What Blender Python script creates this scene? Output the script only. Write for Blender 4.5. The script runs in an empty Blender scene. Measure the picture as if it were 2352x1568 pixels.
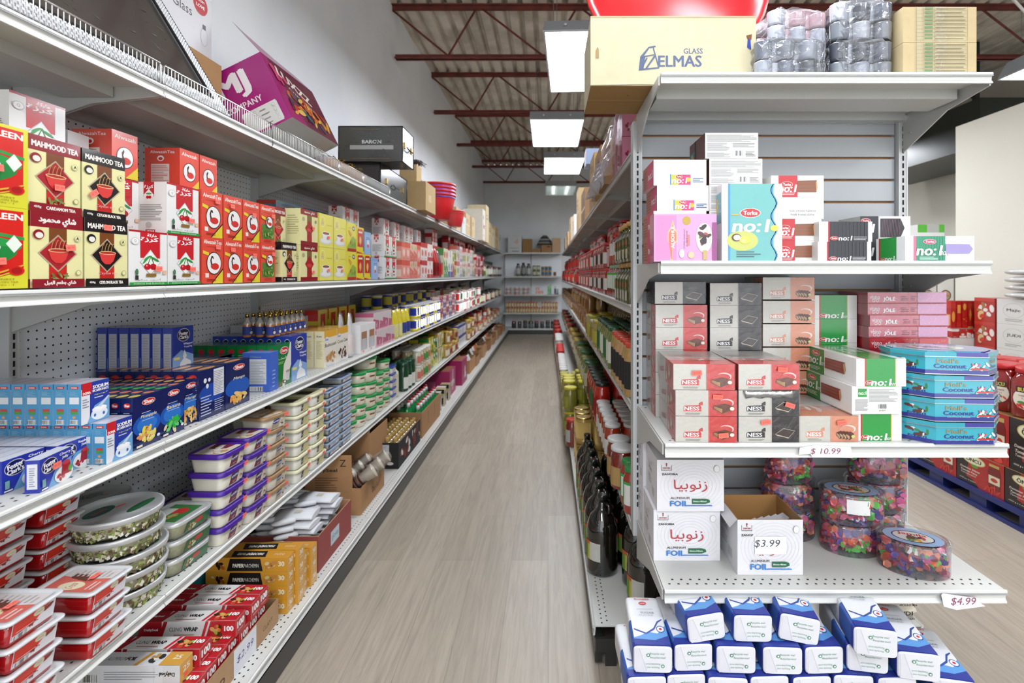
import bpy, math, random
from mathutils import Vector, Matrix
random.seed(7)
sc = bpy.context.scene
COL = sc.collection
PI = math.pi

# ------------------------------------------------------------------ camera
F, PX, PY, EYE = 1170.0, 1259.0, 631.0, 1.40
cam = bpy.data.cameras.new('camera')
cam.sensor_width = 36.0
cam.lens = F / 2352 * 36
cam.shift_x = -(PX - 1176) / 2352
cam.shift_y = (PY - 784) / 2352
cam.clip_start = 0.05
cam.dof.use_dof = True
cam.dof.focus_distance = 1.55
cam.dof.aperture_fstop = 3.6
camo = bpy.data.objects.new('camera', cam)
COL.objects.link(camo)
camo.location = (0, 0, EYE)
camo.rotation_euler = (PI / 2, 0, 0)
sc.camera = camo

# ------------------------------------------------------------------ world + exposure
w = bpy.data.worlds.new('world'); sc.world = w
w.use_nodes = True
bg = w.node_tree.nodes['Background']
bg.inputs[0].default_value = (0.94, 0.97, 1.0, 1)
bg.inputs[1].default_value = 2.0
sc.view_settings.view_transform = 'Standard'
sc.view_settings.look = 'None'
sc.view_settings.exposure = 0.57
sc.view_settings.gamma = 1.0
sc.view_settings.use_curve_mapping = False
sc.cycles.use_denoising = True
sc.cycles.max_bounces = 8
sc.cycles.diffuse_bounces = 4
sc.cycles.glossy_bounces = 3
sc.cycles.transparent_max_bounces = 10
sc.cycles.transmission_bounces = 4
sc.cycles.caustics_reflective = False
sc.cycles.caustics_refractive = False
LAMP = 19.0

# ------------------------------------------------------------------ colour + materials
def lin(h):
    if isinstance(h, tuple): return h
    h = h.lstrip('#')
    if len(h) == 3: h = ''.join(c * 2 for c in h)
    r = []
    for i in (0, 2, 4):
        c = int(h[i:i+2], 16) / 255
        r.append(c / 12.92 if c <= 0.04045 else ((c + 0.055) / 1.055) ** 2.4)
    return tuple(r)

FIN = {}
def nodes_of(m):
    m.use_nodes = True
    nt = m.node_tree
    return nt, nt.nodes, nt.links, nt.nodes['Principled BSDF']

def finish(name, rough=.5, metal=0., coat=0., spec=.5, noise=.04, nscale=40, bump=0., emit=0., k=.72):
    m = bpy.data.materials.new(name)
    nt, N, L, b = nodes_of(m)
    at = N.new('ShaderNodeAttribute'); at.attribute_name = 'Col'
    tc = N.new('ShaderNodeTexCoord')
    nz = N.new('ShaderNodeTexNoise'); nz.inputs['Scale'].default_value = nscale; nz.inputs['Detail'].default_value = 3
    L.new(tc.outputs['Object'], nz.inputs['Vector'])
    mr = N.new('ShaderNodeMapRange'); k = 1. if emit else k
    mr.inputs[3].default_value = k*(1 - noise); mr.inputs[4].default_value = k*(1 + noise)
    L.new(nz.outputs['Fac'], mr.inputs[0])
    mx = N.new('ShaderNodeVectorMath'); mx.operation = 'SCALE'
    L.new(at.outputs['Color'], mx.inputs[0]); L.new(mr.outputs[0], mx.inputs['Scale'])
    L.new(mx.outputs[0], b.inputs['Base Color'])
    b.inputs['Roughness'].default_value = rough
    b.inputs['Metallic'].default_value = metal
    b.inputs['Coat Weight'].default_value = coat
    b.inputs['Coat Roughness'].default_value = .08
    b.inputs['Specular IOR Level'].default_value = spec
    if bump:
        bp = N.new('ShaderNodeBump'); bp.inputs['Strength'].default_value = bump; bp.inputs['Distance'].default_value = .004
        L.new(nz.outputs['Fac'], bp.inputs['Height']); L.new(bp.outputs[0], b.inputs['Normal'])
    if emit:
        L.new(mx.outputs[0], b.inputs['Emission Color']); b.inputs['Emission Strength'].default_value = emit
    FIN[name] = m
    return m
finish('printed_card', .42, noise=.03)
finish('glossy_card', .22, coat=.25, noise=.03)
finish('matte', .8, noise=.05)
finish('cardboard', .85, noise=.10, nscale=25, bump=.15)
finish('painted_steel', .38, noise=.02, nscale=12)
finish('chrome', .22, metal=1., noise=.02)
finish('foil', .25, metal=1., noise=.1, nscale=60, bump=.7)
finish('plastic', .32, noise=.03)
finish('gloss_plastic', .12, coat=.4, noise=.03)
finish('dark_glass', .05, coat=1., noise=.05)
finish('food', .6, noise=.35, nscale=90, bump=.5)
finish('lamp_diffuser', .4, noise=.0, emit=LAMP)
finish('lamp_tube', .4, noise=.0, emit=26.0)

def clear_mat(name, col, base, gloss_rough=.08, bump=0., nscale=30, edge=.5, diff=.25):
    """clear film: transparent with a fresnel-like sheen"""
    m = bpy.data.materials.new(name); m.use_nodes = True
    nt = m.node_tree; N = nt.nodes; L = nt.links
    for n in list(N): N.remove(n)
    out = N.new('ShaderNodeOutputMaterial')
    tr = N.new('ShaderNodeBsdfTransparent'); tr.inputs[0].default_value = (*lin(col), 1)
    gl = N.new('ShaderNodeBsdfGlossy'); gl.inputs['Roughness'].default_value = gloss_rough
    gl.inputs[0].default_value = (1, 1, 1, 1)
    df = N.new('ShaderNodeBsdfDiffuse'); df.inputs[0].default_value = (.9, .92, .95, 1)
    lw = N.new('ShaderNodeLayerWeight'); lw.inputs[0].default_value = .25
    mr = N.new('ShaderNodeMapRange'); mr.inputs[3].default_value = base; mr.inputs[4].default_value = edge
    L.new(lw.outputs['Fresnel'], mr.inputs[0])
    m0 = N.new('ShaderNodeMixShader'); m0.inputs[0].default_value = diff
    L.new(gl.outputs[0], m0.inputs[1]); L.new(df.outputs[0], m0.inputs[2])
    mx = N.new('ShaderNodeMixShader')
    L.new(mr.outputs[0], mx.inputs[0]); L.new(tr.outputs[0], mx.inputs[1]); L.new(m0.outputs[0], mx.inputs[2])
    if bump:
        tc = N.new('ShaderNodeTexCoord'); nz = N.new('ShaderNodeTexNoise'); nz.inputs['Scale'].default_value = nscale
        nz.inputs['Detail'].default_value = 4; nz.inputs['Distortion'].default_value = 1.5
        L.new(tc.outputs['Object'], nz.inputs['Vector'])
        bp = N.new('ShaderNodeBump'); bp.inputs['Strength'].default_value = bump; bp.inputs['Distance'].default_value = .01
        L.new(nz.outputs['Fac'], bp.inputs['Height'])
        L.new(bp.outputs[0], gl.inputs['Normal']); L.new(bp.outputs[0], df.inputs['Normal'])
    L.new(mx.outputs[0], out.inputs[0])
    FIN[name] = m
clear_mat('clear_wrap', 'fdfdfe', .012, .12, .8, 26, .42, .08)
clear_mat('cloudy_wrap', 'f6f7fa', .10, .14, 1.0, 22, .8, .45)
clear_mat('clear_plastic', 'f4f6f8', .05, .06, 0., 30, .6, .2)
clear_mat('frosted_plastic', 'e8ecec', .45, .3, 0., 30, .85, .6)

# ------------------------------------------------------------------ mesh builder
class MB:
    def __init__(s):
        s.v = []; s.f = []; s.c = []; s.m = []; s.s = []
        s.mats = []
    def face(s, pts, col, fin='printed_card', smooth=False):
        i = len(s.v); s.v.extend([tuple(p) for p in pts])
        s.f.append(tuple(range(i, i + len(pts)))); s._a(col, fin, smooth)
    def _a(s, col, fin, smooth):
        if fin not in s.mats: s.mats.append(fin)
        s.c.append(lin(col)); s.m.append(s.mats.index(fin)); s.s.append(smooth)
    def box(s, x0, y0, z0, x1, y1, z1, col, fin='printed_card', cols=None, skip=''):
        """cols: dict of side letters F(-y) B(+y) L(-x) R(+x) T D"""
        i = len(s.v)
        s.v.extend([(x0,y0,z0),(x1,y0,z0),(x1,y1,z0),(x0,y1,z0),(x0,y0,z1),(x1,y0,z1),(x1,y1,z1),(x0,y1,z1)])
        for k, q in (('F',(0,1,5,4)),('R',(1,2,6,5)),('B',(2,3,7,6)),('L',(3,0,4,7)),('T',(4,5,6,7)),('D',(3,2,1,0))):
            if k in skip: continue
            s.f.append(tuple(i + a for a in q)); s._a((cols or {}).get(k, col), fin, False)
    def xform(s, M, start=0):
        for k in range(start, len(s.v)): s.v[k] = tuple(M @ Vector(s.v[k]))
    def grid(s, rows, col, fin, smooth=True, closed=True, cap0=False, cap1=False):
        """rows: list of rings (lists of points); col: one colour, or a list per band"""
        i = len(s.v); n = len(rows[0])
        for r in rows: s.v.extend([tuple(p) for p in r])
        for a in range(len(rows) - 1):
            cc = col[a] if isinstance(col, list) else col
            ff = fin[a] if isinstance(fin, list) else fin
            for b in range(n if closed else n - 1):
                q = (i+a*n+b, i+a*n+(b+1)%n, i+(a+1)*n+(b+1)%n, i+(a+1)*n+b)
                s.f.append(q); s._a(cc, ff, smooth)
        c0 = col[0] if isinstance(col, list) else col
        c1 = col[-1] if isinstance(col, list) else col
        f0 = fin[0] if isinstance(fin, list) else fin
        f1 = fin[-1] if isinstance(fin, list) else fin
        if cap0: s.f.append(tuple(i + b for b in reversed(range(n)))); s._a(c0, f0, False)
        if cap1: s.f.append(tuple(i+(len(rows)-1)*n+b for b in range(n))); s._a(c1, f1, False)
    def lathe(s, prof, col, fin='gloss_plastic', n=20, c=(0,0,0), sx=1, sy=1, smooth=True, cap0=True, cap1=True):
        rows = [[(c[0]+sx*r*math.cos(2*PI*k/n), c[1]+sy*r*math.sin(2*PI*k/n), c[2]+z) for k in range(n)] for r, z in prof]
        s.grid(rows, col, fin, smooth, True, cap0, cap1)
    def tube(s, pts, r, col, fin='plastic', n=6, closed=False):
        rows = []
        P = [Vector(p) for p in pts]
        for k, p in enumerate(P):
            d = (P[min(k+1, len(P)-1)] - P[max(k-1, 0)]).normalized()
            up = Vector((0,0,1)) if abs(d.z) < .9 else Vector((1,0,0))
            a = d.cross(up).normalized(); b = d.cross(a).normalized()
            rows.append([p + r*(math.cos(2*PI*j/n)*a + math.sin(2*PI*j/n)*b) for j in range(n)])
        s.grid(rows, col, fin, True, True, True, True)
    def slab(s, pts2, z0, z1, col, fin='printed_card', top=None):
        """vertical prism over a polygon given counter-clockwise in xy"""
        n = len(pts2)
        a = [(x, y, z0) for x, y in pts2]; b = [(x, y, z1) for x, y in pts2]
        s.grid([a, b], col, fin, False, True, True, False)
        s.face(b, top or col, fin)
    def build(s, name, parent=None, loc=None, rot=None):
        me = s.mesh(name)
        return link(name, me, parent, loc, rot)
    def mesh(s, name):
        me = bpy.data.meshes.new(name)
        me.from_pydata(s.v, [], s.f)
        for mn in s.mats: me.materials.append(FIN[mn])
        ca = me.color_attributes.new('Col', 'FLOAT_COLOR', 'CORNER')
        buf = []
        for f, c in zip(s.f, s.c): buf.extend([c[0], c[1], c[2], 1.0] * len(f))
        ca.data.foreach_set('color', buf)
        me.polygons.foreach_set('material_index', s.m)
        me.polygons.foreach_set('use_smooth', s.s)
        me.update()
        return me

def link(name, me, parent=None, loc=None, rot=None):
    o = bpy.data.objects.new(name, me); COL.objects.link(o)
    if parent: o.parent = parent
    if loc is not None: o.location = loc
    if rot is not None: o.rotation_euler = rot if isinstance(rot, tuple) else (0, 0, rot)
    return o
def tag(o, label=None, cat=None, group=None, kind=None):
    if label: o['label'] = label
    if cat: o['category'] = cat
    if group: o['group'] = group
    if kind: o['kind'] = kind
    return o
def struct(name, mb, loc=None):
    return tag(mb.build(name, None, loc), kind='structure')

# a prototype: (name, mesh or None, [child prototypes])
class Proto(tuple): pass
def proto(name, mb=None, *kids):
    return Proto((name, mb.mesh(name) if mb is not None else None, list(kids)))
def put(p, loc, rot=0.0, label=None, cat=None, group=None, parent=None, scale=None):
    o = link(p[0], p[1], parent, loc, rot)
    if scale: o.scale = scale if isinstance(scale, tuple) else (scale,)*3
    if parent is None: tag(o, label, cat, group)
    for k in p[2]:
        put(k, (0, 0, 0), 0.0, parent=o)
    return o

# ------------------------------------------------------------------ lettering and printed faces
TXT = {}
def text_geo(s, res=2):
    key = (s, res)
    if key in TXT: return TXT[key]
    c = bpy.data.curves.new('t', 'FONT'); c.body = s; c.size = 1; c.resolution_u = res
    o = bpy.data.objects.new('t', c); COL.objects.link(o)
    dg = bpy.context.evaluated_depsgraph_get()
    me = bpy.data.meshes.new_from_object(o.evaluated_get(dg))
    V = [(v.co.x, v.co.y) for v in me.vertices]
    T = [tuple(p.vertices) for p in me.polygons]
    bpy.data.objects.remove(o); bpy.data.curves.remove(c); bpy.data.meshes.remove(me)
    xs = [v[0] for v in V] or [0, 1]; ys = [v[1] for v in V] or [0, 1]
    x0, y0, x1, y1 = min(xs), min(ys), max(xs), max(ys)
    TXT[key] = ([((x-x0)/max(x1-x0, 1e-6), (y-y0)/max(y1-y0, 1e-6)) for x, y in V], T, (x1-x0)/max(y1-y0, 1e-6))
    return TXT[key]

class Face:
    """draws flat print on a rectangle of a mesh; units: metres on the face, origin bottom left"""
    def __init__(s, mb, o, U, V, w, h, fin='printed_card'):
        s.mb = mb; s.o = Vector(o); s.U = Vector(U); s.V = Vector(V); s.n = s.U.cross(s.V)
        s.w = w; s.h = h; s.k = 0; s.fin = fin
    def P(s, u, v): return s.o + s.U*(u*s.w) + s.V*(v*s.h) + s.n*(0.00012*s.k)
    def poly(s, pts, col, fin=None):
        s.k += 1
        s.mb.face([s.P(u, v) for u, v in pts], col, fin or s.fin); return s
    def rect(s, u0, v0, u1, v1, col, fin=None): return s.poly([(u0,v0),(u1,v0),(u1,v1),(u0,v1)], col, fin)
    def ell(s, cu, cv, ru, rv, col, n=18, fin=None, a=0):
        ca, sa = math.cos(a), math.sin(a); p = []
        for k in range(n):
            x, y = ru*s.w*math.cos(2*PI*k/n), rv*s.h*math.sin(2*PI*k/n)
            p.append((cu+(x*ca-y*sa)/s.w, cv+(x*sa+y*ca)/s.h))
        return s.poly(p, col, fin)
    def dia(s, cu, cv, ru, rv, col): return s.poly([(cu-ru,cv),(cu,cv-rv),(cu+ru,cv),(cu,cv+rv)], col)
    def text(s, t, cu, cv, w, h, col, bold=0, it=0, res=2, a=0, flip=False):
        """centred at cu,cv, fitted to w x h (fractions); bold = extra stroke as a fraction of the height"""
        s.k += 1
        V, T, asp = text_geo(t, res)
        W, H = w*s.w, h*s.h
        ca, sa = math.cos(a), math.sin(a)
        offs = [(0, 0)] if not bold else [(-bold*H, 0), (bold*H, 0), (0, bold*H*.5), (0, -bold*H*.5)]
        for q_, (dx, dy) in enumerate(offs):
            i = len(s.mb.v); dn = .000025*q_
            for x, y in V:
                X = (x-.5)*W + it*(y-.5)*H + dx; Y = (y-.5)*H + dy
                if flip: X, Y = -X, -Y
                X, Y = X*ca - Y*sa, X*sa + Y*ca
                s.mb.v.append(tuple(s.o + s.U*(cu*s.w+X) + s.V*(cv*s.h+Y) + s.n*(0.00012*s.k+dn)))
            for q in T:
                s.mb.f.append(tuple(i+j for j in q)); s.mb._a(col, s.fin, False)
        return s
    def lines(s, u0, v0, u1, v1, n, col, fill=.45, jit=True):
        """small print: n thin bars"""
        s.k += 1; st = (v1-v0)/n
        for i in range(n):
            e = u1 if not jit else u1 - (u1-u0)*random.choice((0, .05, .12, .3))
            v = v0 + i*st
            s.mb.face([s.P(u0, v), s.P(e, v), s.P(e, v+st*fill), s.P(u0, v+st*fill)], col, s.fin)
        return s
    def barcode(s, u0, v0, u1, v1, col='222'):
        s.rect(u0-.01, v0-.01, u1+.01, v1+.01, 'f5f5f5'); s.k += 1
        n = 14; st = (u1-u0)/n
        for i in range(n):
            ww = st*random.choice((.25, .5, .75))
            s.mb.face([s.P(u0+i*st, v0), s.P(u0+i*st+ww, v0), s.P(u0+i*st+ww, v1), s.P(u0+i*st, v1)], col, s.fin)
        return s
    def blobs(s, cu, cv, ru, rv, n, cols, size=.3):
        """a small picture made of overlapping patches"""
        for i in range(n):
            a = random.random()*2*PI; r = math.sqrt(random.random())
            z = size*random.uniform(.6, 1.2)
            s.ell(cu+ru*r*math.cos(a), cv+rv*r*math.sin(a), ru*z, rv*z, random.choice(cols), 8, a=random.random()*3)
            if s.k > 40: s.k = 30
        return s

def carton(w, d, h, col, front=None, left=None, top=None, right=None, cols=None, fin='printed_card', bev=0.0):
    """a carton: front on -y, width along x, origin at the front bottom centre. bev: rounding of the upright corners"""
    m = MB()
    if bev:
        b = bev; x = w/2
        m.slab([(-x+b,0),(x-b,0),(x,b),(x,d-b),(x-b,d),(-x+b,d),(-x,d-b),(-x,b)], 0, h, col, fin, (cols or {}).get('T'))
    else: m.box(-w/2, 0, 0, w/2, d, h, col, fin, cols)
    if front: front(Face(m, (-w/2, -.0001, 0), (1,0,0), (0,0,1), w, h, fin))
    if left: left(Face(m, (-w/2-.0001, d, 0), (0,-1,0), (0,0,1), d, h, fin))
    if right: right(Face(m, (w/2+.0001, 0, 0), (0,1,0), (0,0,1), d, h, fin))
    if top: top(Face(m, (-w/2, 0, h+.0001), (1,0,0), (0,1,0), w, d, fin))
    return m
def sticker(w=.028, h=.016, at=(0, 0, 0), U=(1,0,0), V=(0,0,1), s='$8.99', col='ff7a6a'):
    m = MB(); U = Vector(U); V = Vector(V); o = Vector(at) + U.cross(V)*.0062 - U*w/2 - V*h/2
    o = Vector(at) + U.cross(V)*.0058 - U*w/2 - V*h/2
    n = U.cross(V)
    m.face([o, o+U*w, o+U*w+V*h, o+V*h], col, 'matte')
    m.face([o-n*.0004, o+V*h-n*.0004, o+U*w+V*h-n*.0004, o+U*w-n*.0004], col, 'matte')
    f = Face(m, o, U, V, w, h, 'matte'); f.text(s, .5, .5, .7, .45, 'c8463c')
    return proto('price_sticker', m)

ORD = ['first','second','third','fourth','fifth','sixth','seventh','eighth','ninth','tenth','eleventh','twelfth',
       'thirteenth','fourteenth','fifteenth','sixteenth','seventeenth','eighteenth','nineteenth','twentieth']
TENS = ['twenty', 'thirty', 'forty', 'fifty', 'sixty', 'seventy', 'eighty', 'ninety']
def od(i):
    if i < 19: return ORD[i]
    t, u = divmod(i+1, 10)
    return (TENS[t-2][:-1] + 'ieth') if u == 0 else TENS[t-2] + '-' + ORD[u-1]
def ypx(px, X): return X * F / (px - PX)      # depth at which a point at X shows in column px
def zpx(py, Y): return EYE - (py - PY) * Y / F
def xpx(px, Y): return (px - PX) * Y / F

# ------------------------------------------------------------------ the room
def mat_floor():
    m = bpy.data.materials.new('grey_wood_planks'); nt, N, L, b = nodes_of(m)
    tc = N.new('ShaderNodeTexCoord')
    mp = N.new('ShaderNodeMapping'); mp.inputs['Rotation'].default_value = (0, 0, PI/2)
    L.new(tc.outputs['Object'], mp.inputs[0])
    br = N.new('ShaderNodeTexBrick'); br.offset = .37; br.squash = 1
    br.inputs['Scale'].default_value = 1
    br.inputs['Brick Width'].default_value = 1.25; br.inputs['Row Height'].default_value = .18
    br.inputs['Mortar Size'].default_value = .0012; br.inputs['Mortar Smooth'].default_value = .3
    br.inputs['Color1'].default_value = (*lin('9c9284'), 1); br.inputs['Color2'].default_value = (*lin('908678'), 1)
    br.inputs['Mortar'].default_value = (*lin('7d7467'), 1)
    L.new(mp.outputs[0], br.inputs[0])
    m2 = N.new('ShaderNodeMapping'); m2.inputs['Scale'].default_value = (26, 1.6, 1)
    L.new(tc.outputs['Object'], m2.inputs[0])
    nz = N.new('ShaderNodeTexNoise'); nz.inputs['Scale'].default_value = 1.6; nz.inputs['Detail'].default_value = 7
    nz.inputs['Roughness'].default_value = .62; nz.inputs['Distortion'].default_value = 1.2
    L.new(m2.outputs[0], nz.inputs['Vector'])
    cr = N.new('ShaderNodeValToRGB')
    cr.color_ramp.elements[0].position = .30; cr.color_ramp.elements[0].color = (.66, .66, .66, 1)
    cr.color_ramp.elements[1].position = .62; cr.color_ramp.elements[1].color = (1.05, 1.05, 1.05, 1)
    L.new(nz.outputs['Fac'], cr.inputs[0])
    mx = N.new('ShaderNodeMix'); mx.data_type = 'RGBA'; mx.blend_type = 'MULTIPLY'; mx.inputs[0].default_value = .75
    L.new(br.outputs['Color'], mx.inputs[6]); L.new(cr.outputs[0], mx.inputs[7])
    L.new(mx.outputs[2], b.inputs['Base Color'])
    b.inputs['Roughness'].default_value = .42
    bp = N.new('ShaderNodeBump'); bp.inputs['Strength'].default_value = .12; bp.inputs['Distance'].default_value = .002
    L.new(nz.outputs['Fac'], bp.inputs['Height']); L.new(bp.outputs[0], b.inputs['Normal'])
    return m
def mat_wall(name, c, c2, sc_=1.2):
    m = bpy.data.materials.new(name); nt, N, L, b = nodes_of(m)
    tc = N.new('ShaderNodeTexCoord'); nz = N.new('ShaderNodeTexNoise'); nz.inputs['Scale'].default_value = sc_; nz.inputs['Detail'].default_value = 6
    L.new(tc.outputs['Object'], nz.inputs['Vector'])
    cr = N.new('ShaderNodeValToRGB'); cr.color_ramp.elements[0].position = .35; cr.color_ramp.elements[1].position = .6
    cr.color_ramp.elements[0].color = (*lin(c2), 1); cr.color_ramp.elements[1].color = (*lin(c), 1)
    L.new(nz.outputs['Fac'], cr.inputs[0]); L.new(cr.outputs[0], b.inputs['Base Color'])
    b.inputs['Roughness'].default_value = .75
    return m
def mat_peg():
    m = bpy.data.materials.new('pegboard'); nt, N, L, b = nodes_of(m)
    tc = N.new('ShaderNodeTexCoord'); sp = N.new('ShaderNodeSeparateXYZ'); L.new(tc.outputs['Object'], sp.inputs[0])
    def mth(op, a, bb=None, v=None):
        n = N.new('ShaderNodeMath'); n.operation = op
        L.new(a, n.inputs[0])
        if bb is not None: L.new(bb, n.inputs[1])
        if v is not None: n.inputs[1].default_value = v
        return n.outputs[0]
    # y and z cells of 25.4 mm
    def cell(o):
        a = mth('DIVIDE', o, v=.0254); a = mth('FRACT', a); a = mth('SUBTRACT', a, v=.5); return mth('MULTIPLY', a, v=.0254)
    ysum = mth('ADD', sp.outputs[0], sp.outputs[1])
    dy, dz = cell(ysum), cell(sp.outputs[2])
    r2 = mth('ADD', mth('MULTIPLY', dy, dy), mth('MULTIPLY', dz, dz))
    hole = mth('LESS_THAN', r2, v=.0031**2)
    mx = N.new('ShaderNodeMix'); mx.data_type = 'RGBA'
    L.new(hole, mx.inputs[0]); mx.inputs[6].default_value = (*lin('e4e9ef'), 1); mx.inputs[7].default_value = (*lin('1c1e22'), 1)
    L.new(mx.outputs[2], b.inputs['Base Color']); b.inputs['Roughness'].default_value = .5
    return m
M_PEG = mat_peg(); FIN['pegboard'] = M_PEG
FIN['floor_planks'] = mat_floor()
FIN['wall_paint'] = mat_wall('wall_paint', 'dde0e4', 'd2d6dc')
FIN['wall_cream'] = mat_wall('wall_cream', 'cfcbbe', 'c7c3b5', .8)
FIN['wall_back'] = mat_wall('wall_back_paint', 'd0d3d6', 'c6cacd')
FIN['roof_deck'] = mat_wall('roof_deck', 'c4bcae', 'a39a8c', 3)
FIN['rust_paint'] = mat_wall('rust_paint', '6b2c22', '54221b', 9)

m = MB(); m.box(-1.6, -3, -.05, 6.0, 12.7, 0, 'b0a699', 'floor_planks'); struct('floor', m)
m = MB(); m.box(-1.66, -3, 0, -1.56, 12.8, 4.12, 'ddd', 'wall_paint'); struct('wall_left', m)
m = MB(); m.box(-1.66, 12.62, 0, 6.1, 12.8, 4.12, 'ddd', 'wall_back'); struct('wall_back', m)
m = MB(); m.box(5.9, -3, 0, 6.05, 12.8, 4.12, 'ddd', 'wall_cream'); struct('wall_right', m)
m = MB(); m.box(4.0, .5, 0, 4.1, 5.0, 2.85, 'ddd', 'wall_cream'); struct('wall_partition', m)
# corrugated roof deck, ribs running down the aisle
m = MB(); x = -1.6; pts = []
while x < 6.05:
    pts += [(x, 4.10), (x+.085, 4.10), (x+.105, 4.145), (x+.13, 4.145)]; x += .15
m.grid([[(px_, -3, z) for px_, z in pts], [(px_, 12.7, z) for px_, z in pts]], 'bbb', 'roof_deck', False, False)
m.box(-1.66, -3, 4.16, 6.05, 12.8, 4.2, '888', 'roof_deck')
struct('ceiling', m)
def joist(y):
    m = MB(); zt, zb = 4.10, 3.56
    for dy in (-.035, .012):
        m.box(-1.56, y+dy, zt-.012, 5.9, y+dy+.035, zt-.002, '6b2c22', 'rust_paint'); m.box(-1.56, y+dy+(0 if dy>0 else .029), zt-.05, 5.9, y+dy+(.006 if dy>0 else .035), zt-.012, '6b2c22', 'rust_paint')
        m.box(-1.53, y+dy, zb, 5.9, y+dy+.035, zb+.010, '6b2c22', 'rust_paint'); m.box(-1.53, y+dy+(0 if dy>0 else .029), zb, 5.9, y+dy+(.006 if dy>0 else .035), zb+.045, '6b2c22', 'rust_paint')
    x = -1.50; k = 0
    pitch = .62
    m.tube([(-1.56, y, zt-.05), (-1.0, y, zb+.03)], .011, '6b2c22', 'rust_paint', 5)
    x = -1.0
    while x < 5.7:
        m.tube([(x, y, zb+.03), (x+.28, y, zt-.04)], .011, '6b2c22', 'rust_paint', 5)
        m.tube([(x+.34, y, zt-.04), (min(x+.95, 5.88), y, zb+.03)], .011, '6b2c22', 'rust_paint', 5)
        x += 1.0
    o = m.build('roof_joist'); tag(o, kind='structure')
for k in range(-1, 5): joist(5.1 + 1.72*k)

# ------------------------------------------------------------------ ceiling light boxes
def light_box(on=True):
    m = MB()
    # trapezoid housing, open diffuser below
    a = [(-.31,-.61,0),(.31,-.61,0),(.31,.61,0),(-.31,.61,0)]; b = [(-.305,-.52,.11),(.305,-.52,.11),(.305,.52,.11),(-.305,.52,.11)]
    m.grid([a, b], 'aeb4bc' if on else 'b8bec0', 'painted_steel', False, True, False, True)
    for sx in (-.24, .24):
        for sy in (-.45, .45): m.tube([(sx, sy, .11), (sx, sy, .98)], .0022, '777', 'painted_steel', 4)
    d = MB()
    if on:
        d.box(-.295, -.595, -.006, .295, .595, .002, 'f4f8ff', 'lamp_diffuser')
    else:
        d.box(-.295, -.595, -.004, .295, .595, -.002, 'dfe6e2', 'frosted_plastic')
    kids = [proto('diffuser', d)]
    t = MB()
    fr = .012
    for x0, y0, x1, y1 in ((-.31,-.61,.31,-.595),(-.31,.595,.31,.61),(-.31,-.595,-.295,.595),(.295,-.595,.31,.595)):
        t.box(x0, y0, -.01, x1, y1, 0, 'c4c9ce', 'painted_steel')
    kids.append(proto('frame', t))
    if not on:
        for x in (-.14, .14):
            u = MB(); u.tube([(x, -.55, .04), (x, .55, .04)], .018, 'f2fbee', 'lamp_tube', 8); kids.append(proto('lamp_tube', u))
    else:
        for x in (-.15, .15):
            s_ = MB(); s_.lathe([(.012,0),(.008,.006)], 'e8ecf0', 'painted_steel', 8); M = Matrix.Translation((x, -.585, .05)) @ Matrix.Rotation(PI/2*.75, 4, 'X'); s_.xform(M)
            kids.append(proto('screw', s_))
    return proto('ceiling_light', m, *kids)
L_ON, L_OFF = light_box(), light_box(False)
ZL = 3.15
lights = [(.30, 4.24, -.045, L_ON, 'white glowing light box nearest the camera above the aisle, half behind the beige box'),
          (.10, 6.32, .0, L_ON, 'glowing light box hanging second along the aisle, two screws on its end'),
          (.24, 8.2, .01, L_ON, 'glowing light box third along the aisle, behind the small pink and blue box'),
          (.25, 10.6, .0, L_OFF, 'dimmer light box with its two tubes showing, farthest along the aisle'),
          (4.33, 3.95, 0, L_ON, 'glowing light box at the right edge of the photo beside the slanted duct'),
          (4.33, 7.6, 0, L_ON, 'glowing light box hanging over the right-hand room, behind the cardboard cartons'),
          (2.6, 5.6, 0, L_ON, 'added unseen light box over the right-hand room behind the end display'), (2.6, 9.6, 0, L_ON, 'added unseen light box far over the right-hand room behind the end display'),  # both hidden from view, added to brighten the ceiling and far wall
          (.25, 1.2, 0, L_ON, 'added unseen light box overhead in front of the aisle'),  # added out of view, keeps the near shelves bright
          (2.6, 1.6, 0, L_ON, 'added unseen light box overhead to the right of the aisle'),  # another added box outside the frame, extra light only
          (-.3, -1.2, 0, L_ON, 'added unseen light box overhead near the shop front'),  # added behind the camera for more light
          (2.6, -1.2, 0, L_ON, 'added unseen light box overhead near the shop front on the right')]  # its added neighbour, also behind the camera
for x, y, r, p, lb in lights:
    put(p, (x, y, ZL), r, lb, 'ceiling light', 'ceiling light boxes')
# slanted duct at the right edge
m = MB(); m.tube([(3.05, 3.2, 2.78), (3.12, 5.8, 3.2)], .0, '6f6a66', 'painted_steel', 4) if False else None

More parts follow.
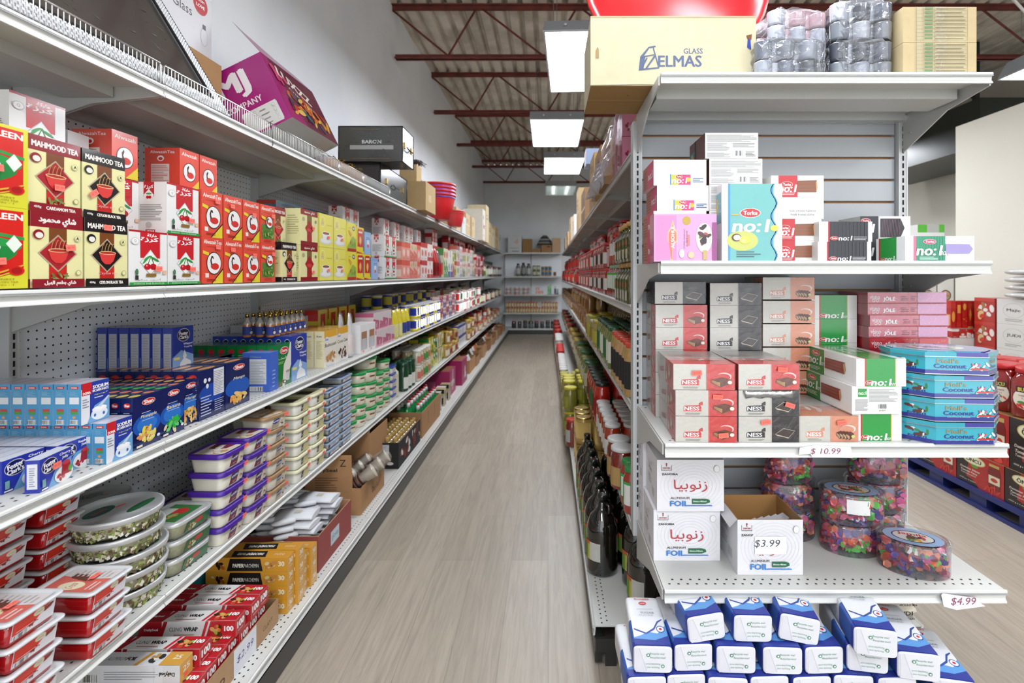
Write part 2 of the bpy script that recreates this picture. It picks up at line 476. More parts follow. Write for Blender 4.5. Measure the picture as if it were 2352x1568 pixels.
# ------------------------------------------------------------------ gondola shelving
ST = 'cfd1cd'
def holes(m, x0, x1, y, z, pitch=.025, off=0, r=.0028):
    x = x0 + off
    while x < x1:
        m.face([(x-r*1.15,y-r,z),(x+r*1.15,y-r,z),(x+r*1.15,y+r,z),(x-r*1.15,y+r,z)], '2a2b2a', 'matte'); x += pitch
def shelf_mb(w, d, lip=.03, hat=True, rail=True):
    """shelf: front on y=0, back at y=d, top surface at z=0"""
    m = MB(); c = 'd9dad5'
    m.box(-w/2, .004, -.004, w/2, d, 0, c, 'painted_steel')
    # price-channel lip: a shallow C in section
    sec = [(0, .003), (-.001, .003), (-.004, .001), (-.0045, -.004), (.001, -.010), (.002, -.020), (-.003, -.0275), (-.003, -.030), (.004, -.030), (.006, -.006), (.006, 0)]
    sec = [(y, z * lip/.03 if z < 0 else z) for y, z in sec]
    a = [(-w/2, y, z) for y, z in sec]; b = [(w/2, y, z) for y, z in sec]
    m.grid([b, a], 'e3e4e0', 'painted_steel', False, True, True, True)
    if rail:
        m.box(-w/2, -.0052, -.0085, w/2, -.003, -.006, 'a9abad', 'painted_steel')
    if hat:
        z1 = -.034
        m.box(-w/2+.01, d*.30, z1, w/2-.01, d*.62, -.004, 'd2d3cf', 'painted_steel')
        m.box(-w/2+.01, d-.03, -.03, w/2-.01, d, -.004, 'c8cac8', 'painted_steel')
    holes(m, -w/2+.02, w/2-.01, .030, .0004); holes(m, -w/2+.02, w/2-.01, .050, .0004, off=.0125)
    if d > .3: holes(m, -w/2+.02, w/2-.01, d-.03, .0004)
    return m
def bracket_mb(d, side):
    m = MB(); t = .0022
    pr = [(0.01, -.003), (0.01, -.030), (d*.45, -.05), (d, -.135), (d, -.002)]
    a = [(-t, y, z) for y, z in pr]; b = [(t, y, z) for y, z in pr]
    m.grid([a, b], 'c6c6c2', 'painted_steel', False, True, True, True)
    m.lathe([(.006, 0), (.006, .003)], 'b5b5b0', 'painted_steel', 8, c=(0, d-.05, -.055)) if False else None
    return m
def upright_mb(h, faceyneg=True):
    m = MB(); m.box(-.0155, -.022, 0, .0155, .03, h, 'c8caca', 'painted_steel')
    z = .1
    while z < h - .03:
        m.box(-.0028, -.0228, z, .0028, -.0215, z+.0165, '15161a', 'matte'); z += .0254
    m.box(-.0155, -.0235, 0, -.011, -.022, h, 'd5d7d6', 'painted_steel'); m.box(.011, -.0235, 0, .0155, -.022, h, 'd5d7d6', 'painted_steel')
    return m

def run(name, label, ys, x_up, face, levels, depth, base_d, base_z, top_z, panel='pegboard', mirror=False):
    """a shelving run along y. ys: bay joints; face=+1 faces +x, -1 faces -x. Parts are placed in world axes"""
    root = link(name, None, None, (x_up, ys[0], 0)); tag(root, label, 'shelving unit')
    rot = PI/2 if face > 0 else -PI/2
    def W(m, nm, x, y, z):     # local y=0 front towards +face
        o = link(nm, m, root, (x - x_up, y - ys[0], z), rot); return o
    um = upright_mb(top_z).mesh('upright')
    bm = {}
    sm = {}
    for i, y in enumerate(ys):
        W(um, 'upright', x_up + face*.004, y, 0)
    for i in range(len(ys)-1):
        yc = (ys[i]+ys[i+1])/2; wd = ys[i+1]-ys[i]
        p = MB(); p.box(-wd/2+.016, .012, base_z, wd/2-.016, .022, top_z-.01, 'c9ccce', panel)
        o = p.build('back_panel', root, (x_up + face*.0 - x_up, yc - ys[0], 0), rot)
        for z, d in levels:
            key = (round(wd, 3), d)
            if key not in sm: sm[key] = shelf_mb(wd-.003, d).mesh('shelf')
            if d not in bm: bm[d] = bracket_mb(d, 0).mesh('bracket')
            xf = x_up + face*d
            s = W(sm[key], 'shelf', xf, yc, z)
            b = link('bracket', bm[d], s, (-wd/2+.004, 0, 0), 0)
            b = link('bracket', bm[d], s, (wd/2-.004, 0, 0), 0)
        key = ('b', round(wd, 3))
        if key not in sm:
            q = shelf_mb(wd-.003, base_d, .034, False); sm[key] = q.mesh('base_shelf')
            q = MB(); q.box(-wd/2, .012, .006, wd/2, .03, base_z-.033, '2b2c2b', 'plastic'); q.box(-wd/2, .004, .006, wd/2, .013, base_z-.05, '343534', 'plastic'); sm['k', round(wd, 3)] = q.mesh('kick_plate')
        W(sm[key], 'base_shelf', x_up + face*base_d, yc, base_z)
        W(sm['k', round(wd, 3)], 'kick_plate', x_up + face*base_d, yc, 0)
    return root

ZB, Z4, Z3, Z2, ZT = .135, .497, .929, 1.366, 1.930
YL = [.215 + 1.219*k for k in range(9)] + [11.98]
left_run = run('shelving_unit', 'long white shelving run with pegboard back along the left wall', YL, -1.53, 1,
    [(Z4, .45), (Z3, .45), (Z2, .45), (ZT, .45)], .45, .60, ZB, 1.99)
YR = [1.835 + .914*k for k in range(11)]
right_run = run('shelving_unit', 'white shelving run of jars on the right side of the aisle, behind the end display', YR, .745, -1,
    [(.512, .445), (.94, .445), (1.29, .445), (1.84, .445)], .445, .58, ZB, 2.05)
m = MB(); m.box(-.575, -.012, .052, -.02, .0, .101, '2b2c2b', 'plastic'); m.box(-.54, -.008, 0, -.50, 0, .052, '2b2c2b', 'plastic'); m.build('end_trim', right_run, (0, -.004, 0))
# far side of that run: base and kick only show past the end display
root = link('shelving_unit', None, None, (.80, YR[0], 0)); tag(root, 'grey back side of the right-hand shelving run, its black base corner beside the sugar bags', 'shelving unit')
m = MB(); m.box(.0, -.012, .052, .555, .0, .101, '2b2c2b', 'plastic'); m.box(.50, -.008, 0, .54, 0, .052, '2b2c2b', 'plastic'); m.build('end_trim', root, (0, -.004, 0))
for i in range(3):
    q = shelf_mb(.911, .55, .034, False); q.build('base_shelf', root, (.55, i*.914+.457, ZB), PI/2)
    q = MB(); q.box(-.457, .004, .006, .457, .03, ZB-.033, '2b2c2b', 'plastic'); q.build('kick_plate', root, (.55, i*.914+.457, 0), PI/2)
# back unit across the end of the aisle
def back_unit():
    root = link('shelving_unit', None, None, (-.35, 12.6, 0)); tag(root, 'white shelving unit across the far end of the aisle', 'shelving unit')
    xs = [-1.07, -.42, .33]
    for i in range(2):
        xc = (xs[i]+xs[i+1])/2; wd = xs[i+1]-xs[i]
        p = MB(); p.box(-wd/2, 0, ZB, wd/2, .01, 1.97, 'cfd0cc', 'pegboard'); p.build('back_panel', root, (xc+.35, -.02, 0))
        for z in (Z4, Z3, Z2, 1.93): shelf_mb(wd-.003, .43).build('shelf', root, (xc+.35, 12.15-12.6, z))
        shelf_mb(wd-.003, .58, .034, False).build('base_shelf', root, (xc+.35, 12.0-12.6, ZB))
        q = MB(); q.box(-wd/2, .01, .006, wd/2, .03, ZB-.033, '2b2c2b', 'plastic'); q.build('kick_plate', root, (xc+.35, 12.0-12.6, 0))
        upright_mb(1.98).build('upright', root, (xs[i]+.35, -.02, 0))
back_unit()

# end display facing the camera
EX0, EX1, EY = .309, 1.225, 1.78
EXC = (EX0+EX1)/2
E_T, E2, E3, E4 = 1.955, 1.436, .949, .557
def end_unit():
    root = link('shelving_unit', None, None, (EXC, EY, 0)); tag(root, 'grey end-of-aisle display unit with slatted panel back, facing the camera', 'shelving unit')
    w = EX1-EX0
    for x in (-w/2, w/2): upright_mb(1.43).build('upright', root, (x, .0, .50))
    # slatted panel
    p = MB(); sl = .0768; z = 1.884-sl*18+.0045
    while z < 1.93:
        p.box(-w/2+.018, -.004, z, w/2-.018, .012, min(z+sl-.009, 1.935), 'b9bdc1', 'painted_steel')
        z += sl
    p.box(-w/2+.018, .0125, .50, w/2-.018, .02, 1.935, 'b98a5c', 'matte')
    p.build('slatted_panel', root)
    r = MB(); r.box(-w/2+.016, -.014, 1.927, w/2-.016, .01, 1.953, 'a9adb2', 'painted_steel'); r.box(-w/2+.016, -.018, 1.924, w/2-.016, -.014, 1.930, 'c9ccd0', 'painted_steel'); r.build('top_rail', root)
    for nm, z, d, lip in (('shelf', E_T, .377, .028), ('shelf', E2, .374, .033), ('shelf', E3, .425, .034), ('shelf', E4, .42, .032)):
        s = shelf_mb(w-.004, d-.02, lip, True).build(nm, root, (0, -d, z))
        for sx in (-1, 1):
            b = bracket_mb(d-.02, 0).build('bracket', s, (sx*(w/2+.001), 0, 0))
            c = MB(); c.tube([(sx*(w/2+.0035), d-.06, -.075), (sx*(w/2-.006), d-.06, -.075)], .005, 'b9b9b4', 'painted_steel', 8); c.build('bolt', s)
    s = shelf_mb(w-.004, .54, .034, False).build('base_shelf', root, (0, -.56, ZB))
    q = MB(); q.box(-w/2, .01, .006, w/2, .03, ZB-.033, '2b2c2b', 'plastic'); q.build('kick_plate', root, (0, -.56, 0))
end_unit()

# ================================================================== END DISPLAY GOODS
WH = 'f4f3ef'
def wafer_pic(f, cu, cv, ru, rv, dark='6b3a22', lite='d9a86b'):
    f.poly([(cu-ru,cv-rv*.1),(cu-ru*.1,cv-rv),(cu+ru,cv-rv*.2),(cu+ru*.9,cv+rv*.55),(cu+ru*.1,cv+rv),(cu-ru*.95,cv+rv*.5)], dark)
    f.poly([(cu-ru*.92,cv-rv*.05),(cu-ru*.12,cv-rv*.9),(cu-ru*.1,cv-rv*.1),(cu-ru*.9,cv+rv*.4)], lite)
    for k in range(4):
        a = k*.2
        f.poly([(cu-ru*.9,cv+rv*(.3-a*.5)),(cu-ru*.14,cv-rv*(.2+a)),(cu-ru*.14,cv-rv*(.26+a)),(cu-ru*.9,cv+rv*(.24-a*.5))], dark)
    f.poly([(cu+ru*.1,cv+rv*.5),(cu+ru*.7,cv+rv*.3),(cu+ru*.72,cv+rv*.38),(cu+ru*.1,cv+rv*.6)], '8a5236')
def ness(tone, dark=False, pic=None):
    """two-tone wafer carton: pale left half with the name, coloured right half with a wafer"""
    lc = '2a2526' if dark else tone
    def fr(f):
        f.rect(0, 0, .545, 1, 'd9d6ca' if not dark else 'd8d5ca'); f.rect(.55, 0, 1, 1, tone); f.rect(.535, 0, .545, 1, tone if not dark else 'b9b4a4')
        f.poly([(.13,.18),(.43,.18),(.43,.36),(.40,.42),(.40,.5),(.385,.5),(.375,.42),(.15,.40),(.13,.36)], lc if dark else tone)
        f.text('NESS', .265, .29, .24, .15, 'fff', bold=.06)
        f.poly([(.38,.42),(.445,.42),(.445,.56),(.42,.56),(.38,.50)], lc)
        f.text('ONE', .425, .30, .2*.5, .05*1.1, lc if dark else 'fff', a=PI/2)
        f.lines(.16, .06, .42, .14, 2, '6a6560', .35)
        if dark:
            f.poly([(.60,.32),(.74,.55),(.93,.45),(.82,.16)], 'cbbfae'); f.poly([(.61,.32),(.74,.53),(.92,.44),(.82,.185)], '3a2a24')
            for k in range(3): f.poly([(.605+.01*k,.30-.02*k),(.82,.15-.0*k+.012*k),(.82,.165+.012*k),(.605+.01*k,.315-.02*k)], 'd8c8a8')
        elif pic == 'nut':
            f.ell(.83, .50, .13, .16, 'f8e8de'); f.ell(.80, .47, .13, .15, tone)
            for k in range(4): wafer_pic(f, .70+.05*k, .27-.01*k, .07, .17, '5b2c20', 'e6c9a0')
            f.ell(.90, .22, .03, .06, 'c9d77a')
        else:
            f.ell(.83, .52, .12, .16, 'fbd9d2'); f.ell(.81, .49, .12, .15, tone)
            wafer_pic(f, .78, .30, .17, .20); f.ell(.92, .30, .035, .07, 'f1e4d6')
    def side(f):
        f.rect(0, 0, 1, 1, 'c9c3ba'); f.rect(0.0, 0, .52, 1, 'd6d2ca' if not dark else '35302e')
        f.rect(.52, 0, 1, 1, tone); f.blobs(.74, .4, .16, .3, 9, ['c98f76', 'a33', 'e6d3bd'] if not dark else ['555', '444', '8a8078'], .4)
        f.text('NESS', .3, .4, .3, .2, tone if not dark else 'd8d5ca', bold=.05, a=.15)
    def top(f):
        f.rect(0, 0, 1, .28, tone if not dark else '2a2526'); f.rect(0, .28, 1, .45, 'e9b5ac' if not dark else '8a8580')
        f.text('NESS', .3, .62, .42, .14, 'e8cfc8' if not dark else 'b9b4aa', bold=.04)
        f.blobs(.5, .32, .3, .06, 6, ['d59a86', 'f0d7cc'], .5)
    m = carton(.163, .235, .069, 'dcd8cf', fr, side, top, cols={'T': 'ece8e0'}, fin='glossy_card')
    return m
def ness_wrap(m, w=.163, d=.235, h=.069):
    c = MB(); e = .0018
    c.box(-w/2-e, -e, -.0002, w/2+e, d+e, h+.0008, WH, 'clear_wrap', skip='D')
    # cling creases
    return c
def P_wafer(tone, dark=False, pic=None):
    m = ness(tone, dark, pic)
    return proto('wafer_carton', m, proto('clear_wrap', ness_wrap(m)))
RED, PEACH, BLK = 'd8403c', 'e89a78', '2b2526'
pN = {'r': P_wafer(RED), 'p': P_wafer(PEACH, pic='nut'), 'b': P_wafer(BLK, True)}
pNs = {}
def short_wafer(k, tone, dark=False, pic=None):
    # back-row cartons turned so that they reach only to the panel
    m = ness(tone, dark, pic); M = Matrix.Diagonal((1, .62, 1.015, 1)); m.xform(M)
    c = ness_wrap(m); c.xform(M)
    return proto('wafer_carton', m, proto('clear_wrap', c))
pNs = {'r': short_wafer('r', RED), 'p': short_wafer('p', PEACH, pic='nut'), 'b': short_wafer('b', BLK, True)}
TN = {'r': 'red and cream', 'p': 'peach and cream', 'b': 'black and cream'}
def add_sticker(o, s): k = put(s, (0,0,0), 0, parent=o); return k
STK = {}
def stk(x, z, t='$10.99', ang=0, w=.026, h=.013):
    return sticker(w, h, (x, -.0002, z), (math.cos(ang),0,math.sin(ang)), (-math.sin(ang),0,math.cos(ang)), t)

# --- third shelf down (z = E3): wafer cartons
Yf, Yb = 1.372, 1.617
rows = [('r', .419, .03, 0), ('r', .419, .03, 0), ('r', .415, .035, 0)]
G = 'wrapped wafer cartons on the middle shelf of the end display'
rowword = ['bottom', 'second', 'third', 'fourth', 'fifth', 'top']
for i in range(3):
    x = .338 + .0815 + (.006 if i < 2 else 0)
    o = put(pN['r'], (x, Yf, E3+.0005+i*.0705), -.04, f'red and cream wafer carton at the front left, {["bottom","middle","top"][i]} of its three', 'wafer carton', G)
    add_sticker(o, stk([.045, .03, -.02][i], [.02, .052, .046][i], ang=[.1, -.05, .05][i]))
for i in range(3):
    k = 'r' if i == 2 else 'b'
    o = put(pN[k], (.513+.0815, Yf, E3+.0005+i*.0705), 0, f'{TN[k]} wafer carton, second front stack, {["bottom","middle under crinkled foil","top"][i]}', 'wafer carton', G)
    add_sticker(o, stk([-.01, .055, .035][i], [.055, .03, .055][i], ang=[.12, -.3, -.08][i]))
# crinkled foil wrapper edge on the black carton
m = MB()
f_ = []
for a in range(13):
    x = -.07 + .14*a/12; f_.append([(x, -.0035-.001*math.sin(a*2.1), -.002), (x*.97, -.0052-.001*math.cos(a*3), -.010-.001*math.sin(a)), (x*.9, -.0035, -.021-.002*math.cos(a*1.7)), (x*.9, -.0015, -.021-.002*math.cos(a*1.7)), (x, -.001, -.002)])
m.grid(f_, 'c9c9cc', 'foil', True, True, True, True)
o = m.build('foil_strip', None, (.5945, Yf, E3+.0005+2*.0705)); tag(o, 'crinkled silver foil strip between the second front stack cartons', 'foil strip')
put(pN['p'], (.675+.0815, Yf+.005, E3+.0005), 0, 'peach and cream wafer carton lying alone at the front, open top visible', 'wafer carton', G)
add_sticker(COL.objects[-1].parent if COL.objects[-1].parent else COL.objects[-1], stk(.035, .052, ang=.1))
for i in range(5):
    put(pNs['r'], (.34+.0825, Yb, E3+.0005+i*.0712), 0, f'red and cream wafer carton in the back left stack, {rowword[i] if i<4 else "top"}', 'wafer carton', G)
for i in range(6):
    put(pNs['b'], (.512+.0835, Yb, E3+.0005+i*.0708), 0, f'black and cream wafer carton in the back stack, {rowword[i]}', 'wafer carton', G)
for i in range(6):
    put(pNs['p'], (.681+.0825, Yb, E3+.0005+i*.0745), 0, f'peach and cream wafer carton in the back stack, {rowword[i]}', 'wafer carton', G)
put(pNs['b'], (.425, Yb+.02, E3+.002+5*.0712), 0, 'black wafer carton lying on the back left red stack', 'wafer carton', G)

def torku_logo(f, cu, cv, w, h, c='c8252d'):
    f.ell(cu, cv, w*.56, h*.56, 'f4e9e6', 20); f.ell(cu, cv, w*.52, h*.50, c, 20); f.text('Torku', cu, cv, w*.72, h*.45, 'fff', bold=.05)
def no1(f, cu, cv, w, h, c='fff', more=False):
    f.text('no:1', cu-(w*.12 if more else 0), cv, w*(.76 if more else 1), h, c, bold=.06, it=.18)
    if more: f.text('more', cu+w*.36, cv-h*.28, w*.34, h*.42, c, bold=.02, it=.3)
def bar_pic(f, u0, v0, u1, v1, c='8a3a2a'):
    f.poly([(u0,v0),(u1-.06*(u1-u0),v0),(u1,v0+(v1-v0)*.4),(u1-.04*(u1-u0),v1),(u0,v1*.96+v0*.04)], c)
    for k in range(3): f.rect(u0, v0+(v1-v0)*(.2+.27*k), u1-.08, v0+(v1-v0)*(.25+.27*k), 'a85a42')
    f.poly([(u1-.06*(u1-u0),v0),(u1,v0+(v1-v0)*.4),(u1-.04*(u1-u0),v1),(u1-.1*(u1-u0),v1*.8+v0*.2)], 'd9a76a')
def green_front(f):
    f.rect(.17, 0, .20, 1, 'c9353a'); f.rect(.20, 0, .78, 1, '1f9a3f'); f.rect(.78, 0, .80, 1, 'd9c04a')
    torku_logo(f, .27, .14, .16, .15); no1(f, .56, .15, .5, .24, WH, True)
def green_side(f):
    f.rect(0, 0, .42, 1, WH); f.rect(.03, .0, .36, 1, '1c8c3a') if False else None
    f.rect(.05, 0, .40, 1, '1c8a39'); f.rect(.02, 0, .05, 1, 'c9353a')
    torku_logo(f, .22, .80, .16, .20); no1(f, .24, .52, .36, .34, WH, True); f.lines(.1, .12, .34, .28, 3, 'cfe3d0')
    bar_pic(f, .42, .30, .82, .74)
def green_label(f):
    f.rect(.04, .08, .96, .95, 'ececea'); f.rect(.12, .62, .30, .92, '1f9a3f'); f.text('no:1', .21, .76, .15, .12, WH, bold=.05)
    f.lines(.06, .12, .32, .55, 9, '8a8a88'); f.lines(.34, .45, .92, .92, 10, '9a9a98'); f.barcode(.52, .2, .70, .36); f.text('24 ADET', .61, .13, .14, .05, '444')
gt = lambda f: (f.rect(.2, 0, .82, 1, '2ba04c'), f.rect(.16, 0, .2, 1, 'd23b3d'), f.text('no:1', .5, .5, .4, .3, 'e8efe2', bold=.03, flip=True))
def P_green(fr, w=.134, d=.265, h=.0745, sd=green_side):
    return proto('biscuit_carton', carton(w, d, h, WH, fr, sd, gt, fin='glossy_card'))
pGa = P_green(green_front); pGb = P_green(green_label); pGs = P_green(green_front, .147, .12, .0765, lambda f: f.rect(.1, 0, .5, 1, '1c8a39'))
GG = 'green and white biscuit cartons on the end display'
put(pGa, (.890+.002, 1.382, E3+.0005), 0, 'green and white biscuit carton, bottom of the front stack beside the tins', 'biscuit carton', GG)
put(pGb, (.887, 1.375, E3+.0755), 0, 'white printed back of a biscuit carton, middle of the front stack beside the tins', 'biscuit carton', GG)
put(pGa, (.897, 1.372, E3+.1505), 0, 'green and white biscuit carton on top of the front stack beside the tins', 'biscuit carton', GG)
for i in range(5):
    put(pGs, (.852+.074+.0015, 1.652, E3+.0005+i*.077), 0, f'green and white biscuit carton in the back stack, {rowword[i] if i<4 else "top"}', 'biscuit carton', GG)
# pink JOLE cartons
def jole(dark):
    base = 'c8252d' if dark else 'd77a86'
    def fr(f):
        f.rect(0, 0, 1, .12, 'b3202b'); f.text('visno', .09, .58, .13, .36, 'f0e0e0', bold=.03)
        for k in range(2): f.ell(.075+.045*k, .28, .02, .14, 'f3dede'); f.ell(.075+.045*k, .28, .013, .09, base)
        f.text('JÖLE', .27, .42, .15, .46, 'fff', bold=.05); f.lines(.42, .3, .52, .75, 3, '8a4a55'); f.lines(.55, .3, .62, .75, 3, '8a4a55')
        f.rect(.63, .12, 1, 1, 'd6a0c2' if not dark else 'cf4a55')
        for k in range(16):
            u = random.uniform(.3, .98); v = random.uniform(.2, .9); f.poly([(u,v),(u+.02,v+.12),(u+.024,v+.11)], 'f8eef6')
    m = carton(.246, .155, .0353, base, fr, None, None, cols={'T': 'dba3b0'}, fin='glossy_card')
    c = MB(); c.box(-.1245, -.0012, -.0001, .1245, .156, .036, WH, 'clear_wrap', skip='D')
    return proto('candy_carton', m, proto('clear_wrap', c))
pJ, pJd = jole(False), jole(True)
for i in range(11):
    j = i - 6
    put(pJd if i <= 6 else pJ, (1.004+.123 + (0, .006, .003, .007, 0)[i % 5], 1.60, E3+.0005+i*.0360), 0,
        (f'flat pink shrink-wrapped carton, {["","fourth from the top","third from the top","second from the top","topmost"][j]} of the pile behind the tins' if j > 0 else
         f'flat red candy carton, {od(6-i)} below the pink ones behind the tins'), 'candy carton', 'flat candy cartons behind the tins')
# coconut tins
def tin():
    w, d, c1 = .265, .175, .058
    def octo(e=0.): 
        a, b, c = w/2+e, d/2+e, c1
        return [(-a+c,-b),(a-c,-b),(a,-b+c),(a,b-c),(a-c,b),(-a+c,b),(-a,b-c),(-a,-b+c)]
    m = MB(); H = .047
    m.slab(octo(), 0, H, '35b0c4', 'gloss_plastic')
    m.slab(octo(.0006), 0, .012, '2a3192', 'gloss_plastic')
    m.slab(octo(.0022), 0.0, .0022, 'c9ccd6', 'chrome')
    # printed long side and corner facets
    e = .0008
    f = Face(m, (-w/2+c1, -d/2-e, 0), (1,0,0), (0,0,1), w-2*c1, H, 'gloss_plastic'); 
    f.text("Mell's", .36, .76, .36, .24, '9a8a5a', bold=.05); f.text('Coconut', .40, .48, .52, .24, '2a3192', bold=.05); f.text('CHOCOLATE SPECIAL', .4, .26, .4, .05, 'dfe6f5')
    f.blobs(.86, .52, .16, .2, 12, ['f4f2ee', 'e6e2da', '5a2c20', '3f7f3a', 'f4f2ee', 'd9476a'], .36); f.poly([(.70,.30),(1,.30),(1,.38),(.74,.40)], 'd3262f')
    L = c1*math.sqrt(2)
    r = 1/math.sqrt(2)
    f = Face(m, (w/2-c1+e*.7, -d/2-e*.7, 0), (r,r,0), (0,0,1), L, H, 'gloss_plastic')
    f.text('Mell', .5, .72, .5, .2, '9a8a5a', bold=.05); f.text('Coco', .5, .45, .6, .2, '2a3192', bold=.05)
    f = Face(m, (-w/2, -d/2+c1, 0), (r,-r,0), (0,0,1), L, H, 'gloss_plastic')
    f.k = 6; f.blobs(.5, .6, .3, .2, 8, ['f4f2ee', '5a2c20', '3f7f3a'], .4); f.text('Mell', .5, .3, .5, .16, '2a3192', bold=.04)
    b = MB(); b.slab(octo(.0022), .0, .012, '2fa6ba', 'gloss_plastic', '3aaec0')
    b.slab(octo(.003), .0, .0016, 'c9ccd6', 'chrome')
    a = w/2; 
    b.slab([(0,-d/2-.0026),(a-c1,-d/2-.0026),(a+.0026,-d/2+c1),(a+.0026,d/2-c1),(a-c1,d/2+.0026),(.03,d/2+.0026)], .001, .0124, '3a3a9c', 'gloss_plastic')
    rr = octo(-.010); b.slab(rr, .0122, .0138, '4ab4c4', 'gloss_plastic'); 
    b.slab([(.005,-d/2+.012),(a-c1,-d/2+.012),(a-.014,-d/2+c1),(a-.014,d/2-c1),(a-c1,d/2-.012),(.03,d/2-.012)], .0137, .0142, '4a46a6', 'gloss_plastic')
    f = Face(b, (-w/2, -d/2, .0143), (1,0,0), (0,1,0), w, d, 'gloss_plastic'); f.ell(.48, .5, .27, .3, 'cfd6cf', a=.1); f.text("Mell's", .42, .58, .2, .16, '2a3192', bold=.05); f.text('Coconut', .48, .42, .26, .14, '2a3192', bold=.05)
    for v in b.v: pass
    b.xform(Matrix.Translation((0, 0, H)))
    return proto('candy_tin', m, proto('lid', b))
pT = tin()
for i in range(4):
    put(pT, (1.105 + (0, .002, .001, -.006)[i], 1.437 + (0, 0, .002, .004)[i], E3+.0005+i*.0617), (-.02, -.05, -.04, -.16)[i],
        f'turquoise and purple eight-sided candy tin, {["bottom","second from the bottom","third from the bottom","topmost with its lid in view"][i]} in its stack', 'candy tin', 'stack of turquoise candy tins')

# --- second shelf down (z = E2)
def plainbox(front, left, w=.152, d=.16, h=.0735, col=WH, top=None, nm='biscuit_carton', cols=None, fin='printed_card'):
    return proto(nm, carton(w, d, h, col, front, left, top, cols=cols, fin=fin))
def pinkw(f):
    f.rect(.33, .02, .70, .42, 'd8447e'); f.rect(.33, .02, .47, .42, 'c9c94a'); f.rect(.31, .02, .33, .44, '4a90c8')
    torku_logo(f, .48, .34, .12, .14); no1(f, .49, .19, .28, .22, WH); f.ell(.66, .22, .04, .09, 'f0c040'); f.lines(.74, .12, .94, .32, 3, '4a6a9a')
def pinkside(f):
    f.rect(0, 0, 1, 1, 'b86a5a'); f.rect(.45, 0, 1, 1, 'd0406a'); f.lines(.05, .1, .42, .9, 7, '8a4a3a'); f.text('no:1', .72, .5, .4, .3, WH, bold=.05)
def textlbl(f):
    f.rect(.01, .03, .985, .97, 'e6e6e3'); f.lines(.03, .66, .97, .94, 8, '9a9a9a', .5, True)
    f.lines(.03, .3, .46, .62, 8, 'a2a2a2', .5); f.lines(.52, .44, .95, .62, 4, '8a8a8a', .4); f.barcode(.56, .1, .70, .30); f.lines(.03, .05, .5, .24, 5, 'a8a8a8'); f.lines(.76, .08, .95, .3, 4, '8a8a8a')
def textside(f): f.rect(0, 0, 1, 1, '6a4038'); f.rect(0, 0, .35, .6, '3a7f86'); f.blobs(.2, .25, .15, .2, 5, ['d96a3a', 'e0c060'], .5); f.rect(.35, 0, .42, 1, '2b2526')
pA = plainbox(pinkw, pinkside); pB = plainbox(textlbl, textside)
wordz = ['bottom', 'second', 'third', 'top']
for i in range(4):
    put(pA, (.3035+.0765+(.010 if i == 2 else 0), 1.468, E2+.0005+i*.0738), 0, f'white biscuit carton with pink square, {wordz[i]} of the leftmost stack on the upper shelf', 'biscuit carton', 'white biscuit cartons with pink squares')
for i in range(5):
    put(pB, (.463+.0765 - (.012 if i == 4 else 0), 1.464, E2+.0005+i*.0745), 0, f'white carton covered in fine print, {["bottom","second","third","fourth","topmost"][i]} in the stack behind the blue-green one', 'biscuit carton', 'fine-print cartons on the upper shelf')
def alsohul(f):
    f.rect(0, 0, 1, 1, 'e0a3cf'); f.rect(.02, .03, .36, .97, 'd98ac0')
    f.poly([(.26,.03),(.30,.03),(.30,.35),(.37,.42),(.37,.62),(.33,.72),(.30,.88),(.27,.72),(.22,.62),(.22,.42),(.28,.35)], 'e8c08a')
    f.poly([(.275,.05),(.29,.05),(.29,.36),(.355,.44),(.355,.60),(.31,.7),(.30,.8),(.28,.7),(.235,.60),(.235,.44)], 'dc7a5c')
    f.text('ALSOHUL', .30, .52, .40*.9, .055*1.2, 'fff', bold=.06, a=PI/2)
    f.ell(.52, .86, .065, .09, 'c0a030'); f.text('STUFFED EGGPLANT', .485, .48, .32, .028, '7a3a4a', a=PI/2); f.text('AUBERGINE', .525, .48, .26, .028, '7a3a4a', a=PI/2)
    f.rect(.535, .34, .57, .56, 'f08070')
    f.ell(.80, .50, .13, .31, 'e9e4dc'); f.ell(.80, .50, .115, .28, 'f6f3ee'); f.blobs(.80, .55, .075, .18, 14, ['3a1f2a', '5a2a35', '2a1620', '6f8f3a', 'b04a3a'], .45)
    f.rect(.93, .0, 1, .82, '9a3f86'); f.ell(.44, .17, .04, .09, 'f0e0e8'); f.ell(.59, .14, .05, .07, 'd8c8a0'); f.rect(.78, .04, .84, .24, 'c8b060')
pAl = proto('food_carton', carton(.173, .055, .132, 'd98ac0', alsohul, lambda f: f.rect(0, 0, 1, 1, 'c8508a'), None, fin='glossy_card'))
put(pAl, (.2925+.0865, 1.408, E2+.0005), 0, 'pink carton with a dish of stuffed eggplants, front left of the upper shelf', 'food carton')
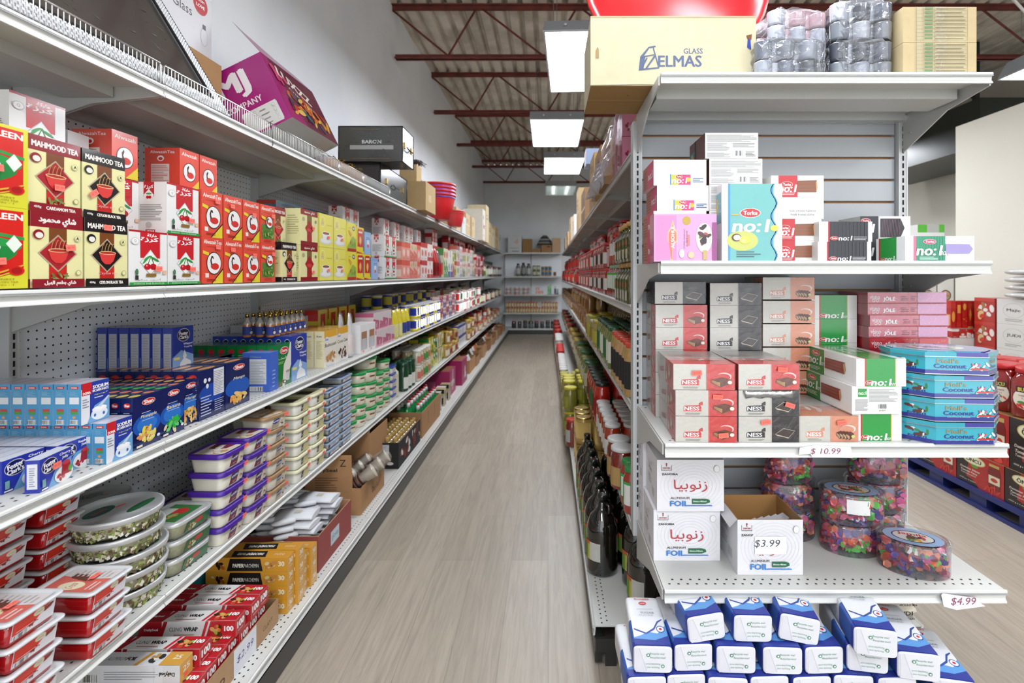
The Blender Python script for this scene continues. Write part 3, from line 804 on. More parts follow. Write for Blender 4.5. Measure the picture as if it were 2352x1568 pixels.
def teal(f):
    f.rect(.0, 0, .10, 1, WH); f.rect(.10, 0, .14, 1, '3a9be0'); f.rect(.14, 0, .86, 1, '6fbab8')
    p = [(.80, 0)]; q = []
    for k in range(31):
        v = k/30; u = .86 + .045*math.sin(v*PI*6); p.append((u, v))
    f.poly([(.70, 0)] + p[1:] + [(.70, 1)], '6fbab8')
    for k in range(30):
        v0, v1 = k/30, (k+1)/30; u0, u1 = .86+.045*math.sin(v0*PI*6), .86+.045*math.sin(v1*PI*6)
        f.mb.face([f.P(u0-.012, v0), f.P(u0+.02, v0), f.P(u1+.02, v1), f.P(u1-.012, v1)], '2f8fe0', f.fin)
    f.ell(.34, .27, .26, .13, 'c9cf6a'); torku_logo(f, .47, .625, .31, .11); no1(f, .48, .46, .58, .16, 'f3f0dc'); f.ell(.87, .43, .07, .04, 'f0d050')
    f.ell(.24, .31, .08, .05, '5a3a26'); f.ell(.25, .31, .06, .035, 'f6f4ee'); f.ell(.38, .28, .09, .05, 'efdc50'); f.ell(.36, .27, .04, .03, 'f4e888')
    f.lines(.24, .06, .66, .15, 3, '3a6a70'); f.rect(.16, .595, .28, .61, 'd8b050')
def tealside(f):
    f.rect(.0, .0, 1, 1, 'f1f1ef'); f.poly([(.05,.48),(.95,.50),(.95,.90),(.2,.86),(.05,.8)], '6fb8c4'); f.text('no:1', .5, .72, .34, .25, 'e8d060', bold=.05, a=PI/2); f.rect(.1, .10, .55, .44, 'b8402c'); f.rect(.25, .15, .45, .4, '8a2a1c')
pTe = proto('biscuit_carton', carton(.168, .11, .217, 'f3f2ee', teal, tealside, None, fin='glossy_card'))
put(pTe, (.4845+.083, 1.418, E2+.0005), 0, 'tall blue-green wavy-edged carton with coconut and mango', 'biscuit carton')
def redfr(f):
    f.rect(.14, .0, .50, 1, 'c9333c'); torku_logo(f, .30, .58, .2, .26); no1(f, .31, .40, .32, .34, WH); f.lines(.2, .1, .45, .24, 2, 'f0d0d0')
    bar_pic(f, .50, .22, .88, .78, '8a5a40')
def redwh(f): f.rect(.0, .08, .18, .5, 'c9333c'); f.text('0:1', .09, .28, .16, .24, WH, bold=.05); f.text('Sütlü Çikolata Kaplamalı', .60, .36, .5, .1, '555', it=.2); f.text('Fındık Kremalı Gofret', .60, .20, .45, .1, '555', it=.2)
pR, pRw = [proto('biscuit_carton', carton(.151, .16, .0618, WH, g, None, None, cols={'T': 'b9353a', 'B': WH})) for g in (redfr, redwh)]
for i in range(4):
    put(pRw if i == 2 else pR, (.640+.0755-.007*(i < 2), 1.462, E2+.0005+i*.0622), 0, f'white and red chocolate bar carton, {wordz[i]} of its stack right of the blue-green one', 'biscuit carton', 'white and red chocolate bar cartons')
def blk(f):
    f.rect(.0, 0, .17, 1, 'ecebe8'); f.rect(.17, 0, .2, 1, 'b9303a'); f.rect(.2, 0, .92, 1, '2a2c33')
    for k in range(10): f.rect(.24+.068*k, .02, .25+.068*k, .98, '3c4049')
    torku_logo(f, .28, .17, .14, .17); no1(f, .49, .17, .24, .22, WH); f.lines(.64, .08, .9, .28, 3, 'b0b0b5')
def blk2(f):
    f.rect(.0, 0, .36, 1, '2a2c33'); torku_logo(f, .11, .80, .18, .2); f.text('o:1', .14, .48, .26, .36, WH, bold=.06, it=.18); f.rect(.36, 0, .38, 1, 'c9c9c4')
    f.poly([(.40,.1),(.8,.1),(.88,.5),(.8,.9),(.40,.9)], '3a3138')
    for k in range(12): f.poly([(.42+.03*k,.12),(.43+.03*k,.12),(.46+.03*k,.88),(.45+.03*k,.88)], '6a5560')
pK = plainbox(blk, lambda f: f.rect(0, 0, 1, 1, 'd8d6d2'), .150, .16, .0565, 'ecebe8'); pK2 = plainbox(blk2, None, .158, .12, .0735, 'ecebe8', cols={'T': '4a2a22'})
put(pK, (.757+.075, 1.43, E2+.0005), 0, 'white and black ribbed chocolate carton standing on the upper shelf beside the red stack', 'biscuit carton', 'black chocolate cartons')
put(pK, (.763+.075, 1.435, E2+.0575), 0, 'white and black ribbed chocolate carton on top of its twin beside the red stack', 'biscuit carton', 'black chocolate cartons')
put(pK2, (.972+.085, 1.60, E2+.0005), 0, 'open black chocolate carton behind the long green one, bottom of two', 'biscuit carton', 'black chocolate cartons')
put(pK2, (.972+.087, 1.60, E2+.0745), 0, 'open black chocolate carton showing behind and above the long green one', 'biscuit carton', 'black chocolate cartons')
def lg(f):
    f.rect(.0, 0, .12, 1, 'f1f0f4'); f.rect(.12, 0, .16, 1, 'd9789a'); f.rect(.16, 0, .58, 1, '3f9a78')
    for k in range(10): f.rect(.18+.04*k, .02, .187+.04*k, .98, '4aa884')
    torku_logo(f, .35, .78, .17, .18, 'd0507a'); no1(f, .40, .44, .46, .38, WH, True); f.lines(.2, .07, .5, .22, 3, 'cfe8dc')
    f.poly([(.58,.32),(.92,.32),(.97,.5),(.92,.68),(.58,.70)], 'a79ad0')
def lgs(f): f.rect(.1, 0, .16, 1, 'c9353a'); f.rect(.16, 0, .72, 1, '1d9a3a'); torku_logo(f, .26, .12, .16, .13); no1(f, .55, .14, .4, .2, WH, True)
pLg = plainbox(lg, lgs, .193, .125, .0715, 'f1f0f2')
put(pLg, (.995+.0965, 1.42, E2+.0005), 0, 'long green and lilac chocolate carton at the right end of the upper shelf', 'biscuit carton')

# --- lowest shelf (z = E4)
ZAN = '\uFE8E\uFEF4\uFE91\uFEEE\uFEE7\uFEAF'
def zan(price=False):
    def fr(f):
        for k in range(9, 2, -1):
            r = .055*k; n = 40; f.k += 1
            for j in range(n):
                a0, a1 = 2*PI*j/n, 2*PI*(j+1)/n
                pts = []
                for rr, aa in ((r, a0), (r, a1), (r+.006, a1), (r+.006, a0)):
                    u, v = .55+rr*math.cos(aa), .5+rr*math.sin(aa)
                    pts.append((min(max(u, .005), .995), min(max(v, .005), .995)))
                if all(.01 < p[0] < .99 and .01 < p[1] < .99 for p in pts): f.mb.face([f.P(*p) for p in pts], 'dcdce0', f.fin)
        f.rect(.06, .80, .22, .81, '444'); f.rect(.06, .905, .065, .80, '444'); f.rect(.215, .905, .22, .80, '444'); f.text('ZANOBIA', .14, .845, .12, .028, 'a33', bold=.04); f.ell(.14, .925, .012, .018, 'a33'); f.poly([(.13,.88),(.15,.88),(.14,.92)], '444')
        if price:
            f.text('ZANOF', .145, .725, .18, .038, '222', bold=.05); f.k += 4; f.rect(.26, .38, .74, .70, 'f7f7fa'); f.text('$3.99', .45, .57, .38, .15, '4a4a5a', it=.2)
            f.ell(.34, .365, .01, .01, 'c03030'); f.ell(.38, .365, .01, .01, 'c03030'); f.poly([(.48,.36),(.55,.385),(.55,.37),(.5,.355)], 'c03030')
        else:
            f.text('ZANOBIA', .19, .725, .24, .038, '222', bold=.05); f.text(ZAN, .50, .50, .50, .24, 'c9353f', res=4)
        f.text('ALUMINIUM', .34, .262, .28, .042, '333', bold=.02); f.text('FOIL', .33, .155, .27, .10, '3d86d6', bold=.07); f.rect(.46, .105, .82, .125, '3d86d6')
        f.poly([(.52,.15),(.72,.15),(.79,.18),(.78,.23),(.72,.25),(.52,.25)], '1f6b45'); f.text('30micx140mm', .635, .20, .20, .03, 'fff', bold=.03)
        f.ell(.89, .83, .045, .07, 'b8b8b8'); f.ell(.89, .83, .04, .063, WH)
    def sd(f):
        f.text(ZAN, .45, .75, .5, .14, 'b8b0b4', a=.3); f.lines(.2, .3, .5, .5, 4, 'b0aab0'); f.rect(.55, .15, .75, .32, 'c8c4c8'); f.text('FOIL', .4, .6, .3, .07, '8a8a92', bold=.04)
    tp = lambda f: (f.text(ZAN, .45, .55, .4, .22, 'd08a94', res=3), f.text('ZANOBIA', .3, .85, .2, .05, '555'))
    return fr, sd, tp
fr, sd, tp = zan()
pZ = proto('foil_carton', carton(.196, .16, .150, 'eeedf1', fr, sd, tp))
GZ = 'white aluminium foil cartons on the lowest shelf'
put(pZ, (.311+.098, 1.502, E4+.0005), 0, 'closed white foil carton with red Arabic writing, bottom left of the lowest shelf', 'foil carton', GZ)
put(pZ, (.319+.098, 1.492, E4+.151), 0, 'closed white foil carton with red Arabic writing, stacked on its twin at the left', 'foil carton', GZ)
pZb = proto('foil_carton', carton(.196, .105, .150, 'eeedf1', fr, sd, tp))
for i, w_ in enumerate(('bottom', 'middle')):
    put(pZb, (.311+.098, 1.668, E4+.0005+i*.1505), 0, f'white foil carton behind the two left ones, {w_} of the rear stack', 'foil carton', GZ)
pZc = proto('foil_carton', carton(.196, .105, .055, 'eeedf1', None, sd, tp))
put(pZc, (.311+.098, 1.668, E4+.302), 0, 'white foil carton tucked on top of the rear stack under the middle shelf', 'foil carton', GZ)
pZd = proto('foil_carton', carton(.20, .15, .10, 'e4e3e8', None, sd, tp))
put(pZd, (.635, 1.617, E4+.0005), .04, 'foil carton lying flat behind the open one, writing on its top', 'foil carton', GZ)
def open_carton():
    fr, sd, tp = zan(True); w, d, h, t = .184, .165, .155, .0025
    m = MB()
    m.box(-w/2, 0, 0, w/2, t, h, 'eeedf1', cols={'B': 'b98a55', 'T': 'b98a55'}); m.box(-w/2, d-t, 0, w/2, d, h, 'e8e7ea', cols={'F': 'b98a55', 'T': 'b98a55'})
    m.box(-w/2, t, 0, -w/2+t, d-t, h, 'e8e7ea', cols={'R': 'b98a55', 'T': 'b98a55'}); m.box(w/2-t, t, 0, w/2, d-t, h, 'e8e7ea', cols={'L': 'b98a55', 'T': 'b98a55'})
    m.box(-w/2+t, t, 0, w/2-t, d-t, t, 'b98a55')
    fr(Face(m, (-w/2, -.0001, 0), (1,0,0), (0,0,1), w, h)); sd(Face(m, (-w/2-.0001, d, 0), (0,-1,0), (0,0,1), d, h))
    fl = MB(); fl.face([(-w/2-.0005,0,h),(-w/2-.0005,d,h),(-w/2-.022,d,h-.018),(-w/2-.022,0,h-.022)], 'eeedf1', 'printed_card'); fl.face([(-w/2-.0005,0,h+.0008),(-w/2-.022,0,h-.0212),(-w/2-.022,d,h-.0172),(-w/2-.0005,d,h+.0008)], 'eeedf1', 'printed_card')
    return proto('open_foil_carton', m, proto('flap', fl))
put(open_carton(), (.532+.092, 1.431, E4+.0005), 0, 'open white foil carton with a handwritten price sheet and brown inside', 'foil carton')
def roll_box():
    m = MB(); m.box(-.036, -.012, 0, .036, .012, .125, 'd3d3d8'); f = Face(m, (-.036, -.0122, 0), (1,0,0), (0,0,1), .072, .125); f.rect(.05, .84, .45, .95, 'e4e4ea'); f.text('ZANOBIA', .3, .78, .4, .05, '555'); f.text('FOIL', .3, .65, .4, .06, '777')
    return proto('foil_roll_box', m)
pRB = roll_box()
for i in range(5):
    o = put(pRB, (.575+.024*i, 1.505+.008*i, E4+.006), 0, f'slim grey foil roll box inside the open carton, {od(i)} from its left', 'foil roll box', 'roll boxes inside the open foil carton')
    o.rotation_euler = (.30, -.12, .5)

# candy jars
CAND = ['d8405c', 'f0683a', '6a4a9c', 'e85a9c', '62c84e', '9a2c50', 'f08a64', '5a4a9a', 'e0404a', 'f2709a']
def candy_mesh(W, D, H, n, seed):
    random.seed(seed); m = MB()
    for i in range(n):
        a = random.random()*2*PI; r = math.sqrt(random.random()) if random.random() > .6 else 1.0
        x, y = (W/2-.020)*r*math.cos(a), (D/2-.020)*r*math.sin(a); z = random.uniform(.012, H-.012)
        c = random.choice(CAND); M = Matrix.Translation((x, y, z)) @ Matrix.Rotation(math.atan2(y/D, x/W)+PI/2+random.uniform(-.3, .3), 4, 'Z') @ Matrix.Rotation(random.uniform(-.7, .7), 4, 'Y')
        s = len(m.v); L, R = .0085, .0085
        m.lathe([(.0115, -.026), (.003, -.0145), (R, -.010), (R*1.15, 0), (R, .010), (.003, .0145), (.0115, .026)], c, 'gloss_plastic', 6, smooth=False)
        if random.random() < .4:
            m.lathe([(R*1.12, -.004), (R*1.17, 0), (R*1.12, .004)], 'f0e6e8', 'gloss_plastic', 6, smooth=False, cap0=False, cap1=False)
        m.xform(M @ Matrix.Rotation(PI/2, 4, 'Y'), s)
    return m
def oval_ring(W, D, z, n=28): return [(W/2*math.cos(2*PI*k/n)*(1), D/2*math.sin(2*PI*k/n), z) for k in range(n)]
def candy_jar(seed, lidcol='9db7dc', n=92, paper=False):
    W, D, H = .178, .128, .092
    m = MB()
    m.grid([oval_ring(W*.97, D*.97, .0), oval_ring(W, D, .004), oval_ring(W, D, .035), oval_ring(W*1.01, D*1.01, .04), oval_ring(W, D, .045), oval_ring(W, D, H-.012), oval_ring(W*.96, D*.96, H-.008)], 'fff', 'clear_plastic', True, True, True)
    c = candy_mesh(W, D, H-.012, n, seed)
    l = MB(); l.grid([oval_ring(W*1.03, D*1.03, H-.014), oval_ring(W*1.04, D*1.04, H-.002), oval_ring(W*1.01, D*1.01, H), oval_ring(W*.96, D*.96, H-.003)], 'fff', 'clear_plastic', True, True)
    l.grid([oval_ring(W*.94, D*.94, H-.0045)], 'fff', 'clear_plastic') if False else None
    l.face(oval_ring(W*.955, D*.955, H-.004), lidcol, 'clear_plastic')
    b = MB(); f = Face(b, (-W/2, -D/2, H-.0035), (1,0,0), (0,1,0), W, D, 'glossy_card')
    f.ell(.5, .5, .42, .40, '9fb9de'); f.ell(.5, .5, .30, .27, '263055'); f.ell(.5, .5, .28, .24, 'e8e2da'); f.text('Jamila', .5, .60, .4, .14, 'c8303a', bold=.05); f.blobs(.5, .42, .18, .12, 12, ['58b046', 'd94f3a', 'e8b03a', '7b2440'], .4)
    s = MB()
    for k in range(6):
        a0, a1 = -1.9+.12*k, -1.9+.12*(k+1); rr = 1.008
        s.face([(W/2*rr*math.cos(a0), D/2*rr*math.sin(a0), .035), (W/2*rr*math.cos(a1), D/2*rr*math.sin(a1), .035), (W/2*rr*math.cos(a1), D/2*rr*math.sin(a1), .078), (W/2*rr*math.cos(a0), D/2*rr*math.sin(a0), .078)], 'f0efee', 'matte')
    cp = proto('candies', c)
    return proto('candy_jar', m, cp, proto('lid', l), proto('lid_label', b), *([proto('paper_label', s)] if paper else []))
jars = [candy_jar(s) for s in (1, 2, 3)]; jar_p = candy_jar(4, paper=True)
GJ = 'oval clear jars of wrapped sweets on the lowest shelf'
def pj(p, x, y, z, rot, lb, tilt=None):
    o = put(p, (x, y, z), rot, lb, 'candy jar', GJ)
    for c in o.children:
        if c.name.startswith('candies'): c['kind'] = 'stuff'
    return o
for i, w_ in enumerate(('bottom', 'middle', 'top')):
    pj(jars[i], .778+.004*i, 1.665 - .004*(i == 1), E4+.0005+i*.0925, .3*i, f'clear oval jar of wrapped sweets, {w_} of the stack behind the open foil carton')
    pj(jars[(i+1) % 3], 1.055+.006*i, 1.655, E4+.0005+i*.0925, -.25+.1*i, f'clear oval jar of wrapped sweets, {w_} of the rear right stack')
pj(jars[2], .935, 1.575, E4+.0005, -.05, 'clear oval jar of wrapped sweets, lower one in the middle, under the labelled jar')
pj(jar_p, .938, 1.578, E4+.093, -.25, 'clear oval jar with a white paper label, standing on another jar in the middle')
pj(jars[1], 1.050, 1.467, E4+.0005, -.38, 'single clear oval jar of sweets at the front right of the lowest shelf')

# handwritten price strips on shelf edges
def strip(pts, txt, loc, lb, w, h):
    m = MB(); m.face([(u*w, -.0002, v*h) for u, v in pts], 'f3f1f4', 'matte'); m.face([(u*w, .0004, v*h) for u, v in reversed(pts)], 'e8e6ea', 'matte')
    f = Face(m, (0, -.0004, 0), (1,0,0), (0,0,1), w, h, 'matte'); f.text(txt, .5, .5, .55, .5, '9a4a6a', it=.2, res=3)
    o = m.build('price_strip', None, loc); tag(o, lb, 'price label')
strip([(0,.25),(.22,.3),(.25,.05),(1,0),(.97,.85),(.3,1),(.02,.8)], '$ 10.99', (.663, 1.3475, E3-.033), 'torn white handwritten price strip on the edge of the middle shelf', .142, .034)
strip([(.0,.9),(.06,.2),(.35,0),(1,.22),(.86,.45),(.84,.7),(.04,1)], '$4.99', (1.042, 1.3505, E4-.045), 'torn white handwritten price strip hanging from the lowest shelf edge', .118, .044)

# --- top of the display (z = E_T)
def elmas(f):
    f.text('GLASS', .62, .50, .115, .075, '5b6785', bold=.03); f.text('ELMAS', .54, .355, .26, .16, '5b6785', bold=.04)
    for pts in ([(.29,.22),(.30,.42),(.33,.42),(.32,.24)], [(.30,.42),(.35,.56),(.36,.56),(.32,.42)], [(.35,.56),(.39,.58),(.395,.56),(.36,.54)], [(.38,.57),(.415,.27),(.408,.26),(.375,.55)], [(.29,.22),(.415,.25),(.415,.27),(.295,.245)], [(.30,.40),(.385,.44),(.385,.455),(.30,.42)], [(.335,.40),(.30,.24),(.31,.235),(.345,.40)], [(.385,.44),(.33,.25),(.34,.25),(.395,.43)]):
        f.poly(pts, '5b6785')
    f.poly([(.03,.40),(.05,.40),(.05,.52),(.042,.56),(.03,.50)], 'a58a5c'); f.poly([(.945,.55),(.97,.52),(.965,.66),(.95,.68)], '2a3f9a'); f.poly([(.945,.68),(.97,.66),(.975,.74),(.94,.72)], '7a4a26')
    f.rect(0, .985, 1, 1, 'c2b48a')
m = carton(.487, .262, .205, 'cbc2a2', elmas, None, None, cols={'D': 'a8824c', 'T': 'c4bb9c'}, fin='cardboard')
f = Face(m, (-.2435, .262, -.0002), (1,0,0), (0,-1,0), .487, .262, 'cardboard'); f.rect(0, .47, 1, .485, '8a6a3c'); f.rect(0, .49, 1, .56, 'b48c54'); f.ell(.25, .7, .006, .01, '5a3c1c')
m.tube([(-.2435,-.001,.002),(-.1,-.004,.004),(.1,-.001,.003),(.2435,-.001,.002)], .0025, 'dccfa8', 'cardboard', 5)
o = m.build('glass_carton', None, (.125+.2435, 1.50, E_T+.001)); tag(o, 'beige glassware carton overhanging the top left of the end display', 'carton')
# red tub behind it
def basin(w, h, col, rim, n=36):
    m = MB(); m.lathe([(w*.30, 0), (w*.33, .004), (w*.44, h*.6), (w*.485, h*.94), (w*.5, h), (w*.5, h-.012), (w*.505, h-.012), (w*.505, h+.003), (w*.47, h+.003), (w*.43, h*.6), (w*.32, .008), (.001, .008)], col, 'plastic', n)
    r = MB(); r.lathe([(w*.468, h*.86), (w*.486, h*.86), (w*.490, h*.90), (w*.472, h*.90)], rim, 'plastic', n, cap0=False, cap1=False)
    return proto('basin', m, proto('rim_band', r))
o = put(basin(.66, .22, 'dc2b30', '2a2f8c'), (.47, 2.03, 2.02), 0, 'huge red plastic basin leaning behind the beige glassware carton', 'basin')
o.rotation_euler = (1.34, .06, 0); o.location = (.46, 2.05, 2.40)
# carton carrying it
m = carton(.44, .28, .17, 'c9b48a', None, None, None, fin='cardboard'); o = m.build('flat_carton', None, (.56, 1.85, 1.842)); tag(o, 'flat brown carton under the red basin', 'carton')
# wrapped glassware
def wrapped(seed, n, w, d, h, cols):
    random.seed(seed); m = MB(); k = 0
    nx = n
    for i in range(nx):
        x = -w/2+.02+(w-.04)*i/(nx-1)
        for z in (0, h*.5):
            m.lathe([(.022, z+.002), (.024, z+.01), (.026, z+h*.44), (.0262, z+h*.47), (.0245, z+h*.47), (.022, z+.02), (.001, z+.02)], random.choice(cols), 'dark_glass', 10, c=(x, .03+.02*(i % 2), 0))
            m.lathe([(.022, z+.002), (.026, z+.01), (.026, z+h*.46)], random.choice(cols), 'dark_glass', 10, c=(x, d-.04, 0))
    c = MB(); rows = []
    for a in range(9):
        t = a/8; ring = []
        for b in range(26):
            th = 2*PI*b/26; ex = 4
            cx, sx = math.cos(th), math.sin(th)
            rx = abs(cx)**(2/ex)*(1 if cx > 0 else -1)*w/2*(1.02 if t < .9 else .9); ry = abs(sx)**(2/ex)*(1 if sx > 0 else -1)*d/2*(1.05 if t < .9 else .9)
            wb = .004*math.sin(b*2.3+a*3)+random.uniform(-.003, .003)
            ring.append((rx+wb, d/2+ry+wb, max(.0, h*1.04*t + (random.uniform(-.004, .006) if t > 0 else 0))))
        rows.append(ring)
    c.grid(rows, 'fff', 'cloudy_wrap', False, True, False, True)
    return proto('wrapped_glasses', m, proto('clear_wrap', c))
GL = ['6a7080', 'a0a6b2', '454a55', 'c8ccd4', '80868f']
put(wrapped(4, 6, .20, .16, .115, GL), (.700, 1.44, E_T+.001), 0, 'plastic-wrapped bundle of drinking glasses beside the beige glassware carton', 'wrapped glasses', 'plastic-wrapped glasses on top of the display')
put(wrapped(5, 5, .165, .16, .115, GL), (.905, 1.45, E_T+.001), 0, 'plastic-wrapped bundle of glasses left of the brown listed cartons, lower of two', 'wrapped glasses', 'plastic-wrapped glasses on top of the display')
put(wrapped(6, 5, .165, .15, .11, GL), (.91, 1.455, E_T+.122), 0, 'plastic-wrapped bundle of glasses left of the brown listed cartons, upper of two', 'wrapped glasses', 'plastic-wrapped glasses on top of the display')
put(wrapped(7, 5, .17, .15, .09, ['d8b0b8', 'c8ccd8', 'e8d8dc']), (.735, 1.47, E_T+.122), .15, 'pink-tinted wrapped bundle lying over the left glasses', 'wrapped glasses', 'plastic-wrapped glasses on top of the display')
def listed(f):
    f.rect(.17, .03, .86, 1, 'c9bd98')
    for k in range(9):
        v = .06+.104*k; f.rect(.17, v, .86, v+.006, '9a8c66'); f.rect(.29, v+.025, .40, v+.08, '7d9a6e'); f.lines(.44, v+.03, .84, v+.075, 1, '8d7f5c', .5)
    f.rect(.17, .03, .175, 1, '9a8c66'); f.rect(.26, .03, .265, 1, '9a8c66'); f.rect(.42, .03, .425, 1, '9a8c66'); f.rect(.86, .03, .865, 1, '9a8c66')
    f.k += 2; f.rect(.42, 0, .58, 1, 'd8cfb2', 'clear_wrap')
pLc = proto('listed_carton', carton(.208, .20, .100, 'cdb98e', listed, None, None, fin='cardboard'))
for i, w_ in enumerate(('lower', 'upper')):
    put(pLc, (1.003+.104, 1.44, E_T+.001+i*.101), 0, f'brown carton printed with a long list, {w_} of the two on top of the display', 'carton', 'brown cartons with printed lists')

# --- sugar bags below the lowest shelf
def sugar_bag():
    W, L, H = .098, .20, .066
    m = MB(); m0 = [] 
    def ring(y, sx, sz, n=32):
        r = []
        for k in range(n):
            a = 2*PI*k/n+PI/n; ex = 9; c, s = math.cos(a), math.sin(a)
            r.append((W/2*sx*abs(c)**(2/ex)*(1 if c > 0 else -1), y, H/2+H/2*sz*abs(s)**(2/ex)*(1 if s > 0 else -1)))
        return r
    R = [ring(0, .93, .93), ring(.004, .985, .985), ring(.02, 1, 1), ring(.10, 1.0, 1.0), ring(.18, 1, 1), ring(.196, .97, .97), ring(L, .92, .9)]
    m.grid([list(reversed(r)) for r in R], ['e9eaf0', '2f3f9c', '3a64b8', 'e6e8ec', 'e9eaee', 'eeeef0'], 'printed_card', True, True, True, True)
    # folded end facing the camera
    f = Face(m, (-W*.44, -.0006, H*.05), (1,0,0), (0,0,1), W*.88, H*.9)
    f.poly([(0,0),(.32,.05),(.10,1),(0,1)], 'e3e3ea'); f.poly([(.31,.05),(.33,.05),(.11,1),(.09,1)], 'cfcfd8')
    f.k += 2
    f.ell(.36, .72, .055, .07, '3f8f62'); f.ell(.36, .72, .03, .04, 'eeeef2'); f.text('Recycle me!', .62, .78, .42, .10, '4f9670', it=.1); f.text('Recyclez-moi!', .64, .62, .44, .10, '4f9670', it=.1)
    f.text('Recyclez-moi!', .50, .36, .40, .09, '6aa684', flip=True); f.text('Recycle me!', .5, .22, .36, .09, '6aa684', flip=True); f.ell(.78, .28, .05, .07, '3f8f62'); f.ell(.78, .28, .028, .04, 'eeeef2')
    # top print
    t = Face(m, (-W/2, 0, H+.0004), (1,0,0), (0,1,0), W, L)
    t.rect(.06, .12, .94, .56, 'e9ebf0'); t.poly([(.05,.10),(.95,.10),(.95,.40),(.70,.24),(.45,.27),(.25,.20),(.05,.16)], '5f9bd8'); t.poly([(.05,.03),(.95,.03),(.95,.20),(.6,.12),(.05,.14)], '2b3a94')
    t.poly([(.1,.33),(.4,.25),(.62,.34),(.75,.47),(.9,.52),(.9,.50),(.77,.44),(.64,.31),(.4,.22),(.1,.30)], '35509e'); t.ell(.80, .32, .11, .065, '35509e'); t.ell(.80, .32, .09, .05, 'f2f2f4'); t.ell(.80, .32, .04, .022, 'd03434')
    t.ell(.47, .84, .11, .035, 'cf2f35'); t.text('Lantic', .47, .84, .14, .02, 'fff', bold=.04); t.text('ROGERS', .47, .93, .42, .03, 'd2484c', bold=.05); t.text('SUGAR', .55, .64, .38, .035, '8d93a6', bold=.03); t.text('GRANULATED', .5, .71, .45, .02, '9aa0b0'); t.text('SUCRE', .5, .585, .4, .025, 'a6abb8')
    return proto('sugar_bag', m)
pS = sugar_bag()
GS = 'white and blue sugar bags piled under the lowest shelf'
random.seed(11)
lay = [(.205, 7), (.19, 8), (.2, 7), (.19, 8), (.195, 8), (.3, 3)]
zz = ZB+.001
n_ = 0
rows_ = [ # (x left list, front y, z) for the visible rows, counted from the bottom up
    ([.30+.105*i for i in range(8)], 1.30), ([.27+.105*i for i in range(8)], 1.29), ([.30+.105*i for i in range(7)], 1.285),
    ([.245, .345, .445, .55, .655, .76, .865], 1.262), ([.262, .366, .47, .585, .69, .80, .91], 1.275), ([.405, .518, .63], 1.288)]
for r, (xs, y) in enumerate(rows_):
    for j, x in enumerate(xs):
        rot = random.uniform(-.05, .05); 
        if r == 5: rot = (.10, 0, -.14)[j]
        if r == 4 and j >= 5: rot = -.16
        yy = y + random.uniform(-.008, .008) - (.03 if (r == 4 and j == 6) else 0)
        o = put(pS, (x, yy, zz + r*.0672), rot, f'white and blue sugar bag, {od(j)} from left in the {["lowest","fifth","fourth","third","second","first"][r]} layer down', 'sugar bag', GS)
        if r == 5: o.rotation_euler = (.0, (-.10, .02, .12)[j], rot)
put(pS, (.795, 1.235, zz+5*.0672+.002), -.20, 'sugar bag lying angled across the right side of the pile, longest top in view', 'sugar bag', GS)
# a couple slumped at the right edge
for j, (x, y, z, r) in enumerate([(1.0, 1.25, zz+3*.0672, -.2), (1.01, 1.27, zz+2*.0672, -.15), (1.02, 1.27, zz+.0672+.0, -.15)]):
    put(pS, (x, y, z), r, f'sugar bag at the right edge of the pile, {["upper","middle","lower"][j]} of its three', 'sugar bag', GS)
# cream grain bags on the far side base
def grain_bag():
    m = MB(); R = []
    for t, s in ((0, .6), (.03, .9), (.08, 1), (.25, 1.0), (.30, .85), (.325, .35)):
        R.append([(t, .12*s*math.cos(2*PI*k/16)*.95, .026+.025*s*math.sin(2*PI*k/16)) for k in range(16)])
    m.grid(R, ['e6dfcc', 'e6dfcc', 'e9e3d2', 'e6dfcc', '5a2320'], 'glossy_card', True, True, True, True)
    f = Face(m, (.06, -.1165, .004), (1,0,0), (0,0,1), .22, .044); f.k = 8; f.text('JUDI', .82, .62, .26, .42, '2a2a2a', bold=.06); f.text('MOUNTAIN', .84, .22, .28, .16, '2a2a2a', bold=.05); f.lines(.05, .2, .5, .8, 3, '8a8270', .4)
    return proto('grain_bag', m)
pGr = grain_bag()
for i in range(3):
    put(pGr, (1.055+.006*i, 1.968-.004*i, ZB+.002+i*.0525), 0, f'cream grain bag with dark lettering, {["bottom","middle","top"][i]} of three behind the sugar pile', 'grain bag', 'cream grain bags on the black base')

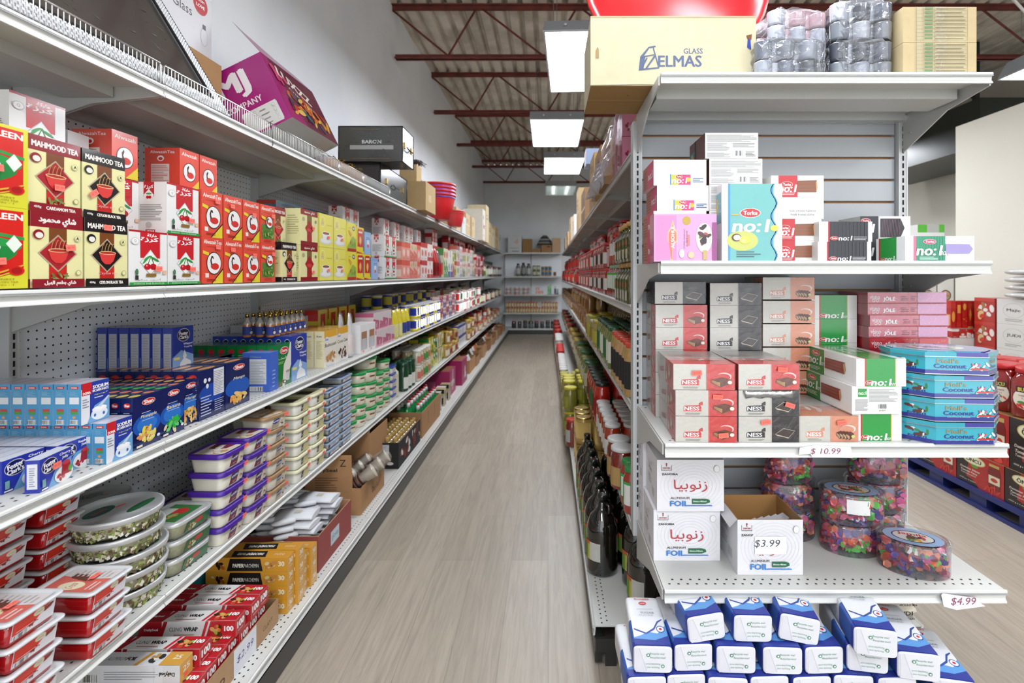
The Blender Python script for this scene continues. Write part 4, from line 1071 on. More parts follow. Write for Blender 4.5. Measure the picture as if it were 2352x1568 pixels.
# ================================================================== LEFT RUN GOODS
RL = PI/2
XF = -1.10
def bands(fr_cols):
    def f_(f):
        for (u0, v0, u1, v1, c) in fr_cols: f.rect(u0, v0, u1, v1, c)
    return f_
def mahmood(kc, arab=False, kind='CARDAMOM TEA'):
    def fr(f):
        f.rect(0, .80, 1, 1, kc)
        if arab: f.text('\u062f\uFEEE\uFEE4\uFEA4\uFEE3 \uFEF1\uFE8E\uFEB7', .5, .89, .70, .12, 'f4efe6', bold=.06, res=3)
        else: f.text('MAHMOOD TEA', .51, .89, .88, .075, 'f4efe6', bold=.06)
        f.rect(.33, .0, .67, .80, '7a4522'); f.rect(.33, .0, .67, .28, 'c42a26')
        f.dia(.5, .46, .38, .255, 'b9a98c'); f.dia(.5, .46, .345, .232, kc if kc != '8c1c27' else 'a8262c')
        for k in range(4): f.ell(.40+.07*k, .55, .030, .10, 'b98a4a', 10, a=-.2); f.ell(.405+.07*k, .545, .022, .09, kc, 10, a=-.2)
        f.poly([(.30,.50),(.70,.50),(.64,.38),(.56,.33),(.44,.33),(.36,.38)], 'd8403c'); f.ell(.5, .50, .20, .028, 'e6c890'); f.ell(.5, .50, .18, .018, 'b0302c')
        f.ell(.13, .70, .10, .065, kc); f.ell(.14, .69, .07, .04, 'e9e6dc'); f.ell(.87, .68, .065, .045, 'c9cc9a'); f.ell(.87, .68, .05, .035, 'e9e3a8'); f.text('A', .87, .68, .05, .04, '333', bold=.06)
        f.ell(.89, .20, .055, .038, '9a9a70'); f.ell(.89, .20, .043, .03, 'e9e3a8')
        if kc == '8c1c27': f.blobs(.5, .155, .17, .04, 9, ['7f8a4a', '9aa05a', '6a7340'], .4)
        else: f.text('Ceylon tea', .5, .19, .44, .05, 'e8b8b0', it=.3)
        f.rect(0, 0, 1, .115, kc)
        if arab: f.text('\u0644\uFEF4\uFEEC\uFEDF\u0627 \u0645\uFECC\uFEC4\uFE91 \uFEF1\uFE8E\uFEB7', .52, .055, .6, .07, 'f4efe6', bold=.05)
        else: f.text(kind, .58, .058, .56, .042, 'f4efe6', bold=.07); f.text('450g', .14, .058, .13, .035, 'f4efe6', bold=.05)
    def sd(f):
        f.rect(0, .8, 1, 1, kc); f.rect(0, 0, 1, .115, kc); f.rect(.1, .2, .9, .75, 'd8d296'); f.lines(.15, .45, .8, .7, 7, '7a7650'); f.blobs(.5, .3, .2, .05, 5, ['7f8a4a', '9aa05a'], .5)
    return carton(.122, .075, .165, 'e9e3a8', fr, sd, None, cols={'T': kc}, fin='glossy_card')
def spine(kc):   # the same carton seen narrow side on
    def sd(f):
        f.rect(0, 0, .22, 1, kc); f.text('MAHMOOD TEA', .11, .6, .7*.165/.075*.45, .05, 'f4efe6', a=PI/2, bold=.05)
        f.lines(.35, .3, .9, .85, 9, 'b8b080')
    return sd
p_mr = proto('tea_box', mahmood('8c1c27')); p_ma = proto('tea_box', mahmood('8c1c27', True)); p_mb = proto('tea_box', mahmood('1f1b1c', False, 'CEYLON BLACK TEA'))
def ghaz(f):
    f.rect(0, 0, 1, 1, 'd8d43a'); f.poly([(.05,.17),(.5,.10),(.94,.22),(.94,.96),(.05,.96)], 'd3261f')
    f.text('GHAZALEEN', .5, .885, .86, .075, 'f4f4ec', bold=.07); f.text('TEA', .42, .79, .26, .07, 'f4f4ec', bold=.07)
    f.poly([(.5,.70),(.95,.64),(.95,.60),(.5,.66)], '2f9a4a')
    f.ell(.52, .55, .40, .09, '2a9a4a', a=-.1); f.ell(.45, .38, .42, .12, '23863e', a=.2); f.ell(.45, .45, .22, .07, 'f4f4f0', a=.3); f.dia(.82, .55, .10, .11, 'e8efe4'); f.ell(.4, .4, .18, .02, 'e8efe4', a=.2)
    f.poly([(.0,.30),(.5,.16),(.94,.30),(.94,.24),(.5,.10),(.0,.24)], 'd8b53a'); f.poly([(.0,.28),(.5,.14),(.94,.28),(.94,.26),(.5,.115),(.0,.26)], 'b3201c'); f.ell(.85, .22, .10, .06, 'd3261f'); f.ell(.85, .22, .07, .042, 'a81c1c')
    f.text('FINEST', .72, .115, .22, .02, '7a6a1a'); f.text('CEYLON TEA', .70, .08, .34, .02, '7a6a1a'); f.text('No - 1', .72, .045, .18, .02, '7a6a1a')
p_gz = proto('tea_box', carton(.16, .09, .166, 'd8d43a', ghaz, None, None, fin='glossy_card'))
AK1 = '\u0629\u0632\uFEAE\uFEDB'; AK2 = '\uFE94\uFEDB\u0631\uFE8E\uFEE3'
def akbar(f):
    f.rect(0, .965, 1, 1, 'b3202a'); f.rect(.28, .50, .80, .965, 'c9242c')
    f.text(AK2, .58, .92, .24, .07, 'fff', bold=.06); f.text(AK1, .52, .84, .46, .09, 'fff', bold=.08)
    f.dia(.54, .42, .27, .24, 'b9b9b9'); f.dia(.54, .42, .25, .225, 'f3f3f1')
    f.ell(.46, .34, .09, .06, 'c41f2a'); f.ell(.61, .34, .09, .06, 'b81c26'); f.ell(.44, .36, .02, .02, 'e88')
    f.poly([(.46,.39),(.54,.54),(.56,.54),(.48,.38)], '3a8a3a'); f.poly([(.61,.39),(.54,.54),(.56,.55),(.63,.40)], '3a8a3a')
    f.ell(.45, .50, .10, .022, '3aa04a', a=.5); f.ell(.66, .48, .11, .022, '2f9040', a=-.4); f.ell(.40, .45, .10, .02, '3aa04a', a=.7)
    f.ell(.14, .80, .10, .065, 'c4c4c4'); f.ell(.14, .80, .085, .055, WH); f.text('Q', .14, .80, .06, .05, '999'); f.ell(.18, .24, .04, .06, '4a7a5a'); f.rect(.14, .1, .22, .18, '333')
    f.rect(.42, .155, .68, .215, '8a6a2a'); f.text('\u0648\uFEDC\uFEF4\uFE91 \u062f\uFEEE\uFEB3\u0623', .5, .10, .6, .04, '555'); f.rect(.86, .2, .96, .27, 'e9c0a0')
    f.rect(0, 0, 1, .055, '2f9a45'); f.text('ENRICH THE FLAVOUR', .5, .028, .8, .02, 'dff0df')
def akside(f):
    f.rect(.22, .72, .58, 1, 'b9242c'); f.text(AK1, .4, .9, .3, .08, 'fff', bold=.06); f.dia(.4, .74, .18, .12, 'f3f3f1'); f.ell(.36, .70, .05, .03, 'c41f2a'); f.ell(.44, .70, .05, .03, 'b81c26'); f.ell(.4, .77, .1, .018, '3aa04a')
    f.lines(.1, .25, .85, .58, 10, '9a9a9a'); f.ell(.4, .16, .1, .06, 'c0c0c0'); f.rect(.3, 0, .62, .07, 'c41f2a'); f.text('AKBAR', .46, .035, .26, .035, 'fff', bold=.05)
p_ak = proto('tea_box', carton(.134, .086, .148, 'ecebe9', akbar, akside, None, cols={'T': 'b3202a'}, fin='glossy_card'))
def alw(leaf=False):
    def fr(f):
        f.text('AlwazahTea', .5, .90, .86, .085, 'f7e6dc', bold=.05)
        f.text('100% PURE CEYLON TEA', .5, .80, .6, .025, '9a2a20')
        if leaf: f.rect(.08, .12, .92, .50, '55833a'); f.blobs(.5, .3, .40, .17, 22, ['3f6a2a', '7fa04a', 'a8b860', '4a7a30'], .2)
        else: f.poly([(.45,.0),(1,.30),(1,.0)], 'e3cf3a'); f.poly([(.42,.0),(1,.34),(1,.30),(.47,.0)], '2a2220'); f.rect(.14, .13, .30, .22, 'f0e8e0')
        f.poly([(.03,.64),(.30,.60),(.30,.67),(.03,.71)], 'e8d23c')
        cy = .44 if not leaf else .56; r = 1 if not leaf else .62
        f.ell(.55, cy, .36*r, .25*r, '3a3030', 24); f.ell(.55, cy, .33*r, .23*r, 'f3f1ee', 24)
        f.ell(.60, cy-.07*r, .19*r, .075*r, 'd23530'); f.poly([(.41,cy),(.45,cy),(.50,cy-.04*r),(.44,cy-.12*r),(.38,cy-.08*r)], 'd23530')
        f.poly([(.40,cy-.04*r),(.36,cy+.06*r),(.42,cy+.16*r),(.50,cy+.15*r),(.53,cy+.09*r),(.49,cy+.10*r),(.45,cy+.12*r),(.42,cy+.06*r),(.46,cy-.03*r)], '3a2422')
        f.lines(.2, .05, .7, .11, 2, '9a2a20', .4)
    def sd(f): f.text('AlwazahTea', .5, .90, .6, .06, 'f7e6dc', bold=.04); f.ell(.5, .76, .12, .06, 'f3f1ee'); f.ell(.5, .75, .07, .035, 'd23530'); f.rect(.2, .12, .8, .62, 'e8d8d0'); f.lines(.23, .15, .78, .6, 12, 'c98a80')
    return proto('tea_box', carton(.103, .086, .150, 'e2513f', fr, sd, None, fin='glossy_card'))
p_al, p_all = alw(), alw(True)
p_als = proto('tea_box', carton(.084, .09, .126, 'e2513f', None, None, None, fin='glossy_card'))
def small_alw():
    def fr(f): f.text('Alwazah', .5, .88, .8, .09, 'f7e6dc', bold=.04); f.ell(.5, .45, .34, .24, '3a3030'); f.ell(.5, .45, .31, .22, 'f3f1ee'); f.ell(.54, .38, .18, .08, 'd23530'); f.poly([(.38,.42),(.36,.55),(.44,.62),(.47,.58),(.42,.5),(.46,.42)], '3a2422'); f.poly([(.5,.0),(1,.3),(1,.0)], 'e3cf3a')
    def sd(f): f.text('AlwazahTea', .5, .90, .7, .07, 'f7e6dc', bold=.04); f.ell(.45, .74, .1, .07, 'f3f1ee'); f.ell(.45, .73, .06, .04, 'd23530'); f.rect(.18, .08, .7, .60, 'e8d8d0'); f.lines(.2, .1, .68, .58, 12, 'c98a80')
    return proto('tea_box', carton(.088, .11, .128, 'e2513f', fr, sd, None, fin='glossy_card'))
p_sm = small_alw()
def putL(p, X, Y, Z, lb, cat, grp=None, rot=0): return put(p, (X, Y, Z), RL+rot, lb, cat, grp)
def stkL(o, x, z, t='$8.99', ang=0): return put(sticker(.024, .014, (x, -.0002, z), (math.cos(ang),0,math.sin(ang)), (-math.sin(ang),0,math.cos(ang)), t), (0,0,0), 0, parent=o)
Z2t = Z2 + .006
o = putL(p_gz, XF, 1.078-.081, Z2t, 'red and yellow leaf-printed tea box at the left edge, lower one', 'tea box'); stkL(o, .02, .055, '$14.99', .1)
o = putL(p_gz, XF, 1.078-.081, Z2t+.1665, 'red and yellow leaf-printed tea box at the left edge, upper one', 'tea box'); stkL(o, .015, .075, '$14.99', .1)
o = putL(p_ma, XF, 1.08+.063, Z2t, 'cream tea box with dark red Arabic band, under the cardamom one', 'tea box'); stkL(o, .025, .09, '$8.99', .1)
o = putL(p_mr, XF-.005, 1.08+.062, Z2t+.1655, 'cream and dark red cardamom tea box with a red cup', 'tea box'); stkL(o, .005, .058, '$8.99')
o = putL(p_mb, XF, 1.206+.064, Z2t, 'black and cream tea box with a price sticker over its name, lower one', 'tea box'); stkL(o, -.003, .145, '$7.99')
o = putL(p_mb, XF-.006, 1.206+.064, Z2t+.1655, 'black and cream tea box with a red cup, upper one', 'tea box'); stkL(o, -.035, .06, '$7.99', .6)
for i in range(2):
    for j in range(2):
        if (i, j) == (1, 0): continue
        o = putL(p_ak, XF-.003*i, 1.335+.068+.137*j, Z2t+i*.149, f'white cherry tea box with red band, {["lower","upper"][i]} {["left","right"][j]} of the group beside the black ones', 'tea box', 'white cherry tea boxes')
        stkL(o, .03, .045, '$6.99')
o = putL(p_ak, XF-.085, 1.41, Z2t+.149, 'white cherry tea box set back on the lower ones, mostly hidden by the black box', 'tea box', 'white cherry tea boxes')
# back upper row
bx = lambda W, H, D, fr, sd: proto('tea_box', carton(W, D, H, 'ecebe9', fr, sd, None, cols={'T': 'b3202a'}, fin='glossy_card'))
for (y, x) in ((1.21, -1.215), (1.07, -1.215)):
    putL(p_ak, x, y, Z2t, f'cherry tea box in the back row supporting the others, {"right" if y > 1.1 else "left"} one', 'tea box', 'white cherry tea boxes behind')
    putL(p_ak, x, y, Z2t+.149, f'second-tier cherry tea box in the back row, {"right" if y > 1.1 else "left"} one', 'tea box', 'white cherry tea boxes behind')
putL(p_ak, -1.215, 1.215, Z2t+.298, 'white and red cherry tea box on the back row, right above the black box', 'tea box', 'white cherry tea boxes behind')
def akflat(f): f.rect(0, 0, .12, 1, '1f7a3f'); f.text('AKBAR', .06, .4, .45, .05, 'fff', a=PI/2, bold=.05); f.lines(.15, .45, .4, .9, 4, '999'); f.rect(.45, .45, .62, 1, 'b9242c'); f.text('CHERRY', .535, .92, .14, .07, 'fff', bold=.04); f.dia(.535, .5, .10, .3, 'f3f3f1'); f.ell(.52, .42, .03, .08, 'c41f2a'); f.ell(.55, .42, .03, .08, 'c41f2a'); f.ell(.5, .12, .06, .08, 'c41f2a'); f.rect(.15, .05, .4, .25, '8a5a2a'); f.lines(.66, .5, .95, .85, 4, 'b77')
m = MB(); m.box(-.13, 0, 0, .13, .07, .105, 'e9e9ea'); akflat(Face(m, (-.13, -.0001, 0), (1,0,0), (0,0,1), .26, .105))
o = m.build('tea_box', None, (-1.37, 1.30, Z2t+.298), (0, 0, .12)); tag(o, 'pale tea box with a small red cherry panel, lying highest at the far left', 'tea box')
for i in range(2):
    putL(p_ak, -1.38, 1.27 , Z2t+i*.149, f'cherry tea box at the very back carrying the pale one, {["lower","upper"][i]}', 'tea box', 'white cherry tea boxes behind')
for i in range(2):
    for j in range(4):
        p = p_all if j == 3 else p_al
        o = putL(p, XF-.002*i, 1.617+.054+.1105*j, Z2t+i*.1505, (f'orange-red tea box with white swan circle, {["lower","upper"][i]} row, {od(j)} from the cherry boxes' if j < 3 else f'orange-red swan tea box with a green leaf picture, {["lower","upper"][i]} one'), 'tea box', 'orange-red swan tea boxes')
        stkL(o, (.02, -.01, .01, .03)[j], (.12, .115, .10, .11)[j], '$7.99')
for j, (x, y) in enumerate([(-1.165, 1.655), (-1.165, 1.748), (-1.20, 1.445)]):
    putL(p_sm, x, y, Z2t+.302, f'smaller orange-red swan tea box in the top row, {["nearer the middle","rightmost","leftmost, beside the cherry box"][j]}', 'tea box', 'small orange-red swan tea boxes on top')
for j, y in enumerate((1.46, 1.56, 1.66, 1.76, 1.86)):
    for i in range(2): putL(p_als, -1.20, y, Z2t+i*.1505, f'plain side of an orange-red tea box in the second row back, {od(j)} along, {["lower","upper"][i]}', 'tea box', 'orange-red tea boxes behind')
# mahmood again
m_sp = carton(.122, .075, .165, 'e9e3a8', None, spine('8c1c27'), None, cols={'T': '8c1c27'}, fin='glossy_card')
putL(p_mr, -1.30, 1.78+.10, Z2t+.30, 'single cream and dark red tea box standing high at the back', 'tea box')
putL(p_mr, -1.30, 1.88, Z2t+.0, 'cream and dark red tea box hidden at the back, bottom', 'tea box'); 
def mah2(f): f.rect(0, .84, 1, 1, '8c1c27'); f.text('\u062f\uFEEE\uFEE4\uFEA4\uFEE3 \uFEF1\uFE8E\uFEB7', .5, .92, .6, .09, 'f4efe6', bold=.06, res=2); f.rect(0, 0, 1, .11, '8c1c27'); f.rect(.36, .11, .64, .84, '7a6a3a'); f.rect(.36, .11, .64, .3, 'a8262c'); f.dia(.5, .48, .26, .24, 'a8262c'); f.ell(.5, .44, .14, .05, 'd8403c'); f.ell(.15, .72, .08, .06, 'b8b08a'); f.ell(.87, .7, .06, .05, '8a8a60')
p_m2 = proto('tea_box', carton(.166, .09, .162, 'e9e3a8', mah2, spine('8c1c27'), None, cols={'T': '8c1c27'}, fin='glossy_card'))
for i in range(2):
    o = putL(p_m2, XF, 2.262+.085, Z2t+i*.163, f'wide cream and dark red tea box next to the yellow ones, {["lower","upper"][i]}', 'tea box', 'wide cream tea boxes'); stkL(o, .03, .04+.04*i)
putL(p_mr, XF-.03, 2.13, Z2t+.145, 'cream and dark red tea box above the sideways black one', 'tea box')
o = putL(p_mb, XF, 2.165, Z2t, 'black and cream tea box turned on its side, standing under the cardamom box', 'tea box'); o.rotation_euler = (0, 0, RL)
# yellow etc
def ycup(f):
    f.ell(.28, .76, .17, .16, 'f0f0c8'); f.ell(.28, .76, .15, .14, 'e8e060'); f.text('A', .27, .74, .2, .2, 'c8b0a8'); f.text('HORSE HEAD', .74, .68, .4, .03, '9a9a3a')
    f.ell(.5, .19, .42, .10, 'dcdcd8'); f.ell(.5, .20, .33, .07, 'f0f0ee'); f.poly([(.22,.42),(.78,.42),(.68,.22),(.55,.17),(.45,.17),(.32,.22)], 'f4f2ee'); f.ell(.5, .42, .28, .055, 'f7f5f2'); f.ell(.5, .42, .23, .038, '7a4030'); f.ell(.5, .41, .15, .02, 'a86a50')
    f.rect(.0, 0, .04, 1, 'd3c845')
def ygrn(f): f.ell(.72, .82, .16, .08, '3a3a3a'); f.ell(.72, .82, .12, .05, 'c8c8c0'); f.text('VANILLA', .3, .82, .3, .04, '7a7a30'); f.poly([(0,.15),(.6,.55),(1,.45),(1,.1),(0,.1)], '9ab84a'); f.blobs(.6, .3, .3, .1, 8, ['5a8a3a', '7aa84a', 'b8302c'], .4); f.rect(0, 0, 1, .10, 'b8302c'); f.poly([(.1,.7),(.4,.5),(.5,.62),(.2,.75)], 'e0a840')
def yred(f): f.poly([(.12,.25),(.88,.25),(.88,.88),(.8,.94),(.2,.94),(.12,.88)], 'c8342c'); f.rect(.25, .78, .78, .85, 'f0e0c8'); f.ell(.5, .5, .16, .14, 'e8b060'); f.poly([(.46,.32),(.54,.32),(.6,.6),(.5,.68),(.42,.6)], 'f0c880'); f.poly([(0,0),(1,0),(0,.08)], 'b8302c'); f.rect(.9, .1, 1, .9, '4a5a9a')
def lblue(f): f.rect(0, .85, 1, 1, '8ab4e0'); f.ell(.5, .5, .2, .2, 'dfe8f4'); f.ell(.5, .38, .16, .08, 'd86a5a'); f.lines(.2, .65, .8, .8, 2, '5a80b8')
pY = proto('tea_box', carton(.164, .09, .163, 'ebe368', ycup, None, None, fin='glossy_card'))
pYg = proto('tea_box', carton(.128, .08, .158, 'e8df52', ygrn, None, None, fin='glossy_card')); pYr = proto('tea_box', carton(.115, .08, .152, 'ecd63a', yred, None, None, fin='glossy_card'))
pLb = proto('tea_box', carton(.10, .08, .135, '9cbce6', lblue, None, None, fin='glossy_card'))
TIER = ['lower', 'upper', 'third', 'fourth', 'fifth', 'sixth', 'seventh', 'eighth', 'ninth']
for i in range(2):
    for j in range(2):
        o = putL(pY, XF, 2.437+.084+.168*j, Z2t+i*.164, f'yellow tea box with a white cup, {TIER[i]} row, {["first","second"][j]} of two', 'tea box', 'yellow cup tea boxes'); stkL(o, .02, .05, '$5.99')
    putL(pYg, XF, 2.787+.065, Z2t+i*.159, f'yellow tea box with green leaves beside the cup ones, {TIER[i]}', 'tea box', 'yellow leaf tea boxes')
    for j in range(2):
        if i == 1 and j == 1: continue
        putL(pYr, XF, 2.925+.058+.118*j, Z2t+i*.153, f'yellow tea box with a big red panel, {TIER[i]} row, {["near","far"][j]} one', 'tea box', 'yellow and red tea boxes')
    putL(pLb, XF, 3.16+.08 if i == 0 else 3.11, Z2t+i*.153, f'pale blue tea box past the yellow ones, {TIER[i]}', 'tea box', 'pale blue tea boxes')

# --- generic goods for the farther stretches
def gbox(w, d, h, base, a, b, seed=0, nm='box', pat=None):
    random.seed(seed); pat = pat if pat is not None else seed % 4
    def fr(f):
        if pat == 0: f.rect(0, .72, 1, 1, a); f.ell(.5, .42, .3, .2, b); f.lines(.2, .06, .8, .16, 2, a, .4)
        elif pat == 1: f.rect(.0, 0, 1, .22, a); f.rect(.2, .55, .8, .85, b); f.ell(.5, .38, .22, .14, a)
        elif pat == 2: f.poly([(0,0),(1,0),(1,.4),(0,.65)], a); f.ell(.5, .78, .3, .12, b); f.blobs(.5, .3, .3, .16, 6, [b, base, a], .4)
        else: f.rect(.25, .1, .75, .9, a); f.dia(.5, .5, .22, .25, b); f.rect(0, 0, 1, .06, b)
    return proto(nm, carton(w, d, h, base, fr, lambda f: (f.rect(.1, .1, .9, .5, b), f.rect(0, .75, 1, 1, a)), None, fin='glossy_card'))
def gcan(r, h, c, lid, lab, seed=0, nm='can', metal=False, detail=False):
    m = MB(); m.lathe([(r*.93, 0), (r, .003), (r, h*.22), (r, h*.22), (r, h*.82), (r, h*.82), (r, h*.93), (r*.93, h*.97)], [c, c, c, lab, c, c, c], 'gloss_plastic', 14 if detail else 10)
    q = m if not detail else MB()
    q.lathe([(r*.95, h*.93), (r*1.0, h*.94), (r*1.0, h*.995), (r*.9, h)], lid, 'chrome' if metal else 'plastic', 14 if detail else 10)
    return proto(nm, m, *( [proto('lid', q)] if detail else []))
def gjar(r, h, c, lid, lab, nm='jar', detail=True, neck=.86, lidh=.1, labv=(.18, .62), fin='dark_glass', mark=None):
    n = 18 if detail else 10
    m = MB(); m.lathe([(r*.85, 0), (r*.98, h*.02), (r, h*.06), (r, h*.70), (r*.97, h*.76), (r*neck, h*.84), (r*neck, h*(1-lidh))], c, fin, n)
    k = []
    l = MB() if detail else m; l.lathe([(r*neck*1.04, h*(1-lidh)), (r*neck*1.06, h*(1-lidh)+.001), (r*neck*1.06, h*.99), (r*neck*.98, h)], lid, 'plastic', n)
    if detail: k.append(proto('lid', l))
    if lab:
        b = MB() if detail else m; rr = r*1.012
        for j in range(8):
            a0, a1 = -PI/2-1.2+.3*j, -PI/2-1.2+.3*(j+1)
            P = [(rr*math.cos(a0), rr*math.sin(a0)), (rr*math.cos(a1), rr*math.sin(a1))]
            b.face([(P[0][0], P[0][1], h*labv[0]), (P[1][0], P[1][1], h*labv[0]), (P[1][0], P[1][1], h*labv[1]), (P[0][0], P[0][1], h*labv[1])], lab if not (mark and j in (3, 4)) else mark, 'matte')
            if mark:
                b.face([(P[0][0], P[0][1]*1.003, h*(labv[1]-.06)), (P[1][0], P[1][1]*1.003, h*(labv[1]-.06)), (P[1][0], P[1][1]*1.003, h*labv[1]), (P[0][0], P[0][1]*1.003, h*labv[1])], mark, 'matte')
        if detail: k.append(proto('jar_label', b))
    return proto(nm, m, *k)
def gbag(w, d, h, c, a, seed=0, nm='pouch'):
    m = MB(); R = []
    for t, s, e in ((0, .8, .9), (.08, 1, 1), (.5, .96, .95), (.85, .95, .35), (1, 1.0, .06)):
        R.append([(w/2*s*math.cos(2*PI*k/12), d/2+d/2*e*math.sin(2*PI*k/12), h*t) for k in range(12)])
    m.grid(R, [c, a, c, c], 'gloss_plastic', True, True, True, True)
    return proto(nm, m)
def fill(side, X, y0, y1, Z, ps, w, h, tiers, desc, cat, grp, rows=1, d=.09, gap=.004, jit=.004, skip=0., seed=1, where='', stag=0):
    """side 'L' or 'R': goods standing in a stretch from y0 to y1 with their fronts at X"""
    random.seed(seed); n = max(1, int((y1-y0)/(w+gap))); s = -1 if side == 'L' else 1
    for j in range(n):
        for i in range(tiers):
            for r in range(rows):
                if i == tiers-1 and tiers > 1 and random.random() < skip: continue
                p = ps[(j // 2 + r) % len(ps)] if not isinstance(ps, Proto) else ps
                tw = (TIER[i] + ', ') if tiers > 1 else ''
                rw = '' if r == 0 else ' row ' + ['two', 'three', 'four'][r-1]
                put(p, (X + s*(r*(d+.005) + random.uniform(0, jit)), y0 + (w+gap)*(j+.5) , Z + .0008 + i*(h+.0006)), (RL if side == 'L' else -RL), f'{desc}, {tw}{od(j)} along{rw}{where}', cat, grp)

# tea shelf, farther on
wc = p_ak
fill('L', XF, 3.42, 3.82, Z2t, wc, .134, .149, 2, 'white cherry tea box beyond the pale blue ones', 'tea box', 'far white cherry tea boxes')
pk = [gbox(.105, .08, .138, 'f0a092', 'e0604e', 'f3d8c8', 4, 'tea_box'), gbox(.105, .08, .138, 'f4bcb0', 'e07a6a', 'b8c88a', 6, 'tea_box')]
fill('L', XF, 3.84, 4.40, Z2t, pk, .107, .139, 2, 'pinkish red tea box in the middle stretch', 'tea box', 'far pink tea boxes')
rw = [gbox(.105, .08, .155, 'efe6e2', 'c9242c', 'd86a5a', 0, 'tea_box'), gbox(.105, .08, .155, 'f2ded8', 'c02a30', 'f2efe8', 5, 'tea_box')]
fill('L', XF, 4.42, 4.96, Z2t, rw, .107, .156, 2, 'white and red tea box in the middle stretch', 'tea box', 'far white and red tea boxes')
fill('L', XF-.12, 3.5, 4.9, Z2t+.0, wc, .134, .149, 3, 'white cherry tea box behind the front rows', 'tea box', 'hidden white cherry tea boxes', skip=.5, seed=4)
rb = [gbag(.11, .08, .30, 'b8202a', '7a1a20'), gbag(.11, .08, .28, '5a5a5e', 'b8202a')]
fill('L', XF, 4.98, 5.34, Z2t, rb, .115, .30, 1, 'red and grey foil coffee pouch', 'pouch', 'red coffee pouches')
cg = [gbox(.12, .08, .31, 'e9e4c8', '5a9a4a', 'd86a4a', 2), gbox(.12, .08, .30, 'f0ece0', '3a5aa8', 'f0efe8', 1), gbox(.12, .08, .27, 'e8d890', 'c8503a', '5a9a4a', 6)]
fill('L', XF, 5.36, 6.1, Z2t, cg, .122, .31, 1, 'tall cream and green carton', 'carton', 'tall cream cartons')
pm = [gbox(.10, .08, .19, c, a, b, i, 'box') for i, (c, a, b) in enumerate([('e9e6d8', 'c86a5a', '9ab46a'), ('efe9e4', 'b4a4c4', 'e0a8a8'), ('e4e0c4', '7a9a6a', 'd8706a'), ('f0e4e0', 'd87a7a', 'b8c890')])]
fill('L', XF, 6.12, 7.7, Z2t, pm, .104, .19, 2, 'pale mixed-colour box on the far part of the tea shelf', 'box', 'pale far boxes', skip=.3, seed=8)
rr_ = [gbox(.12, .08, .17, 'c9242c', 'f0e8e4', 'e8c8c0', 1), gbox(.12, .08, .17, 'b81f28', '8a1a20', 'f0ece8', 2)]
fill('L', XF, 7.72, 8.8, Z2t, rr_, .123, .171, 2, 'bright red box on the far part of the tea shelf', 'box', 'far red boxes', skip=.4, seed=9)
fill('L', XF-.13, 5.4, 8.8, Z2t, rr_, .123, .171, 3, 'dark red box standing behind, far part of the tea shelf', 'box', 'far red boxes behind', skip=.5, seed=10)
gb = [gbag(.11, .07, .2, 'e8e6da', '3f8a45'), gbag(.11, .07, .18, 'e6dc9a', 'd8d09a'), gcan(.045, .17, '2a3a2c', '1f2a20', 'c8c8c0', nm='tea_pouch'), gcan(.045, .2, '8a1f22', '333', 'e8e4dc', nm='tea_pouch')]
fill('L', XF, 8.84, 11.9, Z2t, gb, .115, .2, 1, 'small pouch or can at the far end of the tea shelf', 'pouch', 'far end pouches', rows=2, seed=11)
fill('L', XF-.24, 8.9, 11.9, Z2t, [gcan(.05, .32, '22301f', '1a1f1a', '8a8a80', nm='dark_bottle'), gcan(.05, .3, '1c2420', '333', 'b8b8b0', nm='dark_bottle')], .115, .3, 1, 'tall dark bottle at the far end of the tea shelf', 'bottle', 'far end dark bottles', seed=12)
bl = gbox(.26, .10, .085, '4a86a8', 'd84a3a', '2a4a6a', 2, 'flat_box')
for i in range(2): putL(bl, -1.40, 2.75+.33*i, Z2t+.33, f'blue and red flat carton on top at the back of the tea shelf, {["nearer","farther"][i]}', 'carton', 'blue flat cartons')
fill('L', -1.38, 2.5, 3.3, Z2t, gbox(.16, .1, .163, '9a8a6a', '8a2a26', 'cabf96', 1), .164, .164, 2, 'brownish box at the back under the blue cartons', 'box', 'brown boxes at the back')
fill('L', XF-.15, 3.1, 3.5, Z2t+.0, wc, .134, .149, 3, 'white cherry box in the back row', 'tea box', 'white boxes at the back')

# --- shelf three (Z3)
Z3t = Z3 + .0005
def bicarb(f):
    f.rect(0, 0, .30, .86, 'e6e8ee'); f.rect(.02, .70, .36, 1.0, 'c8252d'); f.text('DONA', .19, .75, .26, .06, 'fff', bold=.06); f.lines(.04, .4, .26, .64, 4, '8a90a0')
    f.text('SODIUM', .68, .86, .56, .085, 'fff', bold=.07); f.text('BICARBONATE', .68, .77, .58, .06, 'fff', bold=.05); f.text('\u062f\uFEEE\uFEB3\uFEEE\uFEFB', .68, .67, .5, .05, 'e8e05a'); f.lines(.45, .58, .9, .63, 1, 'cfd8f0')
    f.poly([(.20,0),(.45,.40),(1,.55),(1,0)], '6fa8d8'); f.ell(.63, .18, .30, .15, 'e6eef4'); f.ell(.63, .30, .27, .07, 'f4f7f9'); f.ell(.66, .32, .2, .045, 'fff'); f.poly([(.55,.36),(.95,.58),(1,.56),(.68,.33)], 'c8d8e8'); f.ell(.46, .16, .04, .04, '3a6ac0'); f.ell(.78, .16, .04, .04, '3a6ac0')
def bicside(f):
    f.rect(.22, .88, .80, .95, 'c8252d'); f.text('DONA', .5, .915, .4, .035, 'fff', bold=.05); f.rect(.15, .52, .85, .68, 'e9eef0'); f.rect(.25, .34, .75, .40, 'c8453a'); f.rect(.25, .27, .75, .34, '4a9a4a'); f.ell(.5, .2, .12, .03, 'e8a03a'); f.barcode(.2, .04, .8, .13); f.lines(.2, .72, .8, .84, 4, '8fc0dc', .4)
